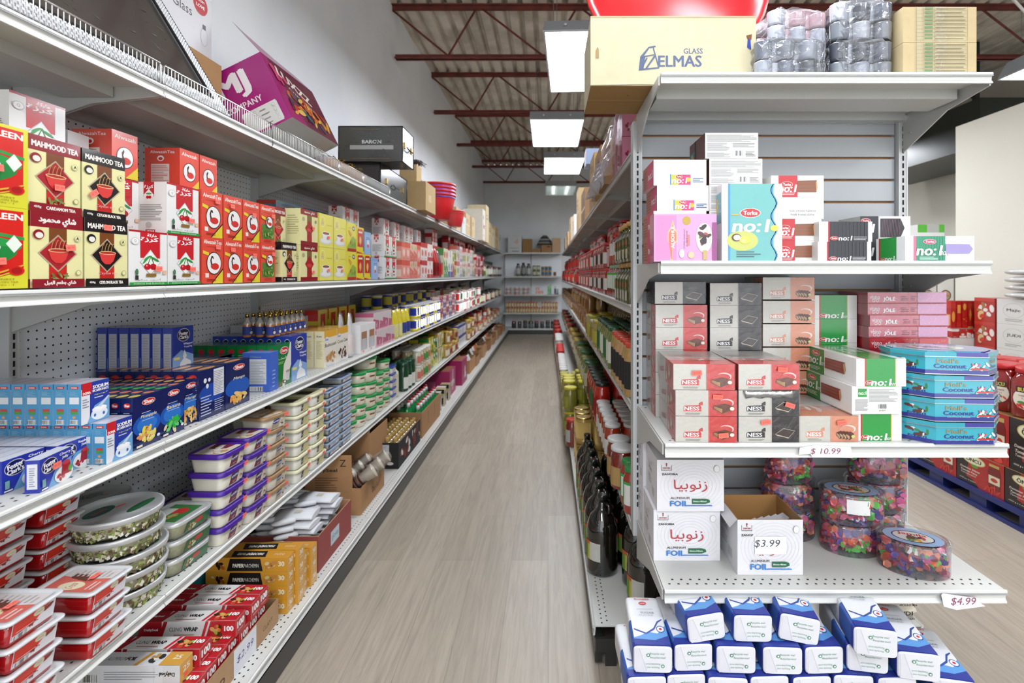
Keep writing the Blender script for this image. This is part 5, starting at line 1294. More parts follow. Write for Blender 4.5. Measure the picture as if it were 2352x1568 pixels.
p_bi = proto('baking_soda_box', carton(.079, .033, .101, '2b3fa0', bicarb, bicside, None, cols={'L': '4a9ccc', 'R': '4a9ccc', 'T': 'd4cfd8'}, fin='glossy_card'))
GB = 'blue baking soda boxes'
for r in range(10):
    o = putL(p_bi, -1.097-.0345*r, 1.264+.040, Z3t, f'blue baking soda box, lower deep row, {od(r)} from the shelf edge', 'baking soda box', GB)
    if r == 0: put(sticker(.022, .013, (-.0395-.0002, .016, .05), (0,-.3,.954), (0,-.954,-.3), '$2.49'), (0,0,0), 0, parent=o)
for r in range(9):
    o = putL(p_bi, -1.141-.0345*r, 1.244+.040, Z3t+.102, f'blue baking soda box, upper deep row, {od(r)} from the shelf edge', 'baking soda box', GB)
    if r == 0: put(sticker(.022, .013, (-.0395-.0002, .014, .06), (0,-.2,.98), (0,-.98,-.2), '$2.49'), (0,0,0), 0, parent=o)
def fclark(kind='Cherry'):
    def fr(f):
        f.poly([(.25,0),(.5,.55),(1,.7),(1,0)], '6fa8d8'); f.ell(.30, .70, .25, .24, 'd8d4c4'); f.ell(.30, .70, .235, .22, '1a1f5a'); f.text('Foster', .30, .77, .36, .15, 'fff', bold=.06, a=.15); f.text("Clark's", .30, .61, .38, .14, 'fff', bold=.06, a=.15)
        f.text(kind, .78, .88, .36, .10, 'fff', bold=.03); f.text('Jelly', .78, .76, .2, .10, 'fff', bold=.03)
        f.ell(.74, .24, .30, .26, 'f0efee'); f.blobs(.64, .18, .10, .10, 6, ['c2202c', 'a81822', 'd84a50'], .5); f.poly([(.68,.58),(.92,.58),(.98,.2),(.64,.2)], 'a81a2a'); f.ell(.80, .58, .12, .07, 'c43a4a'); f.ell(.93, .34, .07, .10, '5aa84a'); f.rect(.05, .12, .15, .36, '7fb0b0'); f.lines(.03, .04, .3, .09, 1, 'fff', .8)
    def sd(f): f.rect(.15, .12, .85, .88, 'e4e6ee'); f.lines(.3, .2, .7, .8, 9, '9a9aa8')
    return proto('jelly_box', carton(.092, .028, .071, '2b39a8', fr, sd, None, cols={'T': 'e6e6ee'}, fin='glossy_card'))
p_ch, p_ra = fclark(), fclark('Raspberry')
for r in range(10):
    o = putL(p_ch, -1.168-.029*r, 1.087+.048, Z3t, f'blue cherry jelly box in the nearest deep row, {od(r)} from the shelf edge', 'jelly box', 'blue jelly boxes'); 
    if r == 0: stkL(o, .022, .045, '$1.29', -.1)
    o = putL(p_ra, -1.146-.029*r, 1.187+.046, Z3t, f'blue raspberry jelly box in the second deep row, {od(r)} from the shelf edge', 'jelly box', 'blue jelly boxes')
o = putL(p_ch, -1.105, 1.098+.046, Z3t, 'blue cherry jelly box standing out at an angle on the shelf edge', 'jelly box', None, .18); stkL(o, -.005, .045, '$1.29')
def shan(nm, c1, c2):
    def fr(f):
        f.ell(.5, .42, .5, .22, '1f5ab8'); f.ell(.5, .42, .36, .15, '2f78d0'); f.ell(.55, .86, .24, .065, 'f0e8d8'); f.ell(.55, .86, .225, .058, 'cf2f2a'); f.text('Shan', .55, .86, .32, .07, 'fff', bold=.07)
        f.lines(.3, .655, .75, .68, 1, 'c8d4f0'); f.text(nm, .55, .585, .56, .075, 'f0e4b8', it=.3, bold=.02); f.lines(.3, .51, .78, .53, 1, 'c8d4f0')
        f.blobs(.5, .22, .34, .13, 22, [c1, c2, c1, 'e89a60' if c1 != '2fb84a' else 'e8d0a8'], .32); f.blobs(.5, .28, .28, .09, 4, ['2f6a2a'], .14); f.ell(.86, .14, .06, .03, 'e8ecf2'); f.rect(.08, .03, .28, .07, 'e8e0c8')
    def sd(f): f.ell(.5, .86, .3, .05, 'cf2f2a'); f.text('Shan', .5, .86, .4, .05, 'fff', bold=.05); f.lines(.2, .35, .8, .75, 10, 'aab4d8', .35); f.rect(.25, .05, .75, .13, 'd8d8de')
    def tp(f): f.ell(.25, .5, .18, .36, c1); f.ell(.75, .5, .16, .36, 'e8846a')
    return proto('dessert_mix_box', carton(.098, .031, .141, '14205a', fr, sd, tp, cols={'T': '1a1f4a'}, fin='glossy_card'))
p_pi, p_ba, p_mn = shan('Pineapple', 'ecd65a', 'f0e08a'), shan('Banana', '2fb84a', '6ad07a'), shan('Mango', 'f0b85a', 'f4cf80')
GS_ = 'dark blue dessert mix boxes'
for nm, p, y, x0 in (('pineapple', p_pi, 1.357, -1.107), ('banana', p_ba, 1.458, -1.112), ('mango', p_mn, 1.558, -1.13)):
    for r in range(9): putL(p, x0-.0325*r, y+.0495, Z3t, f'dark blue {nm} dessert mix box, {od(r)} from the shelf edge', 'dessert mix box', GS_)
def shanback(f): f.ell(.5, .5, .5, .2, '1f4aa8'); f.rect(.55, .42, .97, .97, 'e0e0e4'); f.lines(.57, .45, .95, .94, 14, '9a9aa8', .4); f.lines(.06, .08, .5, .5, 7, 'c0cae8', .35); f.ell(.22, .78, .06, .05, 'e8e8ec'); f.ell(.38, .78, .05, .04, 'e8e8ec'); f.ell(.3, .66, .05, .05, 'e8e8ec'); f.lines(.58, .1, .95, .36, 6, 'c0cae8', .3)
p_sb = proto('dessert_mix_box', carton(.128, .04, .160, '14205a', shanback, lambda f: (f.ell(.5, .88, .3, .05, 'cf2f2a'), f.lines(.2, .4, .8, .75, 8, 'aab4d8', .35), f.rect(.2, .04, .8, .2, 'd8d8de')), lambda f: f.ell(.5, .5, .3, .36, 'e8a060'), cols={'T': '1a1f4a'}, fin='glossy_card'))
def big(p, W): return p
p_mg = proto('dessert_mix_box', (lambda: (lambda m: (m.xform(Matrix.Diagonal((1.46, 1.25, 1.14, 1))), m)[1])(carton(.098, .031, .141, '14205a', lambda f: (f.ell(.5, .42, .5, .22, '1f5ab8'), f.ell(.55, .86, .24, .065, 'f0e8d8'), f.ell(.55, .86, .225, .058, 'cf2f2a'), f.text('Shan', .55, .86, .32, .07, 'fff', bold=.07), f.text('Mango', .55, .62, .46, .075, 'f0e4b8', it=.3, bold=.02), f.blobs(.45, .2, .34, .12, 22, ['f0b85a', 'f4cf80', 'e89a60'], .32)), lambda f: (f.ell(.5, .86, .3, .05, 'cf2f2a'), f.lines(.2, .35, .8, .75, 10, 'aab4d8', .35)), lambda f: f.ell(.5, .5, .3, .36, 'e8a060'), cols={'T': '1a1f4a'}, fin='glossy_card')))())
for r in range(8):
    putL(p_sb, -1.119-.0415*r, 1.632+.065, Z3t, f'dark blue printed-back mix box, {od(r)} from the shelf edge', 'dessert mix box', 'tall dark blue mix boxes')
    putL(p_mg, -1.119-.0405*r, 1.764+.073, Z3t, f'tall mango dessert mix box, {od(r)} from the shelf edge', 'dessert mix box', 'tall dark blue mix boxes')
def whip(f): f.poly([(0,0),(1,0),(1,.3),(.4,.45),(0,.3)], '8ab0e0'); f.ell(.52, .80, .30, .155, 'd8d4c4'); f.ell(.52, .80, .28, .14, '141a50'); f.text('Foster', .52, .84, .4, .08, 'fff', bold=.06); f.text("Clark's", .52, .75, .42, .08, 'fff', bold=.06); f.text('Whipped', .72, .58, .44, .06, 'fff', bold=.03); f.text('Topping', .72, .51, .40, .05, 'fff', bold=.03); f.poly([(.55,.45),(.66,.3),(.6,.25),(.85,.16),(.9,.02),(.3,.02),(.35,.16),(.5,.25),(.46,.3)], 'f0f0f2'); f.rect(.05, .24, .32, .30, 'e8dc8a')
p_wh = proto('topping_box', carton(.100, .034, .146, '2a3fa4', whip, lambda f: (f.rect(.12, .06, .88, .86, 'b9bcc6'), f.lines(.2, .1, .8, .8, 12, 'a4a8b4', .4)), None, cols={'T': '5a6a9a'}, fin='glossy_card'))
for i in range(2):
    for r in range(7): putL(p_wh, -1.255-.0365*r, 1.70+.052, Z3t+.0+i*.1475, f'blue whipped topping box at the back, {TIER[i]} row, {od(r)} from its front', 'topping box', 'blue topping boxes at the back') if not (i == 0 and False) else None
for j in range(2):
    for r in range(8): putL(p_wh if j else p_wh, -1.30-.0365*(r % 6), (1.93+.11*(r//6)) if j == 0 else (2.05 + .11*(r//6)), Z3t+.0, f'blue topping box in the back rows, {od(r)} of group {["one","two"][j]}', 'topping box', 'blue topping boxes at the back')
def chtb(f): f.rect(.12, .2, .88, .84, 'd8dae0'); f.lines(.15, .23, .85, .8, 14, 'a0a6b0', .4); f.text('Chtaura', .5, .9, .4, .05, '9ac0a0', it=.2); f.barcode(.25, .03, .75, .13)
m = carton(.065, .11, .157, '3f66c4', lambda f: f.lines(.3, .1, .7, .6, 5, '9ab0e8', .3), chtb, None, cols={'T': '6a8ad0'}); o = m.build('powder_box', None, (-1.118, 2.045+.0325, Z3t), RL); tag(o, 'light blue powder box with a pale printed label turned to the camera', 'powder box')
def durra(f): f.poly([(.55,0),(1,.45),(1,1),(.92,1),(.8,.75),(.5,.5),(.4,0)], 'e9e4da'); f.ell(.52, .84, .28, .09, 'e8e0d8'); f.ell(.52, .84, .26, .075, 'cf2f35'); f.text('Durra', .52, .84, .36, .07, 'fff', bold=.06); f.text('\uFE90\uFEE0\uFEA4\uFEB4\uFEDF\u0627', .4, .66, .5, .07, 'e8f0d8', bold=.03); f.lines(.1, .54, .5, .6, 2, '9ad05a'); f.poly([(.62,.32),(.9,.32),(.86,.1),(.66,.1)], 'd8d4dc'); f.ell(.76, .32, .14, .03, 'b89a8a'); f.ell(.55, .09, .12, .04, '2a2220'); f.ell(.55, .09, .07, .025, 'eee'); f.poly([(.1,.05),(.5,.16),(.5,.12),(.12,.01)], '8a4a2a')
p_du = proto('powder_box', carton(.122, .040, .178, '1c7a3a', durra, lambda f: (f.ell(.5, .86, .3, .05, 'cf2f35'), f.lines(.2, .72, .8, .8, 2, 'e8d8d0', .3), f.rect(.15, .02, .85, .24, 'e0dcd8')), None, cols={'T': '1a6a36'}, fin='glossy_card'))
for r in range(9): putL(p_du, -1.125-.0415*r, 2.107+.0615, Z3t, f'green powdered drink box with a glass, {od(r)} from the shelf edge', 'powder box', 'green powdered drink boxes')
p_w2 = proto('topping_box', (lambda m: (m.xform(Matrix.Diagonal((1.42, 1.1, 1.37, 1))), m)[1])(carton(.100, .034, .146, '2a3fa4', whip, lambda f: (f.ell(.5, .85, .35, .09, 'd8d4c4'), f.ell(.5, .85, .31, .08, '141a50'), f.text('FC', .5, .85, .3, .06, 'fff'), f.lines(.2, .2, .8, .6, 8, 'aab4e0', .3)), None, cols={'T': '4a5a9a'}, fin='glossy_card')))
for r in range(9): putL(p_w2, -1.128-.0385*r, 2.236+.073, Z3t, f'tall blue whipped topping box, {od(r)} from the shelf edge', 'topping box', 'tall blue topping boxes')
for r in range(5): putL(p_w2, -1.31-.0385*r, 2.00+.073, Z3t, f'tall blue topping box standing behind, {od(r)} from its front', 'topping box', 'tall blue topping boxes behind') if False else None
# flavour bottles standing on the blue boxes
def fbottle():
    m = MB(); r = .017; m.lathe([(r*.9, 0), (r, .003), (r, .050), (r, .055), (r*.8, .066), (.0065, .078), (.0065, .086)], ['b8752c']*3+['a8a49a']*3, 'dark_glass', 12)
    c = MB(); c.lathe([(.0085, .085), (.0085, .099), (.007, .100)], 'c9a24a', 'chrome', 10)
    l = MB(); l.lathe([(r*1.02, .010), (r*1.02, .046)], '2a3a8a', 'matte', 12, cap0=False, cap1=False); f = Face(l, (-.012, -r*1.04, .012), (1,0,0), (0,0,1), .024, .032, 'matte'); f.ell(.5, .7, .35, .22, '141a50'); f.text('FC', .5, .7, .3, .2, 'fff'); f.ell(.5, .25, .4, .2, 'e8e0d0')
    return proto('flavour_bottle', m, proto('cap', c), proto('bottle_label', l))
p_fb = fbottle()
for j in range(7):
    for r in range(3): putL(p_fb, -1.20-.05*r, 2.20+.046*j+.008*(r % 2), Z3t+.2015 if 2.20+.046*j > 2.24 else Z3t+.2015, f'little flavour bottle with gold cap and blue label, {od(j)} along, row {["one","two","three"][r]}', 'bottle', 'little flavour bottles on the blue boxes')
def basb(nm, c):
    def fr(f): f.rect(0, .8, 1, 1, 'e8b040'); f.ell(.2, .76, .16, .07, 'e8ecf4'); f.text('Kent', .2, .76, .24, .06, '2a4aa0', bold=.05); f.text(nm, .5, .60, .9, .10, '2a2220', it=.15); f.blobs(.55, .25, .35, .16, 12, c, .35); f.poly([(.1,.08),(.9,.08),(.75,.02),(.25,.02)], 'd8e0ec')
    return proto('cake_mix_box', carton(.150, .05, .185, 'f0e9dc', fr, lambda f: (f.rect(0, 0, 1, 1, 'ece3b8'), f.text('Kent', .5, .86, .5, .05, '2a4aa0', bold=.05), f.lines(.2, .25, .8, .75, 14, 'a89a70', .35)), None, cols={'T': 'e8b85a'}, fin='glossy_card'))
p_b1, p_b2 = basb('Basbousah', ['a8703a', 'c89058', 'd8a870']), basb('Cocoa Cake', ['5a2a1c', '6a3424', '4a2018'])
for r in range(4):
    putL(p_b1, -1.13-.053*r, 2.57+.076, Z3t, f'cream and orange semolina cake mix box, {od(r)} from the shelf edge', 'cake mix box', 'cream cake mix boxes')
    putL(p_b2, -1.13-.053*r, 2.725+.076, Z3t, f'cream and orange cocoa cake mix box, {od(r)} from the shelf edge', 'cake mix box', 'cream cake mix boxes')
for r in range(2): 
    o = putL(gbag(.10, .05, .25, 'd8d6da', 'e8dcd8', nm='snack_bag'), -1.12-.06*r, 2.93+.02*r, Z3t, f'silvery snack bag with a crimped top, {["front","rear"][r]} one', 'snack bag', 'silvery snack bags'); o.rotation_euler = (.0, .12, RL+.2)
def opn(f): f.rect(.15, .1, .85, .75, 'a8795a'); f.rect(.2, .1, .8, .5, 'c8c8cc'); f.rect(.3, .02, .5, .08, 'ff7a6a')
p_op = proto('display_box', carton(.13, .10, .17, 'ecebea', opn, None, None))
for j in range(2):
    putL(p_op, -1.115, 3.02+.068+.134*j, Z3t, f'white open-fronted display box of silver packets, {["nearer","farther"][j]}', 'display box', 'white display boxes'); 
p_pw = gbox(.19, .12, .11, 'e8d4d4', 'c86a8a', 'd8d8da', 2, 'box'); 
for j in range(2): putL(p_pw, -1.11, 3.34+.19*j+.05, Z3t, f'pale pink printed box, {["nearer","farther"][j]} of two', 'box', 'pale pink boxes'); putL(p_pw, -1.13, 3.34+.19*j+.05, Z3t+.112, f'pale pink printed box on top of its twin, {["nearer","farther"][j]}', 'box', 'pale pink boxes')
yp = [gbag(.10, .06, .21, 'e6d43a', 'e8e2a0'), gbag(.10, .06, .20, 'e6d43a', '3a4a9a'), gbag(.10, .06, .22, '5a4438', '8a6a5a')]
fill('L', -1.11, 3.72, 4.2, Z3t, yp, .108, .2, 1, 'yellow or brown custard pouch standing upright', 'pouch', 'custard pouches', rows=2, seed=21)
yc = [gcan(.036, .105, 'e3cf35', 'd8d8da', '24348a', nm='powder_tin'), gcan(.036, .105, '2a3c98', 'd8d8da', 'e6d85a', nm='powder_tin')]
fill('L', -1.12, 4.22, 5.2, Z3t, yc, .076, .105, 2, 'yellow and blue powder tin', 'tin', 'yellow and blue tins', rows=2, d=.076, seed=22)
fill('L', -1.27, 3.75, 5.2, Z3t, yc, .076, .105, 3, 'yellow and blue powder tin behind', 'tin', 'yellow and blue tins behind', rows=2, d=.076, seed=23, skip=.4)
yb = gbox(.13, .08, .26, 'e0cc3c', 'd83a30', 'e8e070', 3)
fill('L', -1.36, 3.0, 3.75, Z3t, yb, .15, .26, 1, 'tall yellow box at the back of the middle shelf', 'box', 'tall yellow boxes at the back')
fill('L', -1.36, 3.8, 4.7, Z3t, [gcan(.05, .3, '1f2440', 'c8c8cc', 'c8a03a', nm='tall_tin'), gcan(.05, .32, '2a2220', 'c8c8cc', '3a3a5a', nm='tall_tin')], .12, .26, 1, 'tall dark tin at the back of the middle shelf', 'tin', 'tall dark tins at the back')
pc = gbox(.28, .09, .24, 'e4e2e2', 'e4e2e2', 'd88a90', 0, 'carton')
for j in range(3): putL(proto('carton', carton(.28, .09, .23, 'dcdadb', lambda f: (f.poly([(.1,.1),(.16,.1),(.12,.6)], 'd06a78'), f.text('B', .7, .6, .12, .25, 'b8b8bc')), None, None)), -1.42, 2.42+.14+.285*j, Z3t, f'large pale carton with a pink mark against the pegboard, {od(j)} of three', 'carton', 'large pale cartons')
mixA = [gcan(.037, .13, 'e9e6e0', 'b8302c', 'c8302c', nm='food_tin'), gcan(.037, .13, 'ece9e2', 'd8d8da', '3a7a4a', nm='food_tin'), gcan(.037, .14, 'c02a2c', 'e8e4de', 'f0ece4', nm='food_tin')]
fill('L', -1.11, 5.22, 6.2, Z3t, [gbox(.075, .07, .12, 'd8383a', 'f0e8e4', '2a3a98', 1), gbox(.075, .07, .12, 'ece8e0', '2a3a98', 'c8302c', 2)], .079, .121, 2, 'small red and blue box midway along', 'box', 'small red and blue boxes', rows=2, seed=24)
fill('L', -1.11, 6.22, 8.2, Z3t, mixA, .08, .13, 2, 'white or red tin far along the middle shelf', 'tin', 'far white tins', rows=2, d=.078, seed=25, skip=.4)
mixB = [gcan(.04, .16, '22361f', '1a1a1a', 'e0dc9a', nm='dark_jar'), gcan(.04, .15, 'b8242a', 'e8e4de', 'f0ece4', nm='dark_jar'), gcan(.04, .14, 'd8dcc0', '2a6a34', 'e8e8e0', nm='dark_jar'), gcan(.04, .16, '2a2a2c', '1a1a1a', 'c04038', nm='dark_jar')]
fill('L', -1.11, 8.24, 11.8, Z3t, mixB, .088, .155, 1, 'dark or green jar in the farthest stretch of the middle shelf', 'jar', 'farthest jars', rows=3, d=.086, seed=26)
fill('L', -1.27, 5.3, 8.2, Z3t, mixB, .088, .155, 2, 'dark jar standing behind the tins', 'jar', 'dark jars behind', rows=1, seed=27, skip=.3)

# --- shelf four (Z4) of the left run
Z4t = Z4 + .0005
def rr_ring(w, d, z, rad, n=6, cx=0, cy=0):
    P = []
    for qx, qy, a0 in ((1, 1, 0), (-1, 1, PI/2), (-1, -1, PI), (1, -1, 1.5*PI)):
        for k in range(n):
            a = a0 + PI/2*k/(n-1); P.append((cx+qx*(w/2-rad)+rad*math.cos(a), cy+qy*(d/2-rad)+rad*math.sin(a), z))
    return P
def tub(w, d, h, body, lid, fr=None, fin='plastic', lidh=.012, over=.006, taper=.88, top=None, sd=None, rad=.018, lfin='plastic', nm='tub', fill_=None, lf=None, lidinset=.003):
    m = MB()
    hb = h - lidh*.6
    m.grid([rr_ring(w*taper, d*taper, 0, rad*.8, cy=d/2), rr_ring(w*(taper+.02), d*(taper+.02), .004, rad, cy=d/2), rr_ring(w*.985, d*.985, hb, rad, cy=d/2)], body, fin, True, True, True, fin != 'clear_plastic')
    kids = []
    if fill_:
        q = MB(); q.grid([rr_ring(w*taper*.97, d*taper*.97, .003, rad*.8, cy=d/2), rr_ring(w*.95, d*.95, hb*.86, rad, cy=d/2)], fill_, 'food', True, True, True, True); kids.append(proto('contents', q))
    l = MB()
    l.grid([rr_ring(w+over, d+over, hb-lidh*.35, rad+.003, cy=d/2), rr_ring(w+over+.003, d+over+.003, h-.002, rad+.004, cy=d/2), rr_ring(w+over-.002, d+over-.002, h, rad+.003, cy=d/2), rr_ring(w-.010, d-.010, h, rad-.002, cy=d/2), rr_ring(w-.014, d-.014, h-lidinset, rad-.003, cy=d/2)], lid, lfin, True, True, False, True)
    if top: f = Face(l, (-w/2+.01, .01, h-lidinset+.0003), (1,0,0), (0,1,0), w-.02, d-.02); top(f)
    kids.append(proto('lid', l))
    if fr:
        b = MB(); tl = (1-taper)/2
        # label follows the tapered front
        o = Vector((-w/2*.80, d*tl-.0016, .006)); V = Vector((0, -d*tl*.88, hb-.008)); H = V.length; V.normalize()
        fr(Face(b, o, (1,0,0), V, w*.80, H, 'glossy_card')); kids.append(proto('tub_label', b))
    if sd:
        b = MB(); tl = (1-taper)/2; o = Vector((-w/2+w*tl-.0016, d*.9, .006)); V = Vector((-w*tl*.88, 0, hb-.008)); H = V.length; V.normalize()
        sd(Face(b, o, (0,-1,0), V, d*.8, H, 'glossy_card')); kids.append(proto('end_label', b))
    return proto(nm, m, *kids)
def halva_lab(f):
    f.rect(0, 0, 1, 1, 'e6e4ea'); f.poly([(.02,.10),(.02,.97),(.85,.97),(.55,.42),(.35,.36)], 'e0352a'); f.poly([(.03,.26),(.7,.28),(.6,.02),(.03,.02)], 'eceaf0'); f.poly([(.03,.30),(.52,.30),(.62,.5),(.9,.97),(.03,.97)], 'df3527')
    f.ell(.60, .74, .13, .17, 'e8d8a8'); f.ell(.60, .74, .11, .14, 'efe6cc'); f.text('Cresta', .60, .74, .15, .12, 'b89a6a', it=.2)
    f.poly([(.72,.55),(.88,.62),(.96,.8),(.86,.84),(.74,.72)], '7a2420'); f.poly([(.74,.6),(.88,.66),(.94,.78),(.86,.78)], '9a3a30'); f.blobs(.5, .30, .09, .10, 6, ['c8382a', '8a2a20', '4a9a3a'], .5)
    f.barcode(.06, .05, .36, .26); f.lines(.08, .38, .5, .46, 1, 'f0b8b0', .5)
def halva_top(f): f.rect(0, 0, 1, 1, 'd9d2d0'); f.poly([(0,0),(.62,0),(.55,.5),(.7,1),(0,1)], 'd86a5e'); f.ell(.26, .55, .19, .24, 'e8d8a8'); f.ell(.26, .55, .17, .21, 'e9dfc0'); f.text('Cresta', .26, .55, .24, .16, 'a8583a', it=.2); f.poly([(.45,.4),(.75,.5),(.8,.85),(.6,.8)], '6a3a30'); f.lines(.1, .08, .6, .25, 2, 'e8c8c0'); f.lines(.66, .1, .95, .9, 8, 'bdb6b4', .4)
p_hv = tub(.112, .145, .052, 'b3181c', 'd8dadc', halva_lab, 'gloss_plastic', .006, .012, .88, halva_top, None, .012, 'glossy_card', 'sweet_tub')
GH = 'red plastic tubs of sweets with clear film lids'
for x, y, n, w_ in ((-1.065, .86, 4, 'at the picture edge, front'), (-1.065, 1.000+.003, 4, 'front column nearest the camera but one'), (-1.065, 1.185, 3, 'front column beside the nut discs'), (-1.26, 1.13, 6, 'rear column left'), (-1.26, 1.27, 6, 'rear column right')):
    for i in range(n):
        o = putL(p_hv, x-.003*(i % 2), y+.058, Z4t+i*.0535, f'red sweet tub, {od(n-1-i)} from the top, {w_}', 'sweet tub', GH, (.0, .03, -.02)[i % 3])
        if i == n-1 and x > -1.1: put(sticker(.026, .014, (.0+.01*(y > 1.1), .05, .050), (1,0,0), (0,1,0), '$7.99'), (0,0,0), 0, parent=o)
# round tubs of nut halva
def disc_tub(R=.106, h=.050):
    m = MB(); m.lathe([(R*.86, 0), (R*.9, .004), (R*.95, h-.012)], 'fff', 'clear_plastic', 32, cap1=False)
    q = MB(); random.seed(5); q.lathe([(R*.85, .002), (R*.90, .008), (R*.93, h-.016), (R*.9, h-.014)], 'b8b08a', 'food', 32)
    for k in range(420):
        a = random.random()*2*PI; z = random.uniform(.004, h-.016); r = R*(.895+.04*z/h); s = random.uniform(.003, .0065)
        c = random.choice(['e6e2cc', 'd8d2b4', '8aa04a', 'a0b060', '6a6a34', '5a4a2a', 'e9e4d4', '9ab05a', 'cfc8a4', '7a5a3a'])
        t = Vector((-math.sin(a), math.cos(a), 0)); o = Vector((r*math.cos(a), r*math.sin(a), z)); u = Vector((0, 0, 1)); b = random.random()*3
        e1 = t*math.cos(b)+u*math.sin(b); e2 = -t*math.sin(b)+u*math.cos(b); nn = Vector((math.cos(a), math.sin(a), 0))*random.uniform(.001, .0025)
        q.face([o+nn-e1*s-e2*s*.5, o+nn+e1*s-e2*s*.6, o+nn*1.2+e1*s*.7+e2*s*.7, o+nn-e1*s*.8+e2*s*.5], c, 'food')
    for k in range(160):
        a = random.random()*2*PI; rr = R*.88*math.sqrt(random.random()); s = random.uniform(.003, .007); x, y = rr*math.cos(a), rr*math.sin(a)
        q.face([(x-s, y-s*.5, h-.0135), (x+s, y-s*.6, h-.013), (x+s*.7, y+s*.7, h-.0132), (x-s*.7, y+s*.5, h-.0128)], random.choice(['e6e2cc', 'd8d2b4', '8aa04a', '6a6a34', 'a0b060', '7a5a3a']), 'food')
    l = MB(); l.lathe([(R*.97, h-.016), (R*1.0, h-.015), (R*1.015, h-.003), (R*1.0, h), (R*.955, h), (R*.945, h-.005), (.001, h-.005)], 'fff', 'frosted_plastic', 36, cap0=False)
    lb = MB(); f = Face(lb, (-R, -R, h-.0046), (1,0,0), (0,1,0), 2*R, 2*R, 'glossy_card'); f.ell(.36, .62, .20, .12, '1c5a50', a=.3); f.text('halva', .36, .62, .2, .06, 'c8403a', bold=.03, a=.3); f.ell(.70, .35, .22, .07, '2a6a40', a=.35); f.rect(.52, .55, .64, .60, 'ff7a6a')
    c = proto('contents', q)
    return proto('nut_tub', m, c, proto('lid', l), proto('lid_label', lb))
p_dt = disc_tub()
def putN(p, x, y, z, lb, cat, grp, rot=0):
    o = put(p, (x, y, z), rot, lb, cat, grp)
    for c in o.children:
        if c.name.startswith('contents'): c['kind'] = 'stuff'
    return o
for i in range(5): putN(p_dt, -1.20+(0, .005, .008, .0, -.006)[i], 1.425-(0, .0, .003, .004, .0)[i], Z4t+i*.0505, f'big round clear tub of chopped nuts, {od(4-i)} from the top of its stack', 'nut tub', 'round clear tubs of chopped nuts', .3*i)
p_ds = disc_tub(.085, .05)
for i in range(4): putN(p_ds, -1.43, 1.62, Z4t+i*.0505, f'smaller round clear nut tub with a dark teal lid label behind, {od(3-i)} from the top', 'nut tub', 'small round nut tubs', .2*i)
def gtub_lab(f): f.rect(.35, 0, 1, 1, '2a6a3a'); f.poly([(.2,0),(.35,0),(.35,1),(.28,1)], '2a6a3a'); f.ell(.62, .55, .13, .2, 'c8342e'); f.blobs(.4, .35, .1, .2, 6, ['d8d2b4', '9ab05a', 'c88a5a'], .5)
p_gt = tub(.165, .135, .052, 'fff', 'fff', gtub_lab, 'clear_plastic', .012, .008, .9, lambda f: (f.rect(.1, .1, .9, .9, '3a7a3a'), f.ell(.6, .45, .16, .2, 'c8342e'), f.rect(.3, .6, .7, .9, 'c8d0c8'), f.blobs(.3, .5, .2, .15, 8, ['d8d2b4', 'c8a05a', '9ab05a'], .4)), None, .035, 'frosted_plastic', 'nut_tub', 'c6c39a')
for i in range(3):
    o = putL(p_gt, -1.105+.003*(i % 2), 1.585+.006*i, Z4t+i*.0525, f'green-labelled rectangular nut tub, {["bottom","middle","top"][i]} of three', 'nut tub', 'green-labelled nut tubs', -.06)
    for c in o.children:
        if c.name.startswith('contents'): c['kind'] = 'stuff'
def kas(c1, c2, name='KASIH'):
    def f_(f):
        f.poly([(.30,0),(.68,0),(.76,.9),(.40,.9)], c1); f.poly([(.68,0),(1,0),(1,.9),(.76,.9)], 'd8cfc0'); f.poly([(.70,0),(.80,0),(.9,.6),(.78,.9),(.76,.5)], 'e8dfd0'); f.blobs(.86, .35, .09, .2, 6, ['5a4a40', 'e9e4da', 'c8a890'], .4)
        f.ell(.53, .6, .18, .2, '2a3a8a', a=.2); f.text(name, .53, .6, .30, .16, 'e9e9f4', bold=.07, a=.12); f.text('CLASSIC', .86, .84, .18, .07, '8a4a4a'); f.lines(.44, .12, .62, .3, 2, 'd8b0b4', .4)
    return f_
def kas_top(lid, c1): return lambda f: (f.rect(0, 0, 1, 1, 'dcd4c6'), f.poly([(.45,.3),(1,.2),(1,.9),(.55,.85)], c1), f.blobs(.4, .4, .3, .25, 12, ['e8dcc8', 'c89a60', 'd8904a', 'efe8dc'], .4), f.text('KASIH', .72, .55, .3, .18, 'e6e4f0', bold=.05))
p_kp = tub(.125, .120, .062, 'ddd8c9', '4a2396', kas('7a2038', '2a3a8a'), 'plastic', .016, .010, .86, kas_top(0, '7a2438'), None, .022, 'plastic', 'halva_tub')
p_kb = tub(.125, .115, .058, 'd6cfbf', 'a5825a', kas('b8a890', '2a3a8a'), 'plastic', .012, .008, .88, kas_top(0, 'b89a70'), None, .018, 'plastic', 'halva_tub')
p_kc = tub(.140, .125, .058, 'e2dfd4', 'ebe7c2', lambda f: (f.rect(.3, .1, .45, .8, '2a2622'), f.poly([(.45,0),(.95,0),(.9,.5),(.5,.8)], 'd8d08a'), f.blobs(.4, .45, .05, .2, 4, ['555', 'eee'], .5)), 'plastic', .012, .008, .88, lambda f: (f.rect(.1, .2, .6, .8, '3a342c'), f.rect(.6, .2, .9, .8, 'd8d490')), None, .02, 'plastic', 'halva_tub')
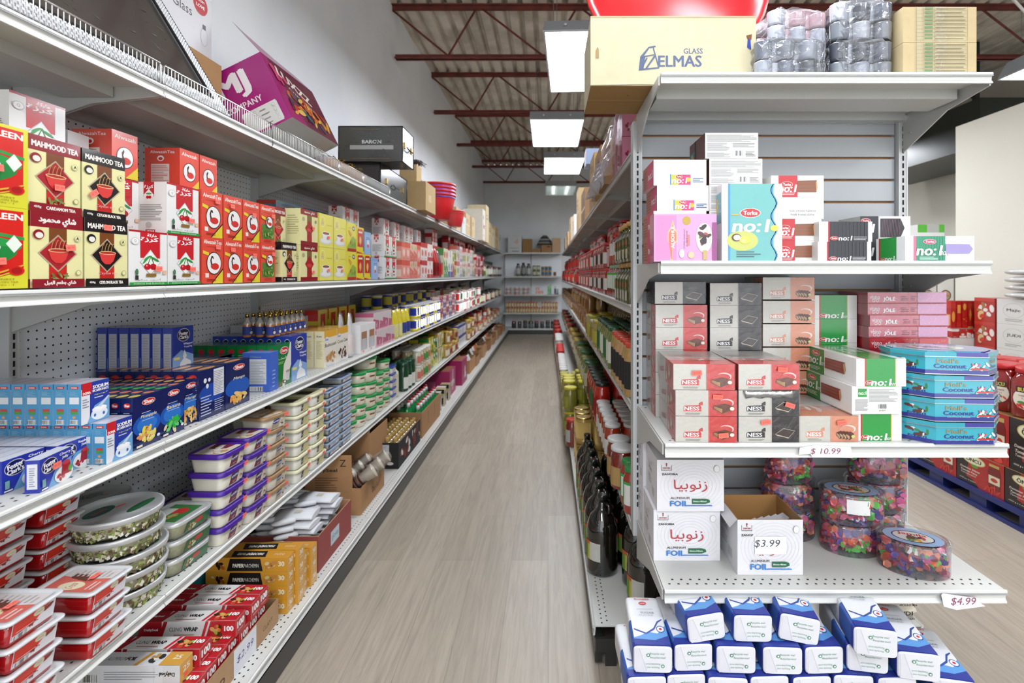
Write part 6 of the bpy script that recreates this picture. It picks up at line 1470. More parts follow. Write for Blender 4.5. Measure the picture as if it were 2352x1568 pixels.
p_kd = tub(.145, .11, .036, 'fff', '8fa4bd', lambda f: (f.rect(0, 0, 1, 1, '2b4a8c'), f.rect(.08, .12, 1, .88, 'dfe3ea'), f.poly([(.55,.3),(.62,.8),(.5,.5)], '3a3a3a'), f.ell(.4, .5, .12, .16, 'd8a0a0')), 'clear_plastic', .010, .006, .92, lambda f: (f.rect(0, 0, 1, 1, '2b4a8c'), f.rect(.2, .15, .9, .85, 'd8d2c8')), None, .012, 'plastic', 'sweet_tub', 'cfc6b6')
for i in range(5):
    for j in range(2):
        o = putL(p_kp, (-1.062-.004*(4-i), -1.075)[j], (1.682+.062, 1.832+.062)[j]-.004*i*(j == 0)+.0, Z4t+i*.0628, f'cream halva tub with purple lid, {["front","second"][j]} column, {od(4-i)} from the top', 'halva tub', 'purple-lidded halva tubs', -.03)
        stkL(o, .052, .056, '$5.99', .1)
putL(p_kp, -1.30, 1.93, Z4t+.0, 'purple-lidded halva tub lying behind beside the green nut tubs', 'halva tub', 'purple-lidded halva tubs')
for i in range(6):
    o = putL(p_kb, -1.078+(.0 if i < 5 else .004), 2.04+(0 if i < 5 else -.03), Z4t+i*.0586, f'cream halva tub with tan lid, {od(5-i)} from the top of its stack', 'halva tub', 'tan-lidded halva tubs', 0 if i < 5 else -.25)
    stkL(o, .05, .050, '$5.99')
for j in range(2):
    for i in range(6):
        o = putL(p_kc, -1.08, 2.185+.073+.153*j, Z4t+i*.0586, f'pale yellow-lidded halva tub, {["near","far"][j]} column, {od(5-i)} from the top', 'halva tub', 'yellow-lidded halva tubs'); stkL(o, .03, .052, '$5.99')
    for i in range(6): putL(p_kc, -1.225, 2.185+.073+.153*j-.03, Z4t+i*.0586, f'pale yellow-lidded halva tub in the rear column, {["near","far"][j]}, {od(5-i)} from the top', 'halva tub', 'yellow-lidded halva tubs')
for j in range(2):
    n = 9
    for i in range(n+(j == 1)):
        o = putL(p_kd, -1.08, 2.50+.076+.156*j, Z4t+i*.0364, f'shallow clear tub with blue-grey lid, {["near","far"][j]} column, {od(n+(j == 1)-1-i)} from the top', 'sweet tub', 'blue-lidded shallow tubs')
def gh(f): f.poly([(0,.2),(1,.15),(1,.9),(0,.95)], 'eae4cf'); f.text('GREEN HILL', .32, .5, .5, .16, '2a6a3a', bold=.05); f.ell(.78, .5, .2, .3, 'd86a4a'); f.ell(.78, .5, .15, .24, '8aa83a'); f.ell(.78, .5, .07, .12, 'c8402a'); f.text('HUMMUS', .4, .75, .3, .1, 'c8503a')
def rtub(R, h, lidc, lab):
    m = MB(); m.lathe([(R*.86, 0), (R*.9, .004), (R*.98, h-.012)], 'e6dfc8', 'plastic', 24)
    f = MB(); 
    for k in range(12):
        a0, a1 = -PI/2-.9+.15*k, -PI/2-.9+.15*(k+1); r0, r1 = R*.915, R*.965
        c = 'eae4cf' if k < 6 else ('d86a4a' if k in (6, 10) else ('8aa83a' if k < 10 else 'eae4cf'))
        f.face([(r0*math.cos(a0), r0*math.sin(a0), h*.15), (r0*math.cos(a1), r0*math.sin(a1), h*.15), (r1*math.cos(a1), r1*math.sin(a1), h*.72), (r1*math.cos(a0), r1*math.sin(a0), h*.72)], c, 'glossy_card')
        if k in (1, 2, 3, 4): f.face([(r0*1.01*math.cos(a0), r0*1.01*math.sin(a0), h*.35), (r0*1.01*math.cos(a1), r0*1.01*math.sin(a1), h*.35), (r1*math.cos(a1)*1.005, r1*math.sin(a1)*1.005, h*.55), (r1*math.cos(a0)*1.005, r1*math.sin(a0)*1.005, h*.55)], ['2a6a3a', 'c8503a'][k % 2], 'glossy_card')
    l = MB(); l.lathe([(R*1.0, h-.016), (R*1.03, h-.014), (R*1.03, h-.002), (R*1.0, h), (R*.9, h-.001)], lidc, 'plastic', 24, cap0=False)
    return proto('dip_tub', m, proto('tub_label', f), proto('lid', l))
p_r1, p_r2 = rtub(.075, .078, '22a04e', 0), rtub(.056, .064, '22a04e', 0)
for (x, y, n, p, h, w_) in ((-1.16, 2.93, 3, p_r2, .0645, 'first'), (-1.15, 3.05, 5, p_r2, .0645, 'second'), (-1.16, 3.21, 5, p_r1, .0785, 'third, tall'), (-1.15, 3.38, 4, p_r2, .0645, 'fourth'), (-1.15, 3.51, 5, p_r2, .0645, 'fifth'), (-1.28, 3.00, 4, p_r1, .0785, 'rear')):
    for i in range(n): put(p, (x, y, Z4t+i*h), RL, f'round cream dip tub with green lid, {od(n-1-i)} from the top, {w_} stack', 'dip tub', 'green-lidded dip tubs')
p_bt = tub(.10, .09, .05, 'e6e2d8', '2a3c9c', lambda f: f.rect(.1, .1, .9, .9, 'c8ccd8'), 'plastic', .01, .006, .88, None, None, .015, 'plastic', 'dip_tub')
for i in range(5): putL(p_bt, -1.10, 3.64, Z4t+i*.0505, f'dip tub with blue lid beyond the green ones, {od(4-i)} from the top', 'dip tub', 'blue-lidded dip tubs')
p_cb = gjar(.040, .24, 'e3dfc4', '1f4a38', None, 'cream_bottle', True, .5, .12, fin='plastic')
for j in range(4): put(p_cb, (-1.15-.09*(j % 2)-.1*(j // 2), 3.78+.06*(j % 2), Z4t), 0, f'cream squeeze bottle with dark green cap behind the dip tubs, {od(j)} one', 'bottle', 'cream squeeze bottles')
p_dg = gjar(.040, .22, '1c4a32', '1a4a34', 'e8e8e0', 'mayonnaise_jar', True, .9, .14, (.1, .5), 'gloss_plastic')
for j in range(3):
    for r in range(4): put(p_dg, (-1.13-.09*r, 3.97+.10*j, Z4t), RL, f'dark green topped jar, {od(j)} along, row {["one","two","three","four"][r]}', 'jar', 'dark green topped jars')
wj = [gjar(.038, .13, 'e6dfc6', 'f0efe9', 'd87a6a', 'jar', False, .9, .12), gjar(.038, .13, 'd8c89a', 'ecebe4', '4a9a4a', 'jar', False, .9, .12)]
def rowsL(y0, y1, z, ps, w, h, t, ds, cat, g, rows, seed, x=-1.12, d=None, skip=0): fill('L', x, y0, y1, z, ps, w, h, t, ds, cat, g, rows=rows, d=d or w, seed=seed, skip=skip)
rowsL(4.3, 4.75, Z4t, wj, .085, .13, 2, 'white-lidded cream jar', 'jar', 'white-lidded cream jars', 3, 31)
yg = [gbox(.09, .09, .15, 'e4cf3a', '2a8a3e', 'f0ecd8', 1), gbox(.09, .09, .14, '2a8a44', 'e4d84a', 'f0ecd8', 2), gbox(.09, .09, .15, 'ece6d0', 'd8a03a', '3a8a44', 3)]
rowsL(4.78, 5.5, Z4t, yg, .094, .15, 2, 'yellow or green lidded pack', 'pack', 'yellow and green packs', 3, 32, skip=.3)
gl = [gjar(.036, .14, 'b08a4a', 'd8b84a', 'e8e0c8', 'jar', False), gjar(.036, .12, 'c89a5a', 'e0c86a', '8a3a2a', 'jar', False)]
rowsL(5.5, 6.3, Z4t, gl, .078, .14, 2, 'gold-lidded honey-coloured jar', 'jar', 'gold-lidded jars', 3, 33, skip=.3)
rowsL(3.9, 6.3, Z4t, [gjar(.04, .3, '3a3a20', '2a2a1c', '8a8a4a', 'bottle', False, .4, .1), gjar(.04, .28, '2a3a28', 'c8b04a', 'b8a05a', 'bottle', False, .5, .1)], .10, .3, 1, 'dark tall bottle at the back of the fourth shelf', 'bottle', 'dark tall bottles at the back', 1, 34, x=-1.40)
rowsL(6.32, 7.0, Z4t, [gbox(.12, .09, .13, 'e8e8ea', '2a3ca0', 'c8c8d8', 0)], .124, .13, 2, 'white and blue lidded box', 'box', 'white and blue boxes', 2, 35)
rowsL(7.0, 7.7, Z4t, gl, .078, .14, 2, 'gold-lidded jar past the blue boxes', 'jar', 'gold-lidded jars far', 3, 36, skip=.3)
rowsL(7.72, 9.6, Z4t, [gbox(.10, .09, .15, 'ecdcd4', 'c8303a', 'e0c8a0', 1), gbag(.1, .08, .15, 'c8242c', 'efe8e4'), gjar(.04, .14, 'c8a070', 'd03030', 'e8e0d0', 'jar', False)], .105, .15, 2, 'red and white pack far along the fourth shelf', 'pack', 'far red and white packs', 2, 37, skip=.3)
rowsL(9.62, 11.8, Z4t, [gbox(.10, .09, .15, 'e8e2d0', 'c85a3a', 'b8a060', 1), gjar(.04, .14, 'a8804a', '8a3a2a', 'e8e0d0', 'jar', False), gbox(.1, .09, .12, 'd8c8b8', 'b8302c', 'e8e4da', 2)], .105, .15, 1, 'small mixed pack at the far end of the fourth shelf', 'pack', 'far end mixed packs', 2, 38)
# fourth shelf yellow pouches etc. behind shelf three are covered above

# --- base shelf of the left run
ZBt = ZB + .0005
def openbox(w, d, h, col='b88a5e', out=None, t=.004, fr=None, rs=None, inner='a87c50', nm='open_carton', flap=0, frh=None, fin='cardboard'):
    """open-topped carton: front on -y"""
    out = out or col; m = MB(); hf = frh or h
    m.box(-w/2, 0, 0, w/2, t, hf, out, fin, cols={'B': inner, 'T': inner}); m.box(-w/2, d-t, 0, w/2, d, h, out, fin, cols={'F': inner, 'T': inner})
    m.box(-w/2, t, 0, -w/2+t, d-t, h, out, fin, cols={'R': inner, 'T': inner}); m.box(w/2-t, t, 0, w/2, d-t, h, out, fin, cols={'L': inner, 'T': inner})
    m.box(-w/2+t, t, 0, w/2-t, d-t, t, inner, fin)
    if fr: fr(Face(m, (-w/2, -.0001, 0), (1,0,0), (0,0,1), w, hf, fin))
    if rs: rs(Face(m, (-w/2-.0001, d, 0), (0,-1,0), (0,0,1), d, h, fin))
    k = []
    if flap:
        f = MB(); f.box(-w/2, d, h-.002, w/2, d+.003, h+flap, out, fin, cols={'F': inner}); k.append(proto('flap', f))
        f = MB(); f.box(-w/2-.003, 0, h-.002, -w/2, d, h+flap*.8, out, fin, cols={'R': inner}); k.append(proto('flap', f))
    return proto(nm, m, *k)
def longbox(kind):
    """roll box lying with its long side facing the camera; local x = its length"""
    L_, D_, H_ = .305, .052, .052
    if kind == 'cling':
        base, txt = 'ecebe9', 'CLING WRAP'
        def fr(f):
            f.rect(0, 0, .24, 1, 'b3202a'); f.poly([(.24,0),(.20,0),(.26,1),(.30,1)], 'b3202a'); f.text('DailySeal', .13, .5, .14, .18, 'fff', bold=.05)
            f.text('CLING', .38, .52, .13, .24, '555'); f.text('WRAP', .535, .52, .14, .24, '222', bold=.07); f.lines(.36, .15, .58, .3, 1, 'c86a6a', .4)
            f.poly([(.64,0),(.67,0),(.72,1),(.69,1)], 'd03038'); f.poly([(.69,0),(1,0),(1,1),(.74,1)], 'c4262e'); f.blobs(.80, .45, .07, .34, 14, ['e8b06a', '3a2a20', '8acb4a', 'd84a3a', '5a2a20', 'e0883a'], .38); f.text('100', .93, .55, .09, .3, 'fff', bold=.08)
        def en(f): f.text('100', .5, .6, .7, .4, 'fff', bold=.08); f.lines(.2, .2, .8, .3, 1, 'e8b0b0', .5)
        ec = 'b81f29'; tp = fr
    elif kind == 'foil':
        base = 'e9e9ec'
        def fr(f): f.rect(.84, 0, 1, 1, 'e0e0e4'); f.text('DailySeal', .88, .55, .14, .28, '333', bold=.05, flip=True); f.barcode(.10, .1, .24, .5); f.lines(.3, .25, .8, .75, 4, 'a0a0a6', .3); f.rect(.76, .1, .762, .9, 'bbb')
        def en(f): f.text('25', .5, .6, .5, .3, 'f4ead0', bold=.06); f.rect(.3, .1, .6, .35, 'ff6a5a')
        def tp(f): f.rect(0, 0, .24, 1, 'dca03f'); f.text('ALUMINUM', .35, .5, .17, .26, '777', it=.2); f.text('FOIL', .49, .5, .09, .26, '333', bold=.06, it=.2); f.poly([(.56,0),(.60,0),(.66,1),(.62,1)], 'dca03f'); f.blobs(.72, .5, .05, .34, 8, ['eee', '3a3a3a', 'c8a060'], .5); f.rect(.80, 0, 1, 1, 'dfa84a'); f.text('25', .91, .6, .07, .3, 'f6efdc', bold=.05)
        ec = 'dca550'
    else:
        base = 'd79a32'
        def fr(f): f.rect(.0, 0, .2, 1, 'd79a32'); f.blobs(.12, .4, .09, .3, 8, ['2a2018', 'b8602a', 'e8d8b0'], .4); f.poly([(.26,.06),(.70,.06),(.67,.94),(.30,.94)], '1d1b1c'); f.text('PAPIER', .40, .45, .13, .26, 'f0ece0', bold=.07); f.text('PARCHEMIN', .56, .45, .18, .26, 'e0dcd0'); f.blobs(.80, .5, .07, .3, 10, ['7a4a24', 'c88a4a', 'e0c890'], .4); f.text('30', .93, .6, .07, .34, 'f8eccb', bold=.06)
        def en(f): f.text('30', .5, .6, .5, .35, 'f8eccb', bold=.06); f.lines(.3, .2, .7, .3, 1, 'f0d9a0', .5)
        def tp(f): f.poly([(.30,.1),(.72,.1),(.68,.9),(.26,.9)], '1d1b1c'); f.text('PARCHMENT PAPER', .5, .5, .32, .3, 'e8e4d8', bold=.04, flip=True); f.text('DailySeal', .86, .5, .12, .3, 'f6e6c0', flip=True)
        ec = 'dba247'
    m = MB(); m.box(-L_/2, 0, 0, L_/2, D_, H_, base, 'glossy_card', cols={'R': ec, 'L': ec, 'T': base if kind != 'cling' else 'ecebe9'})
    fr(Face(m, (-L_/2, -.0001, 0), (1,0,0), (0,0,1), L_, H_, 'glossy_card')); en(Face(m, (L_/2+.0001, 0, 0), (0,1,0), (0,0,1), D_, H_, 'glossy_card'))
    tp(Face(m, (-L_/2, 0, H_+.0001), (1,0,0), (0,1,0), L_, D_, 'glossy_card'))
    return proto(kind + '_roll_box', m)
p_cl, p_fo, p_pp = longbox('cling'), longbox('foil'), longbox('parchment')
bxw = openbox(.44, .36, .085, 'b5906a', None, .004, lambda f: (f.rect(.40, -.05, .68, 1.0, 'e9eaf2'), f.text('$2.99', .54, .5, .2, .3, '5a5a90', it=.2), f.text('DEP', .2, .3, .2, .45, '5a4430'), f.text('CLAYT', .84, .45, .14, .18, '7a6040')), None, 'a07a52', flap=0)
putL(bxw, -.985, 1.64, ZBt, 'low open brown carton holding the red cling wrap boxes', 'carton')
GC = 'red and white cling wrap boxes'
X0 = -.995 - .1525
for i in range(2):
    for j in range(7): put(p_cl, (X0-.003*j % .01, 1.43+.0545*j, ZBt+.005+i*.0525), 0, f'red cling wrap box in the low carton, {["bottom","second"][i]} layer, {od(j)} from the camera', 'cling wrap box', GC)
for j, (x, y, i, r) in enumerate([(X0-.03, 1.50, 2, .0), (X0+.0, 1.62, 2, .03), (X0+.004, 1.70, 2, 0), (X0+.0, 1.76, 2, -.02)]):
    put(p_cl, (x, y, ZBt+.006+i*.0525), r, f'red and white cling wrap box on top of the full carton, {od(j)} from the camera', 'cling wrap box', GC)
put(p_fo, (-1.19, 1.435, ZBt+.112), .0, 'white and orange aluminum foil roll box on top, nearest the camera', 'foil roll box')
put(p_fo, (-1.21, 1.365, ZBt+.0), .0, 'orange-ended aluminum foil box beside the cling wrap carton, bottom', 'foil roll box'); put(p_fo, (-1.205, 1.365, ZBt+.053), .0, 'orange-ended aluminum foil box beside the cling wrap carton, upper', 'foil roll box')
for i in range(4):
    for j in range(4):
        if i == 3 and j > 1: continue
        put(p_pp, (-1.125+.012*(j % 2), 1.90+.0545*j, ZBt+i*.0525), .02*(j % 2), f'orange parchment paper box, {["bottom","second","third","top"][i]} layer, {od(j)} from the camera', 'parchment box', 'orange parchment paper boxes')
tb = MB(); tb.lathe([(.09, 0), (.12, .10), (.125, .16), (.120, .16), (.115, .10)], '1f7f86', 'plastic', 20); o = tb.build('teal_basin', None, (-1.40, 2.0, ZBt)); tag(o, 'teal plastic basin behind the orange parchment boxes', 'basin')
# gloves
gx = openbox(.36, .42, .155, '8a3f3a', '9a4a44', .004, lambda f: (f.rect(.35, .3, .6, .7, 'c8d4dc'), f.text('gloves', .48, .5, .2, .2, '3a8a9a')), None, 'b88a66', 'glove_carton')
putL(gx, -.975, 2.34, ZBt, 'dark red carton full of white gloves', 'carton')
def glove():
    m = MB()
    def fing(p0, p1, r):
        P = [Vector(p0).lerp(Vector(p1), t) for t in (0, .3, .6, .85, 1)]; rows = []
        d = (P[-1]-P[0]).normalized(); a = Vector((-d.y, d.x, 0)); 
        for k, p in enumerate(P):
            rr = r*(1, 1.02, .98, .8, .35)[k]; rows.append([p + a*rr*math.cos(2*PI*q/10) + Vector((0,0,1))*rr*.55*math.sin(2*PI*q/10) for q in range(10)])
        m.grid(rows, 'dfe1e6', 'matte', True, True, True, True)
    R = []
    for t, w in ((0, .042), (.05, .040), (.10, .046), (.14, .048)): R.append([(w*math.cos(2*PI*q/14), t, .008*math.sin(2*PI*q/14)) for q in range(14)])
    m.grid(R, 'dfe1e6', 'matte', True, True, True, True)
    fing((-.036, .13, 0), (-.048, .205, .002), .012); fing((-.012, .138, 0), (-.014, .225, .003), .0125); fing((.012, .138, 0), (.016, .222, .003), .0125); fing((.036, .13, 0), (.046, .20, .002), .0115); fing((-.038, .06, 0), (-.085, .12, .004), .014)
    m.face([(-.012,.05,.0085),(.012,.05,.0085),(.012,.075,.0085),(-.012,.075,.0085)], 'c8c0b0', 'matte')
    m.xform(Matrix.Diagonal((1.25, 1.2, 1.5, 1)))
    return proto('glove', m)
p_gl = glove()
random.seed(3)
for i, (x, y, z, r) in enumerate([(-1.01, 2.245, .150, PI/2), (-1.01, 2.43, .150, PI/2+.05), (-1.02, 2.23, .178, PI/2-.06), (-1.0, 2.435, .178, PI/2+.04), (-1.03, 2.26, .206, PI/2+.08), (-1.01, 2.42, .206, PI/2-.05)]):
    put(p_gl, (x, y, ZBt+z), r, f'white work glove on the dark red carton, {od(i)} counting upward', 'glove', 'white work gloves')
for i in range(5):
    for j in range(2):
        put(p_gl, (-1.03, 2.24+.19*j, ZBt+.018+i*.027), PI/2, f'white glove inside the dark red carton, {["near","far"][j]} pile, {od(i)} up', 'glove', 'white work gloves inside')
def dseal(f):
    f.text('DailySeal', .42, .60, .55, .10, '2a2420', bold=.06); f.text('Z', .82, .80, .13, .18, '2a2420')
    f.lines(.22, .08, .7, .46, 6, '7a5a3c', .35); f.rect(.25, .56, .40, .68, 'b59a78')
sl = MB(); sl.box(-.125, 0, 0, .125, .005, .205, 'b5885c', 'cardboard'); dseal(Face(sl, (-.125, -.0003, 0), (1,0,0), (0,0,1), .25, .205, 'cardboard'))
cb = openbox(.38, .42, .14, 'b5885c', None, .004, lambda f: f.text('DailySeal', .6, .4, .3, .3, '4a3626'), None, 'a87c50', 'cup_carton')
root = putL(cb, -.985, 2.87, ZBt, 'open brown carton of paper cups with a tall lettered flap', 'carton')
fl = sl.build('flap', root, (-.19, .17, .115), (.08, 0, -PI/2))
cupm = MB()
for k in range(9): cupm.lathe([(.026, .012*k), (.036, .012*k+.02), (.037, .012*k+.02)], 'ddd0b8' if k % 2 else '8a4438', 'matte', 14)
cupm.lathe([(.026, .1), (.038, .19), (.040, .192), (.036, .19)], 'd8cdb8', 'matte', 14)
p_cup = proto('cup_sleeve', cupm, proto('clear_wrap', (lambda q: (q.lathe([(.034, 0), (.045, .1), (.045, .19), (.02, .21)], 'fff', 'clear_wrap', 12, smooth=False), q)[1])(MB())))
for i in range(6):
    o = put(p_cup, (-1.22+.105*(i % 2)-.0*(i // 2), 2.76+.115*(i // 2), ZBt+.065+.02*(i % 2)), 0, f'wrapped sleeve of brown and white paper cups in the open carton, {od(i)} one', 'cup sleeve', 'wrapped paper cup sleeves'); o.rotation_euler = (.0, 1.0, .3)
putL(openbox(.34, .40, .30, 'b5885c', None, .004, None, None, 'a87c50', 'open_carton', .04), -1.08, 3.25, ZBt, 'tall open brown carton behind the cup carton', 'carton')
# black printed carton of pump bottles
def spic(f): f.rect(0, 0, 1, 1, '1e1d1e'); f.blobs(.3, .45, .2, .35, 16, ['8a2a1c', 'c8502a', 'e8e4e0', '5a1c14'], .3); f.blobs(.75, .5, .2, .35, 14, ['e8e4e0', '3a3a3a', '8a2a1c', 'd8a070'], .3)
def blkend(f): f.rect(0, 0, 1, 1, '1c1c1e'); f.rect(.1, .42, .72, .92, 'c9ccd4'); f.lines(.14, .45, .68, .88, 9, '8a8a94', .35); f.ell(.75, .2, .1, .06, 'e0e0e0'); f.text('South Africa', .45, .32, .5, .05, 'c8c8c8')
p_bk = openbox(.56, .22, .17, '1e1d1e', '1e1d1e', .004, spic, blkend, 'a87c50', 'fruit_carton')
putL(p_bk, -.975, 3.60, ZBt, 'long black printed carton of small bottles with gold caps', 'carton')
p_pb = gjar(.024, .165, '8a7a4a', 'c8a45a', '2a8a96', 'small_bottle', True, .5, .16, (.15, .6), 'dark_glass')
for r in range(4):
    for j in range(9): put(p_pb, (-1.01-.052*r, 3.365+.058*j, ZBt+.025 if r < 4 else ZBt), RL, f'small gold-capped bottle in the black carton, row {["one","two","three","four"][r]}, {od(j)} along', 'bottle', 'gold-capped bottles in the black carton')
for r in range(4):
    for j in range(8): put(p_pb, (-1.24-.052*r, 3.38+.058*j, ZBt+.0), RL, f'gold-capped bottle standing behind the black carton, row {["one","two","three","four"][r]}, {od(j)} along', 'bottle', 'gold-capped bottles behind the carton')
p_dc = openbox(.66, .26, .20, 'b5885c', None, .004, lambda f: (f.rect(.3, .3, .32, .8, '7a5634'), f.rect(.65, .35, .67, .85, '7a5634')), None, 'a87c50', 'soap_carton')
putL(p_dc, -.975, 4.27, ZBt, 'long brown carton of green dish soap bottles', 'carton')
def soap():
    m = MB(); m.lathe([(.032, 0), (.038, .004), (.037, .05), (.030, .09), (.036, .13), (.034, .165), (.014, .185), (.013, .19)], '1d8a4a', 'gloss_plastic', 16, sy=.7)
    c = MB(); c.lathe([(.015, .19), (.015, .215), (.010, .225)], 'f0f0f0', 'plastic', 12); r = MB(); r.lathe([(.010, .224), (.009, .238), (.005, .242)], 'd8262c', 'plastic', 10)
    l = MB(); f = Face(l, (-.024, -.0275, .03), (1,0,0), (0,0,1), .048, .085, 'glossy_card'); f.poly([(.0,0),(1,0),(.85,.5),(1,1),(0,1),(.15,.5)], '6ac04a'); f.ell(.5, .8, .2, .08, 'e8f0e8')
    return proto('soap_bottle', m, proto('cap', c), proto('nozzle', r), proto('bottle_label', l))
p_so = soap()
for r in range(3):
    for j in range(8): put(p_so, (-1.02-.075*r, 3.99+.082*j, ZBt+.02+.02*(r % 2)), RL*.6, f'green dish soap bottle with red nozzle, row {["one","two","three"][r]}, {od(j)} along', 'soap bottle', 'green dish soap bottles')
sq = gbox(.07, .05, .16, 'e8e4d8', '2a2a26', '3a8a4a', 1, 'sponge_pack')
for j in range(5): putL(gbox(.10, .09, .16, 'c8b48a', '1f201c', '1f201c', 3, 'packet') if j % 2 == 0 else gbox(.10, .09, .15, 'e8e8e0', '3a8a4a', 'd84a3a', 0, 'packet'), -1.0-.02*(j % 2), 4.72+.115*j, ZBt, f'small black, tan or green packet past the soap carton, {od(j)} along', 'packet', 'small packets on the base shelf')
for j in range(4): putL(gbox(.14, .10, .06, 'd8d4e0', '6a5aa8', 'e8e4e0', 2, 'packet'), -1.15-.0*j, 4.75+.16*j, ZBt, f'lilac and white flat packet, {od(j)} along', 'packet', 'lilac packets')
tn = MB(); tn.box(-.11, 0, 0, .11, .13, .06, 'c8b48a', 'printed_card', {'F': 'c0aa80', 'L': '2a2620'}); o = tn.build('tan_box', None, (-1.06, 5.12, ZBt+.001), RL); tag(o, 'flat tan box with black end lying past the packets', 'box')
mg = lambda f: (f.rect(.35, .15, .62, 1, 'c88aac'), f.rect(.25, .35, .75, .55, 'e8e0e4'), f.lines(.3, .38, .7, .5, 2, '9a8a92'))
for j, (y, x, w, h) in enumerate([(5.45, -1.02, .34, .26), (6.0, -.985, .36, .28)]):
    putL(proto('open_carton', carton(w, .30, h, 'a81e5e', mg if j == 0 else (lambda f: (f.text('Mura', .3, .3, .1, .5, 'e8c8d4', a=PI/2), f.ell(.6, .5, .12, .2, 'e8d0da'), f.rect(.5, .2, .8, .4, 'e8e4e6'))), lambda f: f.rect(.1, .3, .5, .6, 'c86a92'), lambda f: f.rect(.04, .06, .96, .94, '8a5a3c'))), x, y, ZBt, f'magenta carton standing open, {["nearer","farther"][j]} of two', 'carton', 'magenta cartons')
br2 = openbox(.5, .36, .17, 'c09060', None, .004, None, None, 'a87c50', 'open_carton')
putL(br2, -1.0, 6.75, ZBt, 'brown carton topped with green and white packets', 'carton')
for j in range(6): putL(gbag(.12, .11, .16, 'e4e6e4', '2a9a48' if j % 2 else 'd8dcd8', nm='packet'), -1.03-.12*(j % 2), 6.58+.13*(j // 2)+.03, ZBt+.03+.001*j, f'green and white packet in the brown carton, {od(j)} one', 'packet', 'green and white packets')
rc = random.Random(5)
for k in range(13):
    y = 7.2+.36*k
    putL(openbox(.32, .34, .13+.03*(k % 3), ['b98c62', 'a8764a', 'c49a70'][k % 3], None, .004, None, None, '8a6440', 'open_carton'), -.99-.02*(k % 2), y, ZBt, f'small brown carton in the far line along the base shelf, {od(k)} of them', 'carton', 'far brown cartons on the base')
    if k % 1 == 0: 
        for q in range(2): putL(gbag(.13, .12, .2, ['3a2a20', 'd8d4d0', 'c8683a', '2a2a2a'][(k+q) % 4], ['c8a070', '8a3a2a', 'e8e4dc'][(k+q) % 3], nm='packet'), -1.05, y-.075+.15*q, ZBt+.01, f'dark or pale packet standing in a far brown carton, {od(2*k+q)} of them', 'packet', 'packets in far cartons')
for j in range(22): putL(gcan(.05, .3, ['20242a', '2a2620', '1e2a22'][j % 3], 'b8a070', ['5a4a3a', '3a4a3a', 'b8b0a0'][j % 3], nm='container'), -1.36, 4.7+.32*j, ZBt, f'tall dark container at the back of the base shelf, {od(j)} along', 'container', 'tall dark containers at the back')

# --- top shelf of the left run
ZTt = ZT + .0005
def fence(L_):
    m = MB(); n = int(L_/.0136)
    for k in range(n+1):
        x = -L_/2+.004+k*(L_-.008)/n
        m.tube([(x, 0, .004), (x, 0, .058)], .0014, 'dfe0dd', 'painted_steel', 4)
    fr = MB(); fr.tube([(-L_/2, 0, .004), (L_/2, 0, .004)], .0017, 'e6e6e4', 'chrome', 5); fr.tube([(-L_/2+.004, 0, .004), (-L_/2, 0, .010), (-L_/2, 0, .056), (-L_/2+.006, 0, .062), (L_/2-.006, 0, .062), (L_/2, 0, .056), (L_/2, 0, .010), (L_/2-.004, 0, .004)], .0022, 'e9eaea', 'chrome', 6)
    fr.tube([(L_/2-.010, 0, .006), (L_/2-.010, 0, .05)], .0022, 'e9eaea', 'chrome', 6)
    return proto('wire_fence', fr, proto('wires', m))
for j, (y0, y1) in enumerate([(.30, 1.430), (1.438, 2.650), (2.656, 2.99), (2.995, 3.5)]):
    putL(fence(y1-y0), -1.086, (y0+y1)/2, ZTt+.001, f'low silver wire fence on the top shelf edge, {od(j)} section from the camera', 'wire fence', 'wire fences on the top shelf edge')
tie = MB(); tie.tube([(-1.084, 1.985, ZT+.065), (-1.078, 1.99, ZT+.03), (-1.076, 1.992, ZT-.02), (-1.082, 1.99, ZT-.034)], .0016, '1a1a1a', 'plastic', 5); tag(tie.build('cable_tie'), 'black plastic tie looped over the wire fence under the purple carton', 'cable tie')
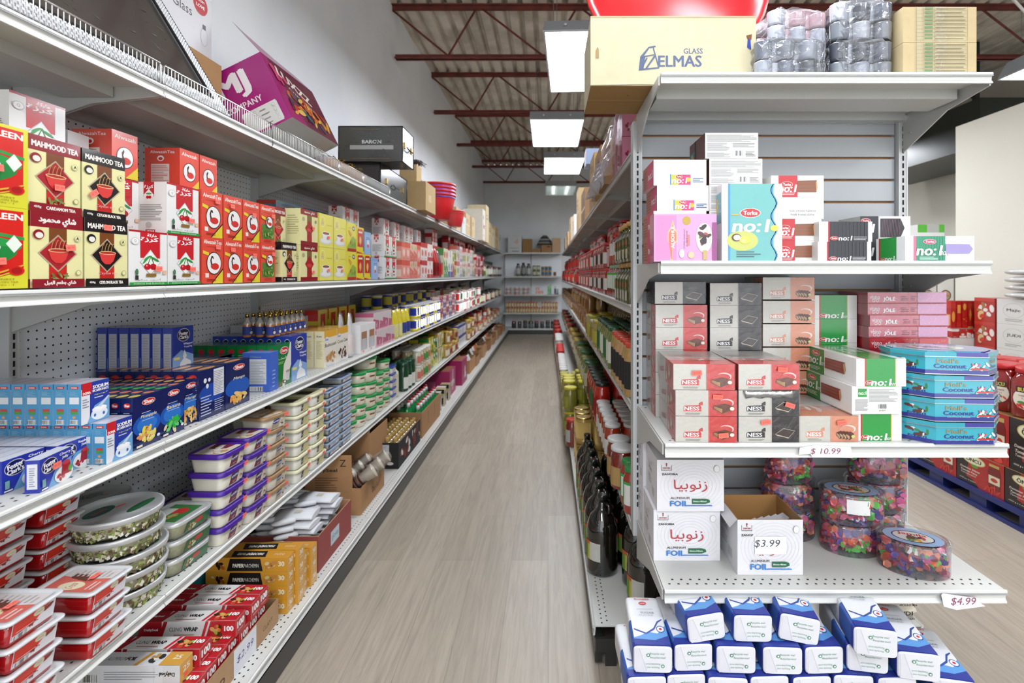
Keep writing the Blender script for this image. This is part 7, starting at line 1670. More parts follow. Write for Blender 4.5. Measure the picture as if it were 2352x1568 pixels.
# leaning framed panel
fm = MB(); W_, H_, T_ = .86, .50, .055
def lean():
    root = link('framed_tray', None, None, (-1.115, .93, ZTt+.005)); tag(root, 'large dark tray with a silver woven rim leaning over the wire fence at top left', 'tray')
    T = T_
    p = MB(); p.box(-W_/2+T, -.002, T, W_/2-T, .008, H_-T, '4a4542', 'gloss_plastic'); f = Face(p, (-W_/2+T, -.0025, T), (1,0,0), (0,0,1), W_-2*T, H_-2*T, 'gloss_plastic')
    random.seed(31)
    for k in range(46):
        u, v = random.uniform(.05, .95), random.uniform(.05, .9); a = random.uniform(-.9, .3); q = random.uniform(.01, .05)
        f.k = 1+k % 6; f.mb.face([f.P(u, v), f.P(u+q, v+q*a*1.6), f.P(u+q*.8, v+q*a*1.6+.012)], random.choice(['6a6562', '8a8682', '5c5855']), 'gloss_plastic')
    p.build('dark_panel', root)
    r = MB()
    for (x0, z0, x1, z1) in ((-W_/2, 0, W_/2, T), (-W_/2, H_-T, W_/2, H_), (-W_/2, T, -W_/2+T, H_-T), (W_/2-T, T, W_/2, H_-T)):
        r.box(x0, -.008, z0, x1, .012, z1, 'a2a4a8', 'painted_steel')
        nx, nz = max(1, int((x1-x0)/.011)), max(1, int((z1-z0)/.011))
        for a in range(nx):
            for b in range(nz):
                cx, cz = x0+(a+.5)*(x1-x0)/nx, z0+(b+.5)*(z1-z0)/nz; s = .0044
                r.face([(cx-s, -.0085, cz-s*.6), (cx+s, -.0085, cz-s*.6), (cx+s*.8, -.011, cz+s*.8), (cx-s*.8, -.011, cz+s*.8)], 'eceef0', 'painted_steel')
    r.box(-W_/2+T-.004, -.012, T-.004, W_/2-T+.004, -.006, T+.003, '1c1c1e', 'plastic'); r.box(W_/2-T-.004, -.012, T, W_/2-T+.005, -.006, H_-T, '1c1c1e', 'plastic'); r.box(W_/2, -.010, 0, W_/2+.004, .013, H_, '1c1c1e', 'plastic')
    r.build('silver_rim', root)
    return root
root = lean(); root.rotation_euler = (-.54, 0, RL); root.location = (-1.108, 1.335, ZTt+.012)
# boxes behind it
def storage(f): f.text('Oil', .35, .80, .12, .12, '3a3a3e'); f.text('Glass', .45, .58, .34, .15, '3a3a3e'); f.ell(.78, .80, .14, .17, 'c0282e'); f.text('FROM', .78, .86, .14, .04, 'fff', bold=.05); f.text('LOVE', .78, .77, .16, .05, 'fff', bold=.05); f.ell(.85, .3, .07, .16, 'c4c4ca'); f.ell(.85, .3, .062, .145, 'e0e0e4'); f.rect(.82, .42, .88, .5, '555')
m = carton(.30, .16, .24, 'dddde1', storage, None, None); o = m.build('glass_jar_box', None, (-1.375, 1.93, ZTt+.346), (0, 0, RL)); tag(o, 'white storage jar box with a red round badge, high behind the tray', 'box')
m = carton(.42, .17, .345, 'b98f62', None, None, None, fin='cardboard'); o = m.build('brown_carton', None, (-1.345, 1.86, ZTt), (0, 0, RL)); o.location = (-1.372, 1.93, ZTt); tag(o, 'brown carton behind the tray, under the white jar box', 'carton')
# purple carton tilted on the edge
def mj(f):
    f.text('MJ', .36, .72, .50, .36, 'ece6ea', bold=.07); f.text('COMPANY', .40, .435, .62, .085, 'ece6ea', bold=.02)
    f.rect(.30, .0+.03, .88, .33, 'd9d8d4'); f.rect(.29, .05, .89, .31, 'd9d8d4')
    for k in range(4): f.ell(.82, .08+.065*k, .025, .028, 'bbb'); f.ell(.82, .08+.065*k, .02, .022, 'd9d8d4'); f.lines(.58, .065+.065*k, .72, .095+.065*k, 1, '8a8a88'); f.ell(.50, .08+.065*k, .025, .028, 'bbb'); f.ell(.50, .08+.065*k, .02, .022, 'd9d8d4')
def lux(f):
    f.rect(0, 0, 1, 1, '6a1a3c'); f.poly([(0,0),(.3,0),(.1,1),(0,1)], 'a01a68')
    f.text('LUXZZ', .46, .74, .56, .16, 'f0ece0', bold=.08, a=-.25); f.text('Crispy nuts', .5, .54, .44, .07, 'f0ece0', it=.3, a=-.25); f.blobs(.5, .30, .42, .22, 34, ['e8a83a', 'd87a2a', 'c83a2a', '3a1a2a', 'e8c060', '2a5a6a'], .2); f.blobs(.2, .75, .12, .15, 8, ['c02a5a', 'd84a7a'], .4)
def mjbox():
    w, d, h = .27, .475, .31
    m = MB(); m.box(-w/2, 0, 0, w/2, d, h, 'a01c74', 'glossy_card', cols={'R': '6a1a3c', 'D': 'd4cfc8', 'T': '8a6a4a', 'B': 'a01c74'}, skip='T')
    m.box(-w/2+.003, .003, .01, w/2-.003, d-.003, .012, '9a7450', 'cardboard')
    m.box(-w/2+.003, d-.004, .01, w/2-.003, d-.003, h, '9a7450', 'cardboard'); m.box(w/2-.004, .003, .01, w/2-.003, d-.003, h, '9a7450', 'cardboard')
    mj(Face(m, (-w/2, -.0001, 0), (1,0,0), (0,0,1), w, h, 'glossy_card')); lux(Face(m, (w/2+.0001, 0, 0), (0,1,0), (0,0,1), d, h, 'glossy_card'))
    f = MB(); M = [(w/2, 0, h), (w/2, d, h), (w/2-.03, d*.9, h+.085), (w/2-.035, d*.55, h+.10), (w/2-.045, d*.12, h+.145), (w/2-.05, 0, h+.17)]
    f.face(M, 'a01c74', 'glossy_card'); f.face([(a-.001, b, c) for a, b, c in reversed(M)], '9a1c68', 'glossy_card')
    return proto('nut_carton', m, proto('flap', f))
o = put(mjbox(), (-1.31, 1.86, ZTt), 0, 'purple carton with big white letters, tipped over the wire fence', 'carton')
o.rotation_euler = (0, -.46, 0); o.location = (-1.205, 2.16, ZTt+.078)
def bst(f):
    for k in range(9): f.rect(0, .1*k+.05, 1, .1*k+.06, 'b09a70')
put(proto('flat_pack', carton(.46, .08, .52, 'd4c096', bst, None, None, fin='cardboard')), (-1.44, 2.92, ZTt), RL, 'beige striped flat pack standing behind the purple carton', 'carton')
# tray of gold pieces
gt_ = openbox(.44, .24, .07, 'b07c4c', None, .004, None, None, 'a87244', 'gold_tray')
root = putL(gt_, -1.13, 2.89, ZTt, 'shallow brown tray of gold trinkets behind the fence', 'tray'); root.rotation_euler = (.22, 0, RL); root.location = (-1.12, 2.89, ZTt+.006)
random.seed(9); g = MB()
for k in range(330):
    x, y, z = random.uniform(-.205, .205), random.uniform(.012, .225), random.uniform(.01, .085); s = random.uniform(.006, .012)
    q = len(g.v); g.lathe([(s*.3, 0), (s, s*.5), (s*.4, s)], random.choice(['d8b860', 'e8d088', 'b8923a', 'f0e0a8']), 'chrome', 6, c=(x, y, z), smooth=False)
go = g.build('gold_trinkets', None, (0, 0, 0)); go.matrix_basis = root.matrix_basis.copy(); go.location = root.location; go.rotation_euler = root.rotation_euler; go.location.z += .006; tag(go, 'heap of shiny gold trinkets in the brown tray', 'trinkets', kind='stuff')
# dark cases
def baron(f): f.rect(.0, .0, 1, 1, '4c4e4c'); f.blobs(.5, .5, .48, .46, 40, ['565856', '454745'], .05); f.text('BARON', .52, .56, .30, .10, 'd4d6d4', bold=.06); f.rect(.18, .34, .86, .46, 'a9abab'); f.lines(.2, .9, .8, .93, 1, '8a7048'); f.lines(.2, .07, .8, .10, 1, '8a7048')
def case(w, d, h, fr, sd=None):
    m = MB(); m.box(-w/2, 0, 0, w/2, d, h, '3f4140', 'glossy_card'); 
    if fr: fr(Face(m, (-w/2-.0002, d, 0), (0,-1,0), (0,0,1), d, h, 'glossy_card'))
    e = MB(); r = .004
    for a, b in (((-w/2,0,0),(-w/2,0,h)),((-w/2,d,0),(-w/2,d,h)),((w/2,0,0),(w/2,0,h)),((-w/2,0,h),(-w/2,d,h)),((-w/2,0,0),(-w/2,d,0)),((-w/2,0,h),(w/2,0,h)),((-w/2,0,0),(w/2,0,0))): e.tube([a, b], r, '1d1e1e', 'plastic', 5)
    k = MB()
    for x in (-w*.3, w*.3): k.box(x-.012, -.008, h*.42, x+.012, 0, h*.60, 'c8a860', 'chrome')
    k.tube([(-.05,-.004,h*.5),(-.045,-.018,h*.42),(.045,-.018,h*.42),(.05,-.004,h*.5)], .004, '2a2a2a', 'plastic', 6)
    return proto('case', m, proto('edge_trim', e), proto('clasps', k))
p_bc = case(.62, .32, .195, None); p_bb = case(.26, .41, .225, baron)
putL(p_bc, -1.09, 3.62, ZTt, 'lower dark patterned case with gold clasps on the top shelf', 'case', 'dark patterned cases'); 
putL(p_bb, -.935, 3.40, ZTt+.197, 'upper dark grey case with pale lettering, turned to the camera', 'case', 'dark patterned cases')
m = carton(.36, .30, .235, 'b99c6c', lambda f: f.rect(.3, .35, .55, .6, 'c8b28a'), None, None, fin='cardboard'); tag(m.build('tan_carton', None, (-1.0, 4.34, ZTt), (0, 0, RL)), 'plain tan carton overhanging the top shelf after the dark cases', 'carton')
m = MB(); m.box(-.08, 0, 0, .08, .14, .14, 'c4a878', 'cardboard', skip='T'); random.seed(2); tag(m.build('small_carton', None, (-1.08, 4.26, ZTt+.236), (0, 0, RL)), 'small tan carton holding dark sticks, on top of the tan carton', 'carton')
s_ = MB()
for k in range(34):
    x, y = random.uniform(-.05, .05), random.uniform(.03, .11); s_.tube([(x, y, .01), (x*1.2+.03, y*1.1-.02, .17+random.uniform(0, .03)), (x*1.5+.09, y*1.2-.06, .17+random.uniform(-.01, .03))], .0035, random.choice(['2a2220', '4a3428', '3a2a24']), 'plastic', 4)
tag(s_.build('dark_sticks', None, (-1.08, 4.26, ZTt+.24), (0, 0, RL)), 'bunch of thin dark sticks poking out of the small tan carton', 'sticks', kind='stuff')
# red tubs with blue bands
p_bs = basin(.36, .24, 'd8282f', '2a4ac0', 28)
for i in range(4):
    put(p_bs, (-1.08, 4.95, ZTt+.034*i), 0, f'red round tub with blue rim nested on the top shelf, {["lowest","second","third","topmost"][i]} of four', 'tub', 'nested red tubs with blue rims')
o = put(basin(.40, .12, 'd8282f', 'c8242a', 28), (-1.36, 4.95, ZTt+.25), 0, 'red shallow tub leaning upright behind the nested ones', 'tub'); o.rotation_euler = (.2, 1.2, 0)
o = put(basin(.22, .17, 'dc3a40', 'e8484e', 24), (-1.03, 5.62, ZTt), 0, 'smaller red bucket beyond the nested tubs', 'bucket')
def sweets(f): f.text('Sweets', .5, .48, .64, .2, 'b84a6a', it=.3, bold=.03); f.ell(.25, .74, .1, .08, '9a2a4a'); f.rect(.1, .16, .6, .18, 'c86a80')
LC = [(.34, .30, .48, 7.95, -1.0, 'ddd6c8', sweets, 'white carton with curly pink lettering on the top shelf'), (.38, .30, .60, 8.40, -1.0, 'd9c8a2', None, 'big cream carton behind the white lettered one'), (.3, .25, .28, 6.2, -1.09, 'c9ac82', None, 'tan carton, third of the far line on the top shelf'),
      (.3, .3, .22, 6.6, -1.09, 'd0d4d2', None, 'pale grey carton in the far line on the top shelf'), (.35, .3, .30, 7.0, -1.10, 'cbb08a', None, 'tan tall carton in the far line on the top shelf'), (.3, .3, .3, 7.45, -1.09, 'd2ba92', None, 'light brown carton, sixth of the far line on the top shelf'),
      (.4, .3, .5, 8.85, -1.06, 'c0a070', None, 'brown open carton with raised flap on the top shelf'), (.5, .3, .42, 9.35, -1.06, 'cdb48c', None, 'wide tan carton toward the far end of the top shelf'), (.5, .3, .36, 9.9, -1.06, 'd6cfa8', None, 'pale yellowish carton toward the far end of the top shelf'), (.6, .3, .44, 10.5, -1.06, 'c4a678', None, 'brown carton near the far corner of the top shelf'), (.6, .3, .36, 11.2, -1.06, 'cfd0cc', None, 'greyish carton at the far corner of the top shelf')]
for w, d, h, y, x, c, g_, lb in LC:
    m = carton(w, d, h, c, g_, None, None, fin='cardboard')
    if not g_:
        f = Face(m, (-w/2, -.0001, 0), (1,0,0), (0,0,1), w, h, 'cardboard'); f.rect(.0, .48, 1, .52, 'd8cdb0'); f.lines(.15, .62, .6, .8, 2, '8a6a5a', .4)
    tag(m.build('carton', None, (x, y, ZTt), (0, 0, RL)), lb, 'carton')

# ================================================================== RIGHT RUN GOODS
XR = .315
Z2R, Z3R, Z4R, ZTR = 1.2905, .9405, .5125, 1.8405
def sqbottle(h, c, cap, lab, nm='bottle'):
    m = MB(); m.grid([rr_ring(.066, .066, 0, .014), rr_ring(.070, .070, .004, .016), rr_ring(.070, .070, h*.62, .016), rr_ring(.05, .05, h*.74, .018), rr_ring(.032, .032, h*.80, .015), rr_ring(.032, .032, h*.9, .015)], c, 'dark_glass', True, True, True, True)
    l = MB(); l.lathe([(.021, h*.88), (.022, h*.99), (.020, h)], cap, 'plastic', 14)
    b = MB(); f = Face(b, (-.024, -.0356, h*.08), (1,0,0), (0,0,1), .048, h*.5, 'matte'); f.rect(0, 0, 1, .45, 'c8c4b4'); f.rect(0, .5, 1, 1, lab); f.ell(.5, .75, .25, .12, 'd8503a')
    g = Face(b, (.0356, -.02, h*.08), (0,1,0), (0,0,1), .04, h*.5, 'matte'); g.rect(0, 0, 1, .9, 'b8b49c'); g.ell(.5, .75, .25, .12, 'd8503a')
    g = Face(b, (.02, .0356, h*.08), (-1,0,0), (0,0,1), .04, h*.5, 'matte'); g.rect(0, 0, 1, .9, 'b8b49c')
    return proto(nm, m, proto('cap', l), proto('bottle_label', b))
p_ol = sqbottle(.157, '4a4a20', 'c99a5a', '5a6a34')
def R(x, y0, y1, z, ps, w, h, t, ds, cat, g, rows=1, seed=1, d=None, skip=0): fill('R', x, y0, y1, z, ps, w, h, t, ds, cat, g, rows=rows, d=d or w, seed=seed, skip=skip)
ROT = -RL
R(XR+.01, 1.87, 2.32, Z2R, p_ol, .072, .158, 2, 'dark olive square bottle with tan cap', 'bottle', 'olive square bottles', rows=2, seed=41)
p_ps = gjar(.031, .158, '8a1a14', '8ab08a', 'e8e8e4', 'sauce_bottle', True, .55, .1, (.25, .75), 'dark_glass', '3aa83c')
p_pr = gjar(.031, .158, '94201a', 'c8302a', 'dcd8d4', 'sauce_bottle', True, .55, .1, (.3, .7), 'dark_glass')
R(XR+.03, 2.34, 2.78, Z2R, p_ps, .065, .158, 1, 'red sauce bottle with green and white label', 'bottle', 'green-labelled sauce bottles', rows=2, seed=42)
for q in range(6): put(p_pr, (XR+.035+.066*(q % 2), 2.375+.07*(q//2)*2, Z2R+.1605), ROT, f'red sauce bottle standing on the green-labelled ones, {od(q)} one', 'bottle', 'upper red sauce bottles')
jr = [gjar(.033, .145, '9a2418', 'c92a24', 'e4dcd4', 'sauce_jar'), gjar(.033, .145, 'a03020', 'c92a24', '3a2420', 'sauce_jar')]
jrf = [gjar(.036, .145, '9a2418', 'd02a24', 'e4dcd4', 'sauce_jar', False), gjar(.036, .145, '8a1c14', 'd8352c', 'c83a2a', 'sauce_jar', False)]
R(XR+.03, 2.80, 3.7, Z2R, jr, .07, .146, 2, 'red lidded sauce jar', 'jar', 'red lidded sauce jars', rows=2, seed=43, skip=.2)
R(XR+.03, 3.72, 5.3, Z2R, jrf, .076, .146, 2, 'red sauce jar in the middle of the upper shelf', 'jar', 'middle red sauce jars', rows=2, seed=44, skip=.3)
R(XR+.15, 2.8, 5.3, Z2R, jrf, .076, .146, 3, 'red jar stacked highest behind', 'jar', 'high red jars behind', rows=1, seed=45, skip=.4)
bigr = [gjar(.07, .19, '7a1812', 'c8261f', 'd8342a', 'paste_jar', False), gjar(.06, .15, '5a1410', 'b8241c', 'c8382c', 'paste_jar', False), gjar(.05, .13, '4a9a3a', '8ac04a', 'e0e8c8', 'green_jar', False), gjar(.045, .12, 'c82a24', 'e0382c', 'f0e4dc', 'paste_jar', False)]
R(XR+.04, 5.35, 11.0, Z2R, bigr, .15, .19, 1, 'fat red or green jar far along the upper shelf', 'jar', 'far fat jars', rows=2, seed=46)
R(XR+.10, 5.35, 11.0, Z2R+.192, [bigr[0], bigr[1]], .26, .19, 1, 'fat dark red jar stacked higher in the far stretch', 'jar', 'far fat jars on top', rows=1, seed=47)
# shelf 3R
def tjar(c, lid, lab, nm='pickle_jar', det=True, r=.036, h=.205): return gjar(r, h, c, lid, lab, nm, det, .8, .09, (.16, .66), 'dark_glass')
j1 = [tjar('b08a4a', 'd2452a', '1f1c1a'), tjar('c89a6a', 'd2452a', '221e1c')]
R(XR+.005, 1.88, 2.42, Z3R, j1, .074, .2, 1, 'tall jar with orange-red lid and black label', 'jar', 'orange-red lidded jars', rows=4, seed=48)
j2 = [tjar('6a7a2a', '1f5a38', 'e4e4d4'), tjar('7a8434', '18402c', '2a6a3a')]
R(XR+.01, 2.44, 3.15, Z3R, j2, .075, .2, 1, 'green-lidded jar of pickles', 'jar', 'green-lidded pickle jars', rows=4, seed=49)
j3 = [gjar(.05, .17, 'a8983c', 'b8b22e', 'c8b84a', 'pickle_jar', True), gjar(.045, .15, '8a8a30', 'd0cfc8', '9a8a3a', 'pickle_jar', True)]
R(XR+.02, 3.18, 4.1, Z3R, j3, .10, .17, 1, 'yellow-green jar with a yellow or pale lid', 'jar', 'yellow-lidded jars', rows=2, seed=50)
j4 = [gjar(.04, .15, 'a87a3a', 'c87a4a', '8a5a2a', 'brown_jar', False), gjar(.04, .15, '8a6a30', 'b86a44', 'c8a868', 'brown_jar', False)]
R(XR+.03, 4.12, 6.6, Z3R, j4, .084, .15, 2, 'amber jar with coppery lid', 'jar', 'amber jars', rows=2, seed=51, skip=.35)
gw = [gbox(.075, .06, .24, 'd8d4bc', '2a7a3a', 'd86a4a', 0, 'pasta_packet'), gbox(.075, .06, .24, 'c8c4a8', '3a8a44', 'd8503a', 2, 'pasta_packet')]
R(XR+.30, 1.90, 2.9, Z3R, gw, .079, .24, 1, 'cream and green packet at the back of the third shelf', 'packet', 'cream and green packets', rows=1, seed=52)
R(XR+.2, 2.95, 4.6, Z3R, [gjar(.04, .24, '6a5a24', '8a7a3a', 'a8905a', 'brown_jar', False)], .084, .24, 1, 'tall brownish jar behind the yellow ones', 'jar', 'tall brown jars behind', rows=2, seed=53)
j5 = [gjar(.05, .16, '6a4a24', '7a5a2a', 'd8c8b0', 'dark_jar', False), gjar(.05, .18, '3a3a20', 'a87a4a', 'c86a5a', 'dark_jar', False), gjar(.05, .14, '8a7a3a', 'c8a85a', 'd8d0b8', 'dark_jar', False)]
R(XR+.03, 6.65, 11.0, Z3R, j5, .105, .16, 1, 'dark jar in the far stretch of the third shelf', 'jar', 'far dark jars', rows=2, seed=54)
# shelf 4R
R(XR, 1.87, 2.06, Z4R, gjar(.034, .17, '9a2a20', '2a8a3c', 'e8e4e0', 'sauce_jar', True, .8, .1, (.2, .7), 'dark_glass', '3aa84a'), .072, .17, 1, 'green-lidded red jar starting the fourth shelf', 'jar', 'green-lidded red jars', rows=2, seed=55)
R(XR-.005, 2.08, 2.42, Z4R, gjar(.052, .17, '7a1f14', 'dcdcda', 'b8945a', 'preserve_jar', True, .9, .09, (.1, .55)), .11, .17, 1, 'big dark red preserve jar with white lid', 'jar', 'white-lidded preserve jars', rows=3, seed=56)
R(XR, 2.45, 3.0, Z4R, gjar(.040, .16, 'b03a1c', 'e0e0de', 'e6e2dc', 'preserve_jar', True, .9, .09, (.1, .55)), .085, .16, 1, 'orange-red jar with white lid', 'jar', 'smaller white-lidded jars', rows=3, seed=57)
R(XR+.01, 3.02, 3.8, Z4R, [gjar(.05, .24, 'c02018', '1c1c1c', '9a1a14', 'pepper_jar', True, .85, .08), gjar(.05, .24, 'b01c18', '1f3a26', '2a7a3c', 'pepper_jar', True, .85, .08)], .108, .24, 1, 'tall red pepper jar with dark lid', 'jar', 'tall red pepper jars', rows=2, seed=58)
R(XR+.02, 3.85, 5.4, Z4R, [gjar(.06, .22, '6a7030', '2a6a3c', 'c8c8a8', 'pickle_jar', False, .85, .08), gjar(.06, .2, '7a7a34', '8a8a3a', 'e0dcc8', 'pickle_jar', False, .85, .08)], .13, .22, 1, 'large green pickle jar', 'jar', 'large green pickle jars', rows=2, seed=59)
R(XR+.02, 5.45, 6.8, Z4R, [gjar(.055, .19, '8a7a3a', 'c8b04a', 'dcd4b8', 'pickle_jar', False), gbox(.12, .1, .15, 'd0c4a8', 'a86a44', 'e8e4da', 1, 'small_carton')], .125, .19, 1, 'olive jar or pale carton past the green pickles', 'jar', 'olive jars and cartons', rows=2, seed=60)
R(XR+.02, 6.85, 11.0, Z4R, [gjar(.05, .16, '6a3a20', 'a86a3a', 'c8a888', 'dark_jar', False), gbox(.12, .1, .14, 'b86a5a', '8a2a20', 'e0d8c8', 0, 'small_carton'), gjar(.05, .17, '3a3420', 'b8302a', 'c8b898', 'dark_jar', False)], .12, .17, 1, 'brown or red jar in the far stretch of the fourth shelf', 'jar', 'far brown jars', rows=1, seed=61)
# base R: big dark jugs
def jug():
    m = MB(); r = .067; m.lathe([(r*.9, 0), (r, .006), (r, .020), (r*1.0, .17), (r*.97, .195), (r*.75, .235), (r*.36, .262), (.0175, .275), (.0165, .30)], '17150f', 'dark_glass', 26)
    c = MB(); c.lathe([(.019, .296), (.020, .320), (.018, .323)], '20241f', 'gloss_plastic', 14)
    h = MB(); h.tube([(.018, 0, .290), (.040, 0, .285), (.044, 0, .262), (.036, 0, .245)], .006, '1a1812', 'dark_glass', 7)
    l = MB()
    for k in range(7):
        a0, a1 = -PI/2-.65+.19*k, -PI/2-.65+.19*(k+1); rr = r*1.012
        c_ = '6f9a3a' if k < 2 else ('c8c04a' if k < 3 else 'd0d0c8')
        l.face([(rr*math.cos(a0), rr*math.sin(a0), .065), (rr*math.cos(a1), rr*math.sin(a1), .065), (rr*math.cos(a1), rr*math.sin(a1), .140), (rr*math.cos(a0), rr*math.sin(a0), .140)], c_, 'matte')
        if k < 3: l.face([(rr*1.003*math.cos(a0), rr*1.003*math.sin(a0), .128), (rr*1.003*math.cos(a1), rr*1.003*math.sin(a1), .128), (rr*1.003*math.cos(a1), rr*1.003*math.sin(a1), .142), (rr*1.003*math.cos(a0), rr*1.003*math.sin(a0), .142)], 'd8603a', 'matte')
    return proto('glass_jug', m, proto('cap', c), proto('jug_handle', h), proto('jug_label', l))
p_jg = jug()
for r in range(3):
    for j in range(7 if r == 0 else 8):
        y = (2.19 if r == 0 else 1.935+.03*r) + .1385*j
        if r and j == 0: put(p_jg, (.365+.140*(r-1), 1.925, ZBt), -.9, f'big dark glass jug beside the sugar bags, {["","aisle side","inner side"][r]}', 'jug', 'big dark glass jugs'); continue
        put(p_jg, (.232+.1395*r, y, ZBt), -.9+.3*((j*7) % 5)/5, f'big dark glass jug of syrup, {["aisle","middle","inner"][r]} row, {od(j)} from the camera', 'jug', 'big dark glass jugs')
gc = gcan(.052, .17, 'b8944a', 'd0b068', 'c8a860', nm='gold_can', metal=True, detail=True)
for j in range(4):
    for i in range(2):
        if i == 1 and j == 0: continue
        put(gc, (.232, 3.215+.112*j, ZBt+i*.171), 0, f'gold food can past the dark jugs, {TIER[i]}, {od(j)} along', 'can', 'gold food cans')
for j in range(4):
    for i in range(2): put(gc, (.345, 3.20+.112*j, ZBt+i*.171), 0, f'gold food can in the second row, {TIER[i]}, {od(j)} along', 'can', 'gold food cans second row')
yl = [gjar(.055, .19, '8a8a34', 'dcd23c', 'a8a83a', 'olive_jar', True), gjar(.055, .19, 'a8a04a', 'e0d64a', 'c8c48a', 'olive_jar', True)]
R(.175, 3.72, 3.95, ZBt, [gjar(.05, .20, '8a2a20', 'd03a30', 'c8c8c4', 'olive_jar', True), gjar(.05, .2, '8a8a80', 'd0d0cc', 'c8c8c4', 'olive_jar', True)], .112, .2, 1, 'jar with red or white lid between the cans and the olives', 'jar', 'red and white lidded base jars', rows=2, seed=62)
R(.175, 3.97, 4.9, ZBt, yl, .116, .19, 2, 'olive jar with bright yellow lid', 'jar', 'yellow-lidded olive jars', rows=2, seed=63, skip=.5)
R(.175, 4.92, 5.7, ZBt, [gjar(.055, .2, '6a6a2a', 'c8c46a', 'c8c4a0', 'olive_jar', False)], .118, .2, 1, 'green olive jar with pale gold lid', 'jar', 'pale gold lidded jars', rows=2, seed=64)
R(.175, 5.72, 7.0, ZBt, [gjar(.055, .2, '7a5a3a', 'ecece8', 'd8d4cc', 'base_jar', False), gjar(.055, .2, '9a3a2a', 'e8e8e4', 'c8c4bc', 'base_jar', False)], .12, .2, 1, 'jar with a white lid farther down the base shelf', 'jar', 'white-lidded base jars', rows=1, seed=65)
R(.175, 7.0, 7.9, ZBt, [gjar(.06, .22, 'a82a22', 'd8302a', 'd8d0c8', 'base_jar', False)], .13, .22, 1, 'red-lidded jar farther down the base shelf', 'jar', 'red-lidded base jars', rows=1, seed=66)
R(.175, 7.9, 8.9, ZBt, [gjar(.07, .26, 'c8c4bc', 'f0efec', 'e8e6e0', 'white_tub', False)], .15, .26, 1, 'white tub far down the base shelf', 'tub', 'far white tubs', rows=1, seed=67)
R(.175, 8.9, 11.3, ZBt, [gjar(.07, .3, 'b82a22', 'c8302a', 'd85a44', 'red_tub', False), gjar(.07, .26, '8a2a20', 'b8302a', 'c87a5a', 'red_tub', False)], .15, .26, 1, 'red tub at the far end of the base shelf', 'tub', 'far red tubs', rows=1, seed=68)
# top of the right run
def pkb(f): f.rect(0, 0, 1, 1, 'c8407a'); f.rect(.0, 0, .55, 1, 'd88aa8'); f.text('ALSOHUL', .62, .5, .5, .07, 'f0e0e4', bold=.05, a=PI/2); f.ell(.80, .78, .09, .10, 'a8902a'); f.blobs(.25, .3, .2, .2, 10, ['f0d8e0', 'b83060', '8a3a4a'], .3)
p_pk = proto('food_carton', carton(.15, .14, .11, 'c8407a', pkb, pkb, None, fin='glossy_card'))
for i in range(2):
    for j in range(2): put(p_pk, (XR+.075-.02, 2.03+.16*j, ZTR+.0005+i*.112), 0, f'pink food carton under loose plastic on the top shelf, {["near","far"][j]} {["lower","upper"][i]}', 'food carton', 'pink cartons on the top shelf')
# loose plastic sheet hanging over them
m = MB(); random.seed(8); rows = []
for a in range(10):
    t = a/9; z = ZTR+.235-.30*t; rg = []
    for b in range(16):
        y = 1.96+.045*b; x = XR-.035-.05*t-.03*math.sin(b*1.3+a*.6)*t-(.02 if a > 6 else 0)+random.uniform(-.008, .008)
        rg.append((x if a else XR+.06, y, z+random.uniform(-.01, .01)))
    rows.append(rg)
m.grid(rows, 'fff', 'cloudy_wrap', False, False); tag(m.build('plastic_sheet'), 'crumpled clear plastic sheet draping from the top shelf over the pink cartons', 'plastic sheet')
rt = [(.30, .34, .19, 2.62, 'b08a5c', 'brown carton on the top shelf past the draped plastic'), (.25, .30, .24, 2.95, 'c9a874', 'tan carton on the top shelf, second past the draped plastic'), (.3, .3, .30, 3.35, 'e0dcd4', 'white carton on the top shelf of the right run'),
      (.36, .32, .42, 3.95, '9a7650', 'tall brown carton on the top shelf of the right run'), (.5, .34, .36, 4.9, '8a6a48', 'dark brown wide carton on the right run top shelf'), (.4, .32, .52, 5.8, 'c2a67c', 'tallest tan carton on the right run top shelf'), (.5, .3, .34, 6.8, 'ece4de', 'white and pink carton, far on the right run top shelf'), (.5, .3, .42, 7.8, 'c8b08a', 'tan carton, farther on the right run top shelf'), (.6, .3, .3, 9.0, 'b8956a', 'brown carton, next to last on the right run top shelf'), (.6, .3, .3, 10.2, 'cdb592', 'pale tan carton, last on the right run top shelf')]
for w_, d_, h_, y, c, lb in rt:
    m = carton(w_, d_, h_, c, lambda f: (f.rect(0, .47, 1, .53, 'd8ccb0'), f.lines(.2, .65, .7, .85, 2, '8a5a4a', .4)), lambda f: f.rect(0, .47, 1, .53, 'd8ccb0'), None, fin='cardboard'); tag(m.build('carton', None, (XR+.02-(.08 if y < 3.2 else 0), y, ZTR+.0005), (0, 0, ROT)), lb, 'carton')
m = carton(.20, .16, .12, '9ab0d8', lambda f: (f.rect(0, .5, 1, 1, 'e8c8d8'), f.rect(0, 0, .4, .5, '2a52a8')), lambda f: (f.rect(0, .5, 1, 1, 'e8c8d8'), f.rect(0, 0, .5, .5, '2a52a8')), None); tag(m.build('small_box', None, (XR-.02, 4.05, ZTR+.42), (0, 0, ROT)), 'small pink and blue box on the tall brown carton near the light box', 'box')

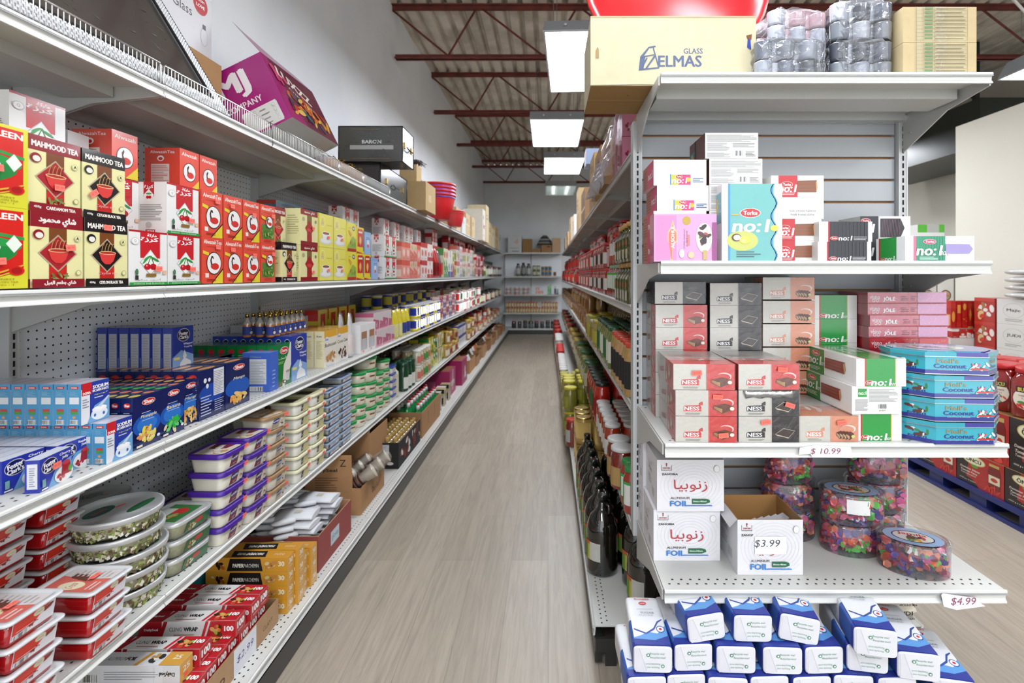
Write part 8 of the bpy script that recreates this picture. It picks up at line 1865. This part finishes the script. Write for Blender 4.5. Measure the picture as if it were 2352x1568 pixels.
# ================================================================== FAR END UNIT GOODS
YF = 12.17
def B(x0, x1, z, ps, w, h, t, ds, cat, g, seed=1, skip=0, y=YF):
    random.seed(seed); n = int((x1-x0)/(w+.004))
    for j in range(n):
        for i in range(t):
            if i == t-1 and t > 1 and random.random() < skip: continue
            p = ps[j % len(ps)] if not isinstance(ps, Proto) else ps
            put(p, (x0+(w+.004)*(j+.5), y + (.0 if p[0] not in RND else w/2), z+.0008+i*(h+.0008)), 0, f'{ds}, {(TIER[i]+" tier, ") if t > 1 else ""}{od(j)} from left', cat, g)
RND = ('spice_jar', 'food_can', 'dark_pot', 'dark_bottle', 'white_jar')
def rj(*a, **k): return gjar(*a, **k)
B(-.78, -.40, Z2+.006, [rj(.055, .30, '6a706c', '3a3e3c', 'c8c8c4', 'dark_bottle', False, .6, .1), rj(.055, .32, '3a423c', '2a2e2a', '9a9a94', 'dark_bottle', False, .6, .1)], .12, .3, 1, 'tall grey-green bottle on the far end unit', 'bottle', 'tall bottles on the far unit', 71)
B(-.40, -.14, Z2+.006, rj(.04, .2, '6a6a3a', 'b89a5a', 'd8d4bc', 'food_can', False), .09, .1, 2, 'olive can on the far end unit', 'can', 'olive cans on the far unit', 72) if False else None
B(-.38, -.18, Z2+.006, gcan(.045, .125, '5a6a44', 'a88a4a', 'd8d4b8', nm='food_can'), .094, .126, 2, 'green and cream can on the far end unit', 'can', 'green cans on the far unit', 73)
B(-.17, .12, Z2+.006, gcan(.040, .115, 'c89a4a', 'b8944a', '5a7a9a', nm='food_can'), .068*1.2, .116, 2, 'gold and blue can on the far end unit', 'can', 'gold and blue cans on the far unit', 74)
B(.12, .26, Z2+.006, gcan(.035, .10, 'a88a5a', 'c8a868', '8a5a3a', nm='food_can'), .072, .1, 1, 'small brown can at the right of the far unit', 'can', 'small brown cans on the far unit', 75)
B(-1.02, -.30, Z3, [rj(.05, .085, 'd8d4d0', 'ece9e4', 'd89a94', 'white_jar', False), rj(.05, .085, 'd4d0cc', 'e9e4de', 'c8c4c0', 'white_jar', False)], .10, .086, 2, 'white and pink jar on the far unit', 'jar', 'white jars on the far unit', 76)
B(-.30, -.02, Z3, gbox(.09, .08, .085, 'c8504a', 'd8d0c8', 'e09a8a', 1, 'small_box'), .09, .086, 2, 'small red box on the far unit', 'box', 'small red boxes on the far unit', 77, .5)
B(-.02, .13, Z3, [gbox(.045, .1, .2, '2aa04a', '6ad06a', '1a7a3a', 3, 'green_pack'), gbox(.045, .1, .24, '3aae50', '1d8a3c', '8ad86a', 2, 'green_pack')], .046, .2, 1, 'upright bright green pack on the far unit', 'pack', 'green packs on the far unit', 78)
B(.14, .28, Z3, [gbox(.05, .1, .2, '2a2f4a', 'd8d4e0', '3a3f6a', 0, 'dark_pack'), gbox(.05, .1, .14, 'c8c8d4', '2a2f4a', '9aa83a', 1, 'dark_pack')], .052, .2, 1, 'dark blue or pale pack at the right of the far unit', 'pack', 'dark packs on the far unit', 79)
p_sp = rj(.030, .125, 'c89a5a', 'd02a24', 'e0d0a0', 'spice_jar', False, .85, .2, (.2, .7), 'gloss_plastic')
B(-1.02, .28, Z4, p_sp, .062, .128, 2, 'spice jar with red cap on the far unit', 'spice jar', 'red-capped spice jars', 80, .12)
B(-.88, .22, ZB, [rj(.055, .17, '2a1c1c', 'c8302a', '3a3a3e', 'dark_pot', False), rj(.05, .16, '1f1a1c', '6a3a24', '4a4a50', 'dark_pot', False), rj(.055, .19, '2a2424', 'a87a3a', '5a5a5e', 'dark_pot', False), rj(.065, .17, '3a4440', '8a6a34', '6a7a74', 'dark_pot', False)], .13, .17, 1, 'dark pot on the base of the far unit', 'pot', 'dark pots on the far unit', 81, 0, 12.05)
tops = [(-.80, .33, .42, 'd4d7d6', 'pale grey printed carton on top of the far unit'), (-.50, .22, .33, '9a7444', 'brown taped carton on top of the far unit'), (-.27, .19, .10, '9a7248', 'small brown carton on top of the far unit'), (-.04, .24, .18, 'a5794e', 'brown carton with handle hole on top of the far unit'), (.20, .2, .35, 'caa987', 'tan carton at the right end on top of the far unit')]
for x, w_, h_, c, lb in tops:
    m = carton(w_, .3, h_, c, (lambda f: (f.rect(.1, .25, .8, .27, '6a6e70'), f.blobs(.65, .6, .15, .12, 6, ['e0b8a0'], .5), f.rect(.3, .06, .8, .1, '6a6e70'))) if x == -.8 else ((lambda f: f.rect(.55, .72, .85, .86, '2a1c14')) if x == -.04 else None), None, None, fin='cardboard'); tag(m.build('carton', None, (x, 12.2, 1.9315)), lb, 'carton')
m = MB(); random.seed(4); rows = []
for a in range(7):
    t = a/6; rows.append([((.20*math.cos(2*PI*k/14)*(1-.75*t**1.5))*random.uniform(.85, 1.1), .12*math.sin(2*PI*k/14)*(1-.7*t), .24*t) for k in range(14)])
m.grid(rows, ['3a3c3c', '8a8c88', '4a4c4c', '9a9c98', '3a3e3e', '5a5c5a'], 'gloss_plastic', False, True, True, True); tag(m.build('plastic_bag', None, (-.08, 12.36, 2.115)), 'dark shiny plastic bag lying on the cartons of the far unit', 'bag')

# ================================================================== RIGHT-HAND ROOM
def oncu(f):
    f.rect(0, 0, 1, 1, '241a1a'); f.poly([(.0,0),(.58,0),(.48,1),(.0,1)], 'b8201f') if False else None
    f.rect(0, 0, .0001, 1, 'b8201f'); f.poly([(.55,0),(1,0),(1,1),(.62,1)], '2a1a18')
    f.poly([(0,.0),(.0,1),(.30,1),(.20,0)], '2a1a1a'); f.poly([(.20,0),(.30,1),(1,1),(1,0)], 'b3231f'); f.poly([(0,0),(.5,0),(.36,.18),(.0,.3)], '1f1818')
    f.ell(.38, .80, .25, .15, 'c8b468', 26); f.ell(.38, .80, .23, .13, 'efe6c0', 26); f.text('ÖNCÜ', .38, .80, .32, .13, '2a1a18', bold=.06); f.ell(.40, .62, .08, .05, '5a9a2a')
    f.text('Domates Salçası', .30, .48, .42, .07, 'efe4d4', it=.2, bold=.03); f.text('Tomato Paste', .28, .39, .36, .06, 'efe4d4', it=.2, bold=.03); f.text('Tomatenmark', .27, .31, .34, .05, 'efe4d4', it=.2); f.text('4500 g x 4 ADET', .25, .12, .36, .045, 'efe4d4', it=.2)
    f.poly([(.70,.18),(.92,.18),(.94,.7),(.90,.84),(.72,.84),(.68,.7)], '7a1a14'); f.rect(.71, .84, .91, .92, 'c8a860'); f.rect(.70, .34, .92, .58, 'e4d8b8'); f.ell(.81, .46, .07, .06, 'c03a2a'); f.blobs(.74, .14, .2, .1, 8, ['d8352a', 'c82a20', 'e0483a'], .4)
p_on = proto('tomato_paste_carton', carton(.335, .30, .195, '2a1a1a', oncu, oncu, None, cols={'T': 'b08a5c'}, fin='glossy_card'))
p_on2 = proto('tomato_paste_carton', carton(.335, .30, .290, '2a1a1a', oncu, oncu, None, cols={'T': 'b08a5c'}, fin='glossy_card'))
PX0 = 2.57
m = MB()
for k in range(7): m.box(PX0+.02, 2.35+.33*k, .0, PX0+1.0, 2.35+.33*k+.12, .085, '1f2a66', 'plastic')
m.box(PX0+.0, 2.35, .085, PX0+1.02, 4.65, .115, '232f72', 'plastic'); m.box(PX0, 2.35, 0, PX0+.02, 4.65, .025, '232f72', 'plastic')
tag(m.build('plastic_pallet', None, None), 'dark blue plastic pallet under the red tomato paste cartons', 'pallet')
for k in range(6):
    put(p_on, (PX0+.02, 2.72+.34*k, .116), ROT, f'red and black tomato paste carton on the blue pallet, bottom layer, {od(k)} from the camera', 'carton', 'tomato paste cartons')
    if k < 5: put(p_on2, (PX0+.03, 2.70+.34*k, .312), ROT, f'red and black tomato paste carton, upper layer on the pallet, {od(k)} from the camera', 'carton', 'tomato paste cartons')
    for q in (1, 2): put(p_on, (PX0+.02+.31*q, 2.72+.34*k, .116), ROT, f'tomato paste carton deeper on the pallet, row {["","two","three"][q]}, {od(k)} along', 'carton', 'tomato paste cartons inner')
    if k < 5:
        for q in (1, 2): put(p_on2, (PX0+.03+.31*q, 2.70+.34*k, .312), ROT, f'tomato paste carton in the inner upper layer, row {["","two","three"][q]}, {od(k)} along', 'carton', 'tomato paste cartons inner')
def burcu():
    m = MB(); r = .088; m.grid([rr_ring(r*1.8, r*1.8, 0, .04), rr_ring(r*2, r*2, .01, .05), rr_ring(r*2, r*2, .20, .05), rr_ring(r*1.6, r*1.6, .24, .05), rr_ring(r*1.5, r*1.5, .25, .05)], '8a1410', 'gloss_plastic', True, True, True, True)
    l = MB(); l.lathe([(.075, .245), (.084, .25), (.084, .275), (.080, .278)], 'c41f24', 'plastic', 24)
    b = MB(); f = Face(b, (-.06, -r-.001, .05), (1,0,0), (0,0,1), .12, .13, 'glossy_card'); f.ell(.5, .45, .5, .45, 'e6dcc8'); f.rect(.12, .72, .88, .98, '2a1a16'); f.text('BURCU', .5, .85, .62, .16, 'd8c04a', bold=.06); f.text('TOMATO PASTE', .5, .58, .6, .07, '8a1a14', bold=.04); f.text('TATLI', .5, .46, .4, .07, '8a1a14'); f.blobs(.5, .2, .36, .14, 10, ['c82a20', 'd8483a', '3a8a3a'], .35)
    return proto('paste_jar', m, proto('lid', l), proto('jar_label', b))
p_bu = burcu()
for k in range(6):
    for q in range(2): put(p_bu, (PX0+.15+.19*q, 2.66+.185*k, .603), ROT+.4, f'large red tomato paste jar standing on the cartons, {["front","rear"][q]} row, {od(k)} from the camera', 'jar', 'large tomato paste jars')
# a white pile of bags and cartons against the partition
def wcar(t1, c='e2e0da'):
    return lambda f: (f.ell(.5, .55, .32, .3, 'c8c6c0'), f.ell(.5, .55, .30, .28, c), f.text(t1, .5, .55, .4, .14, '3a3a3a', bold=.05), f.lines(.25, .12, .75, .25, 2, '9a9a96', .4))
p_w1 = [proto('rice_carton', carton(.30, .25, .20, 'e2e0da', wcar(t), wcar(t), None)) for t in ('Majic', 'DURA', 'JUDI')]
for k in range(2):
    for i in range(6): put(p_w1[(k+i) % 3], (3.70, 3.74+.31*k, .0+i*.201), ROT, f'white printed carton beyond the tomato paste, {TIER[i]} tier, {["near","far"][k]} stack', 'carton', 'white printed cartons')
def wbag():
    m = MB(); Rr = [[(x, .16*s*math.cos(2*PI*k/14)+.16, .03+.030*s*math.sin(2*PI*k/14)) for k in range(14)] for x, s in ((-.24, .5), (-.21, .9), (-.1, 1), (.1, 1), (.21, .9), (.24, .5))]
    m.grid(Rr, 'dcdad6', 'glossy_card', True, True, True, True); return proto('flour_bag', m)
p_wb = wbag()
for k in range(1):
    for i in range(4): put(p_wb, (3.66+.03*(i % 2), 3.90+.02*(i % 2), 1.207+i*.062), ROT+.05*(i % 2), f'white flour bag lying on the printed cartons, {TIER[i]} of four', 'flour bag', 'white flour bags')
for k in range(2): put(gbag(.24, .12, .30, 'dfdcd6', 'd8b8a8', nm='paper_bag'), (3.72, 4.62+.25*k, .85), ROT, f'tall white paper bag on the low counter, {["nearer","farther"][k]}', 'bag', 'tall white paper bags')
# red date boxes and red packets beyond
def redp(f): f.rect(0, 0, 1, .85, 'b8342a'); f.blobs(.5, .45, .4, .28, 14, ['e0c890', 'a87a4a', 'f0e8e0', 'd8402a'], .35); f.rect(0, .85, 1, 1, 'c8402f')
p_rd = proto('date_box', carton(.20, .2, .20, 'b8342a', redp, redp, None, fin='glossy_card'))
for i in range(6): put(p_rd, (3.70, 4.32, .0+i*.201), ROT, f'red and yellow picture box beyond the flour bags, {TIER[i]} of six', 'box', 'red picture boxes')
for k in range(9): put(gbox(.045, .06, .24, 'b81c1c', 'c82a22', 'e8a84a', k % 4, 'red_packet'), (3.58+.05*(k % 5), 4.50+.065*(k//5), .93), 0, f'tall red packet on the low counter, {od(k)} of the bunch', 'packet', 'tall red packets')
for k in range(6): put(gbox(.06, .06, .075, 'c02a26', 'e8e4e0', 'b81c1c', k % 4, 'red_packet'), (3.55+.065*k, 4.44, .852), 0, f'short red and white packet on the low counter edge, {od(k)} of six', 'packet', 'short red packets')
m = MB(); m.box(3.50, 4.43, 0, 3.96, 5.0, .85, 'd8d6d0', 'painted_steel'); m.box(3.55, 4.50, .85, 3.85, 4.64, .929, 'e0ded8', 'painted_steel'); tag(m.build('display_counter'), 'low white counter carrying the red packets by the partition', 'counter')
def pizza(f): f.lines(.3, .85, .7, .92, 1, 'b8b4ac', .5); f.ell(.5, .45, .34, .14, '3a4a2a'); f.ell(.5, .45, .28, .115, 'd89a7a'); f.blobs(.5, .45, .2, .08, 8, ['e8dcc8', 'b86a5a', '8a9a6a'], .4); f.lines(.3, .2, .7, .25, 1, 'a8a49c', .5)
p_pz = proto('flour_sack', carton(.17, .12, .41, 'e6e3da', pizza, None, None))
for k in range(5): put(p_pz, (3.62+.185*k, 5.35, 1.00), 0, f'white sack with a round dish picture, {od(k)} from left beyond the packets', 'sack', 'white sacks with dish pictures')
m = MB(); m.box(3.50, 5.30, 0, 4.50, 5.6, .999, 'd4d2ca', 'painted_steel'); tag(m.build('sack_stand'), 'pale stand under the white sacks with dish pictures', 'stand')
m = carton(.30, .2, .15, 'e8e8e4', lambda f: (f.rect(0, .4, .35, 1, '5ab83a'), f.rect(.8, .4, 1, 1, '5ab83a'), f.rect(.35, .4, .8, 1, 'b8bab4')), None, None); tag(m.build('green_box', None, (4.30, 5.72, 1.816)), 'green and white box up on the pale cabinet behind the green carton', 'box')
m = MB(); m.box(4.10, 5.68, 0, 4.6, 6.1, 1.815, 'e2dfd4', 'painted_steel'); tag(m.build('cabinet'), 'tall pale cabinet behind the partition end', 'cabinet')
# dark duct and loose cable high in the right-hand room
m = MB(); m.box(4.75, 5.6, 2.82, 5.7, 8.0, 3.35, '2c322c', 'painted_steel'); tag(m.build('air_duct'), 'dark green-black air duct high in the right-hand room', 'duct')
m = MB(); m.box(4.95, 5.9, 3.35, 5.0, 5.95, 4.1, '2c322c', 'painted_steel'); m.box(5.4, 7.5, 3.35, 5.45, 7.55, 4.1, '2c322c', 'painted_steel'); m.build('hanger', [x for x in COL.objects if x.name == 'air_duct'][0])
m = MB(); m.tube([(2.9, 3.3, 3.55), (2.98, 3.3, 3.22), (3.2, 3.3, 2.98), (3.6, 3.3, 2.85), (4.2, 3.3, 2.9), (4.6, 3.3, 3.5)], .009, 'd8d8d4', 'plastic', 7); tag(m.build('white_cable'), 'white cable sagging across the top right corner', 'cable')
for o in [x for x in COL.objects if x.parent is None and 'label' in x]:
    if len(o['label'].split()) > 16: print('LONG', o['label'], flush=True)
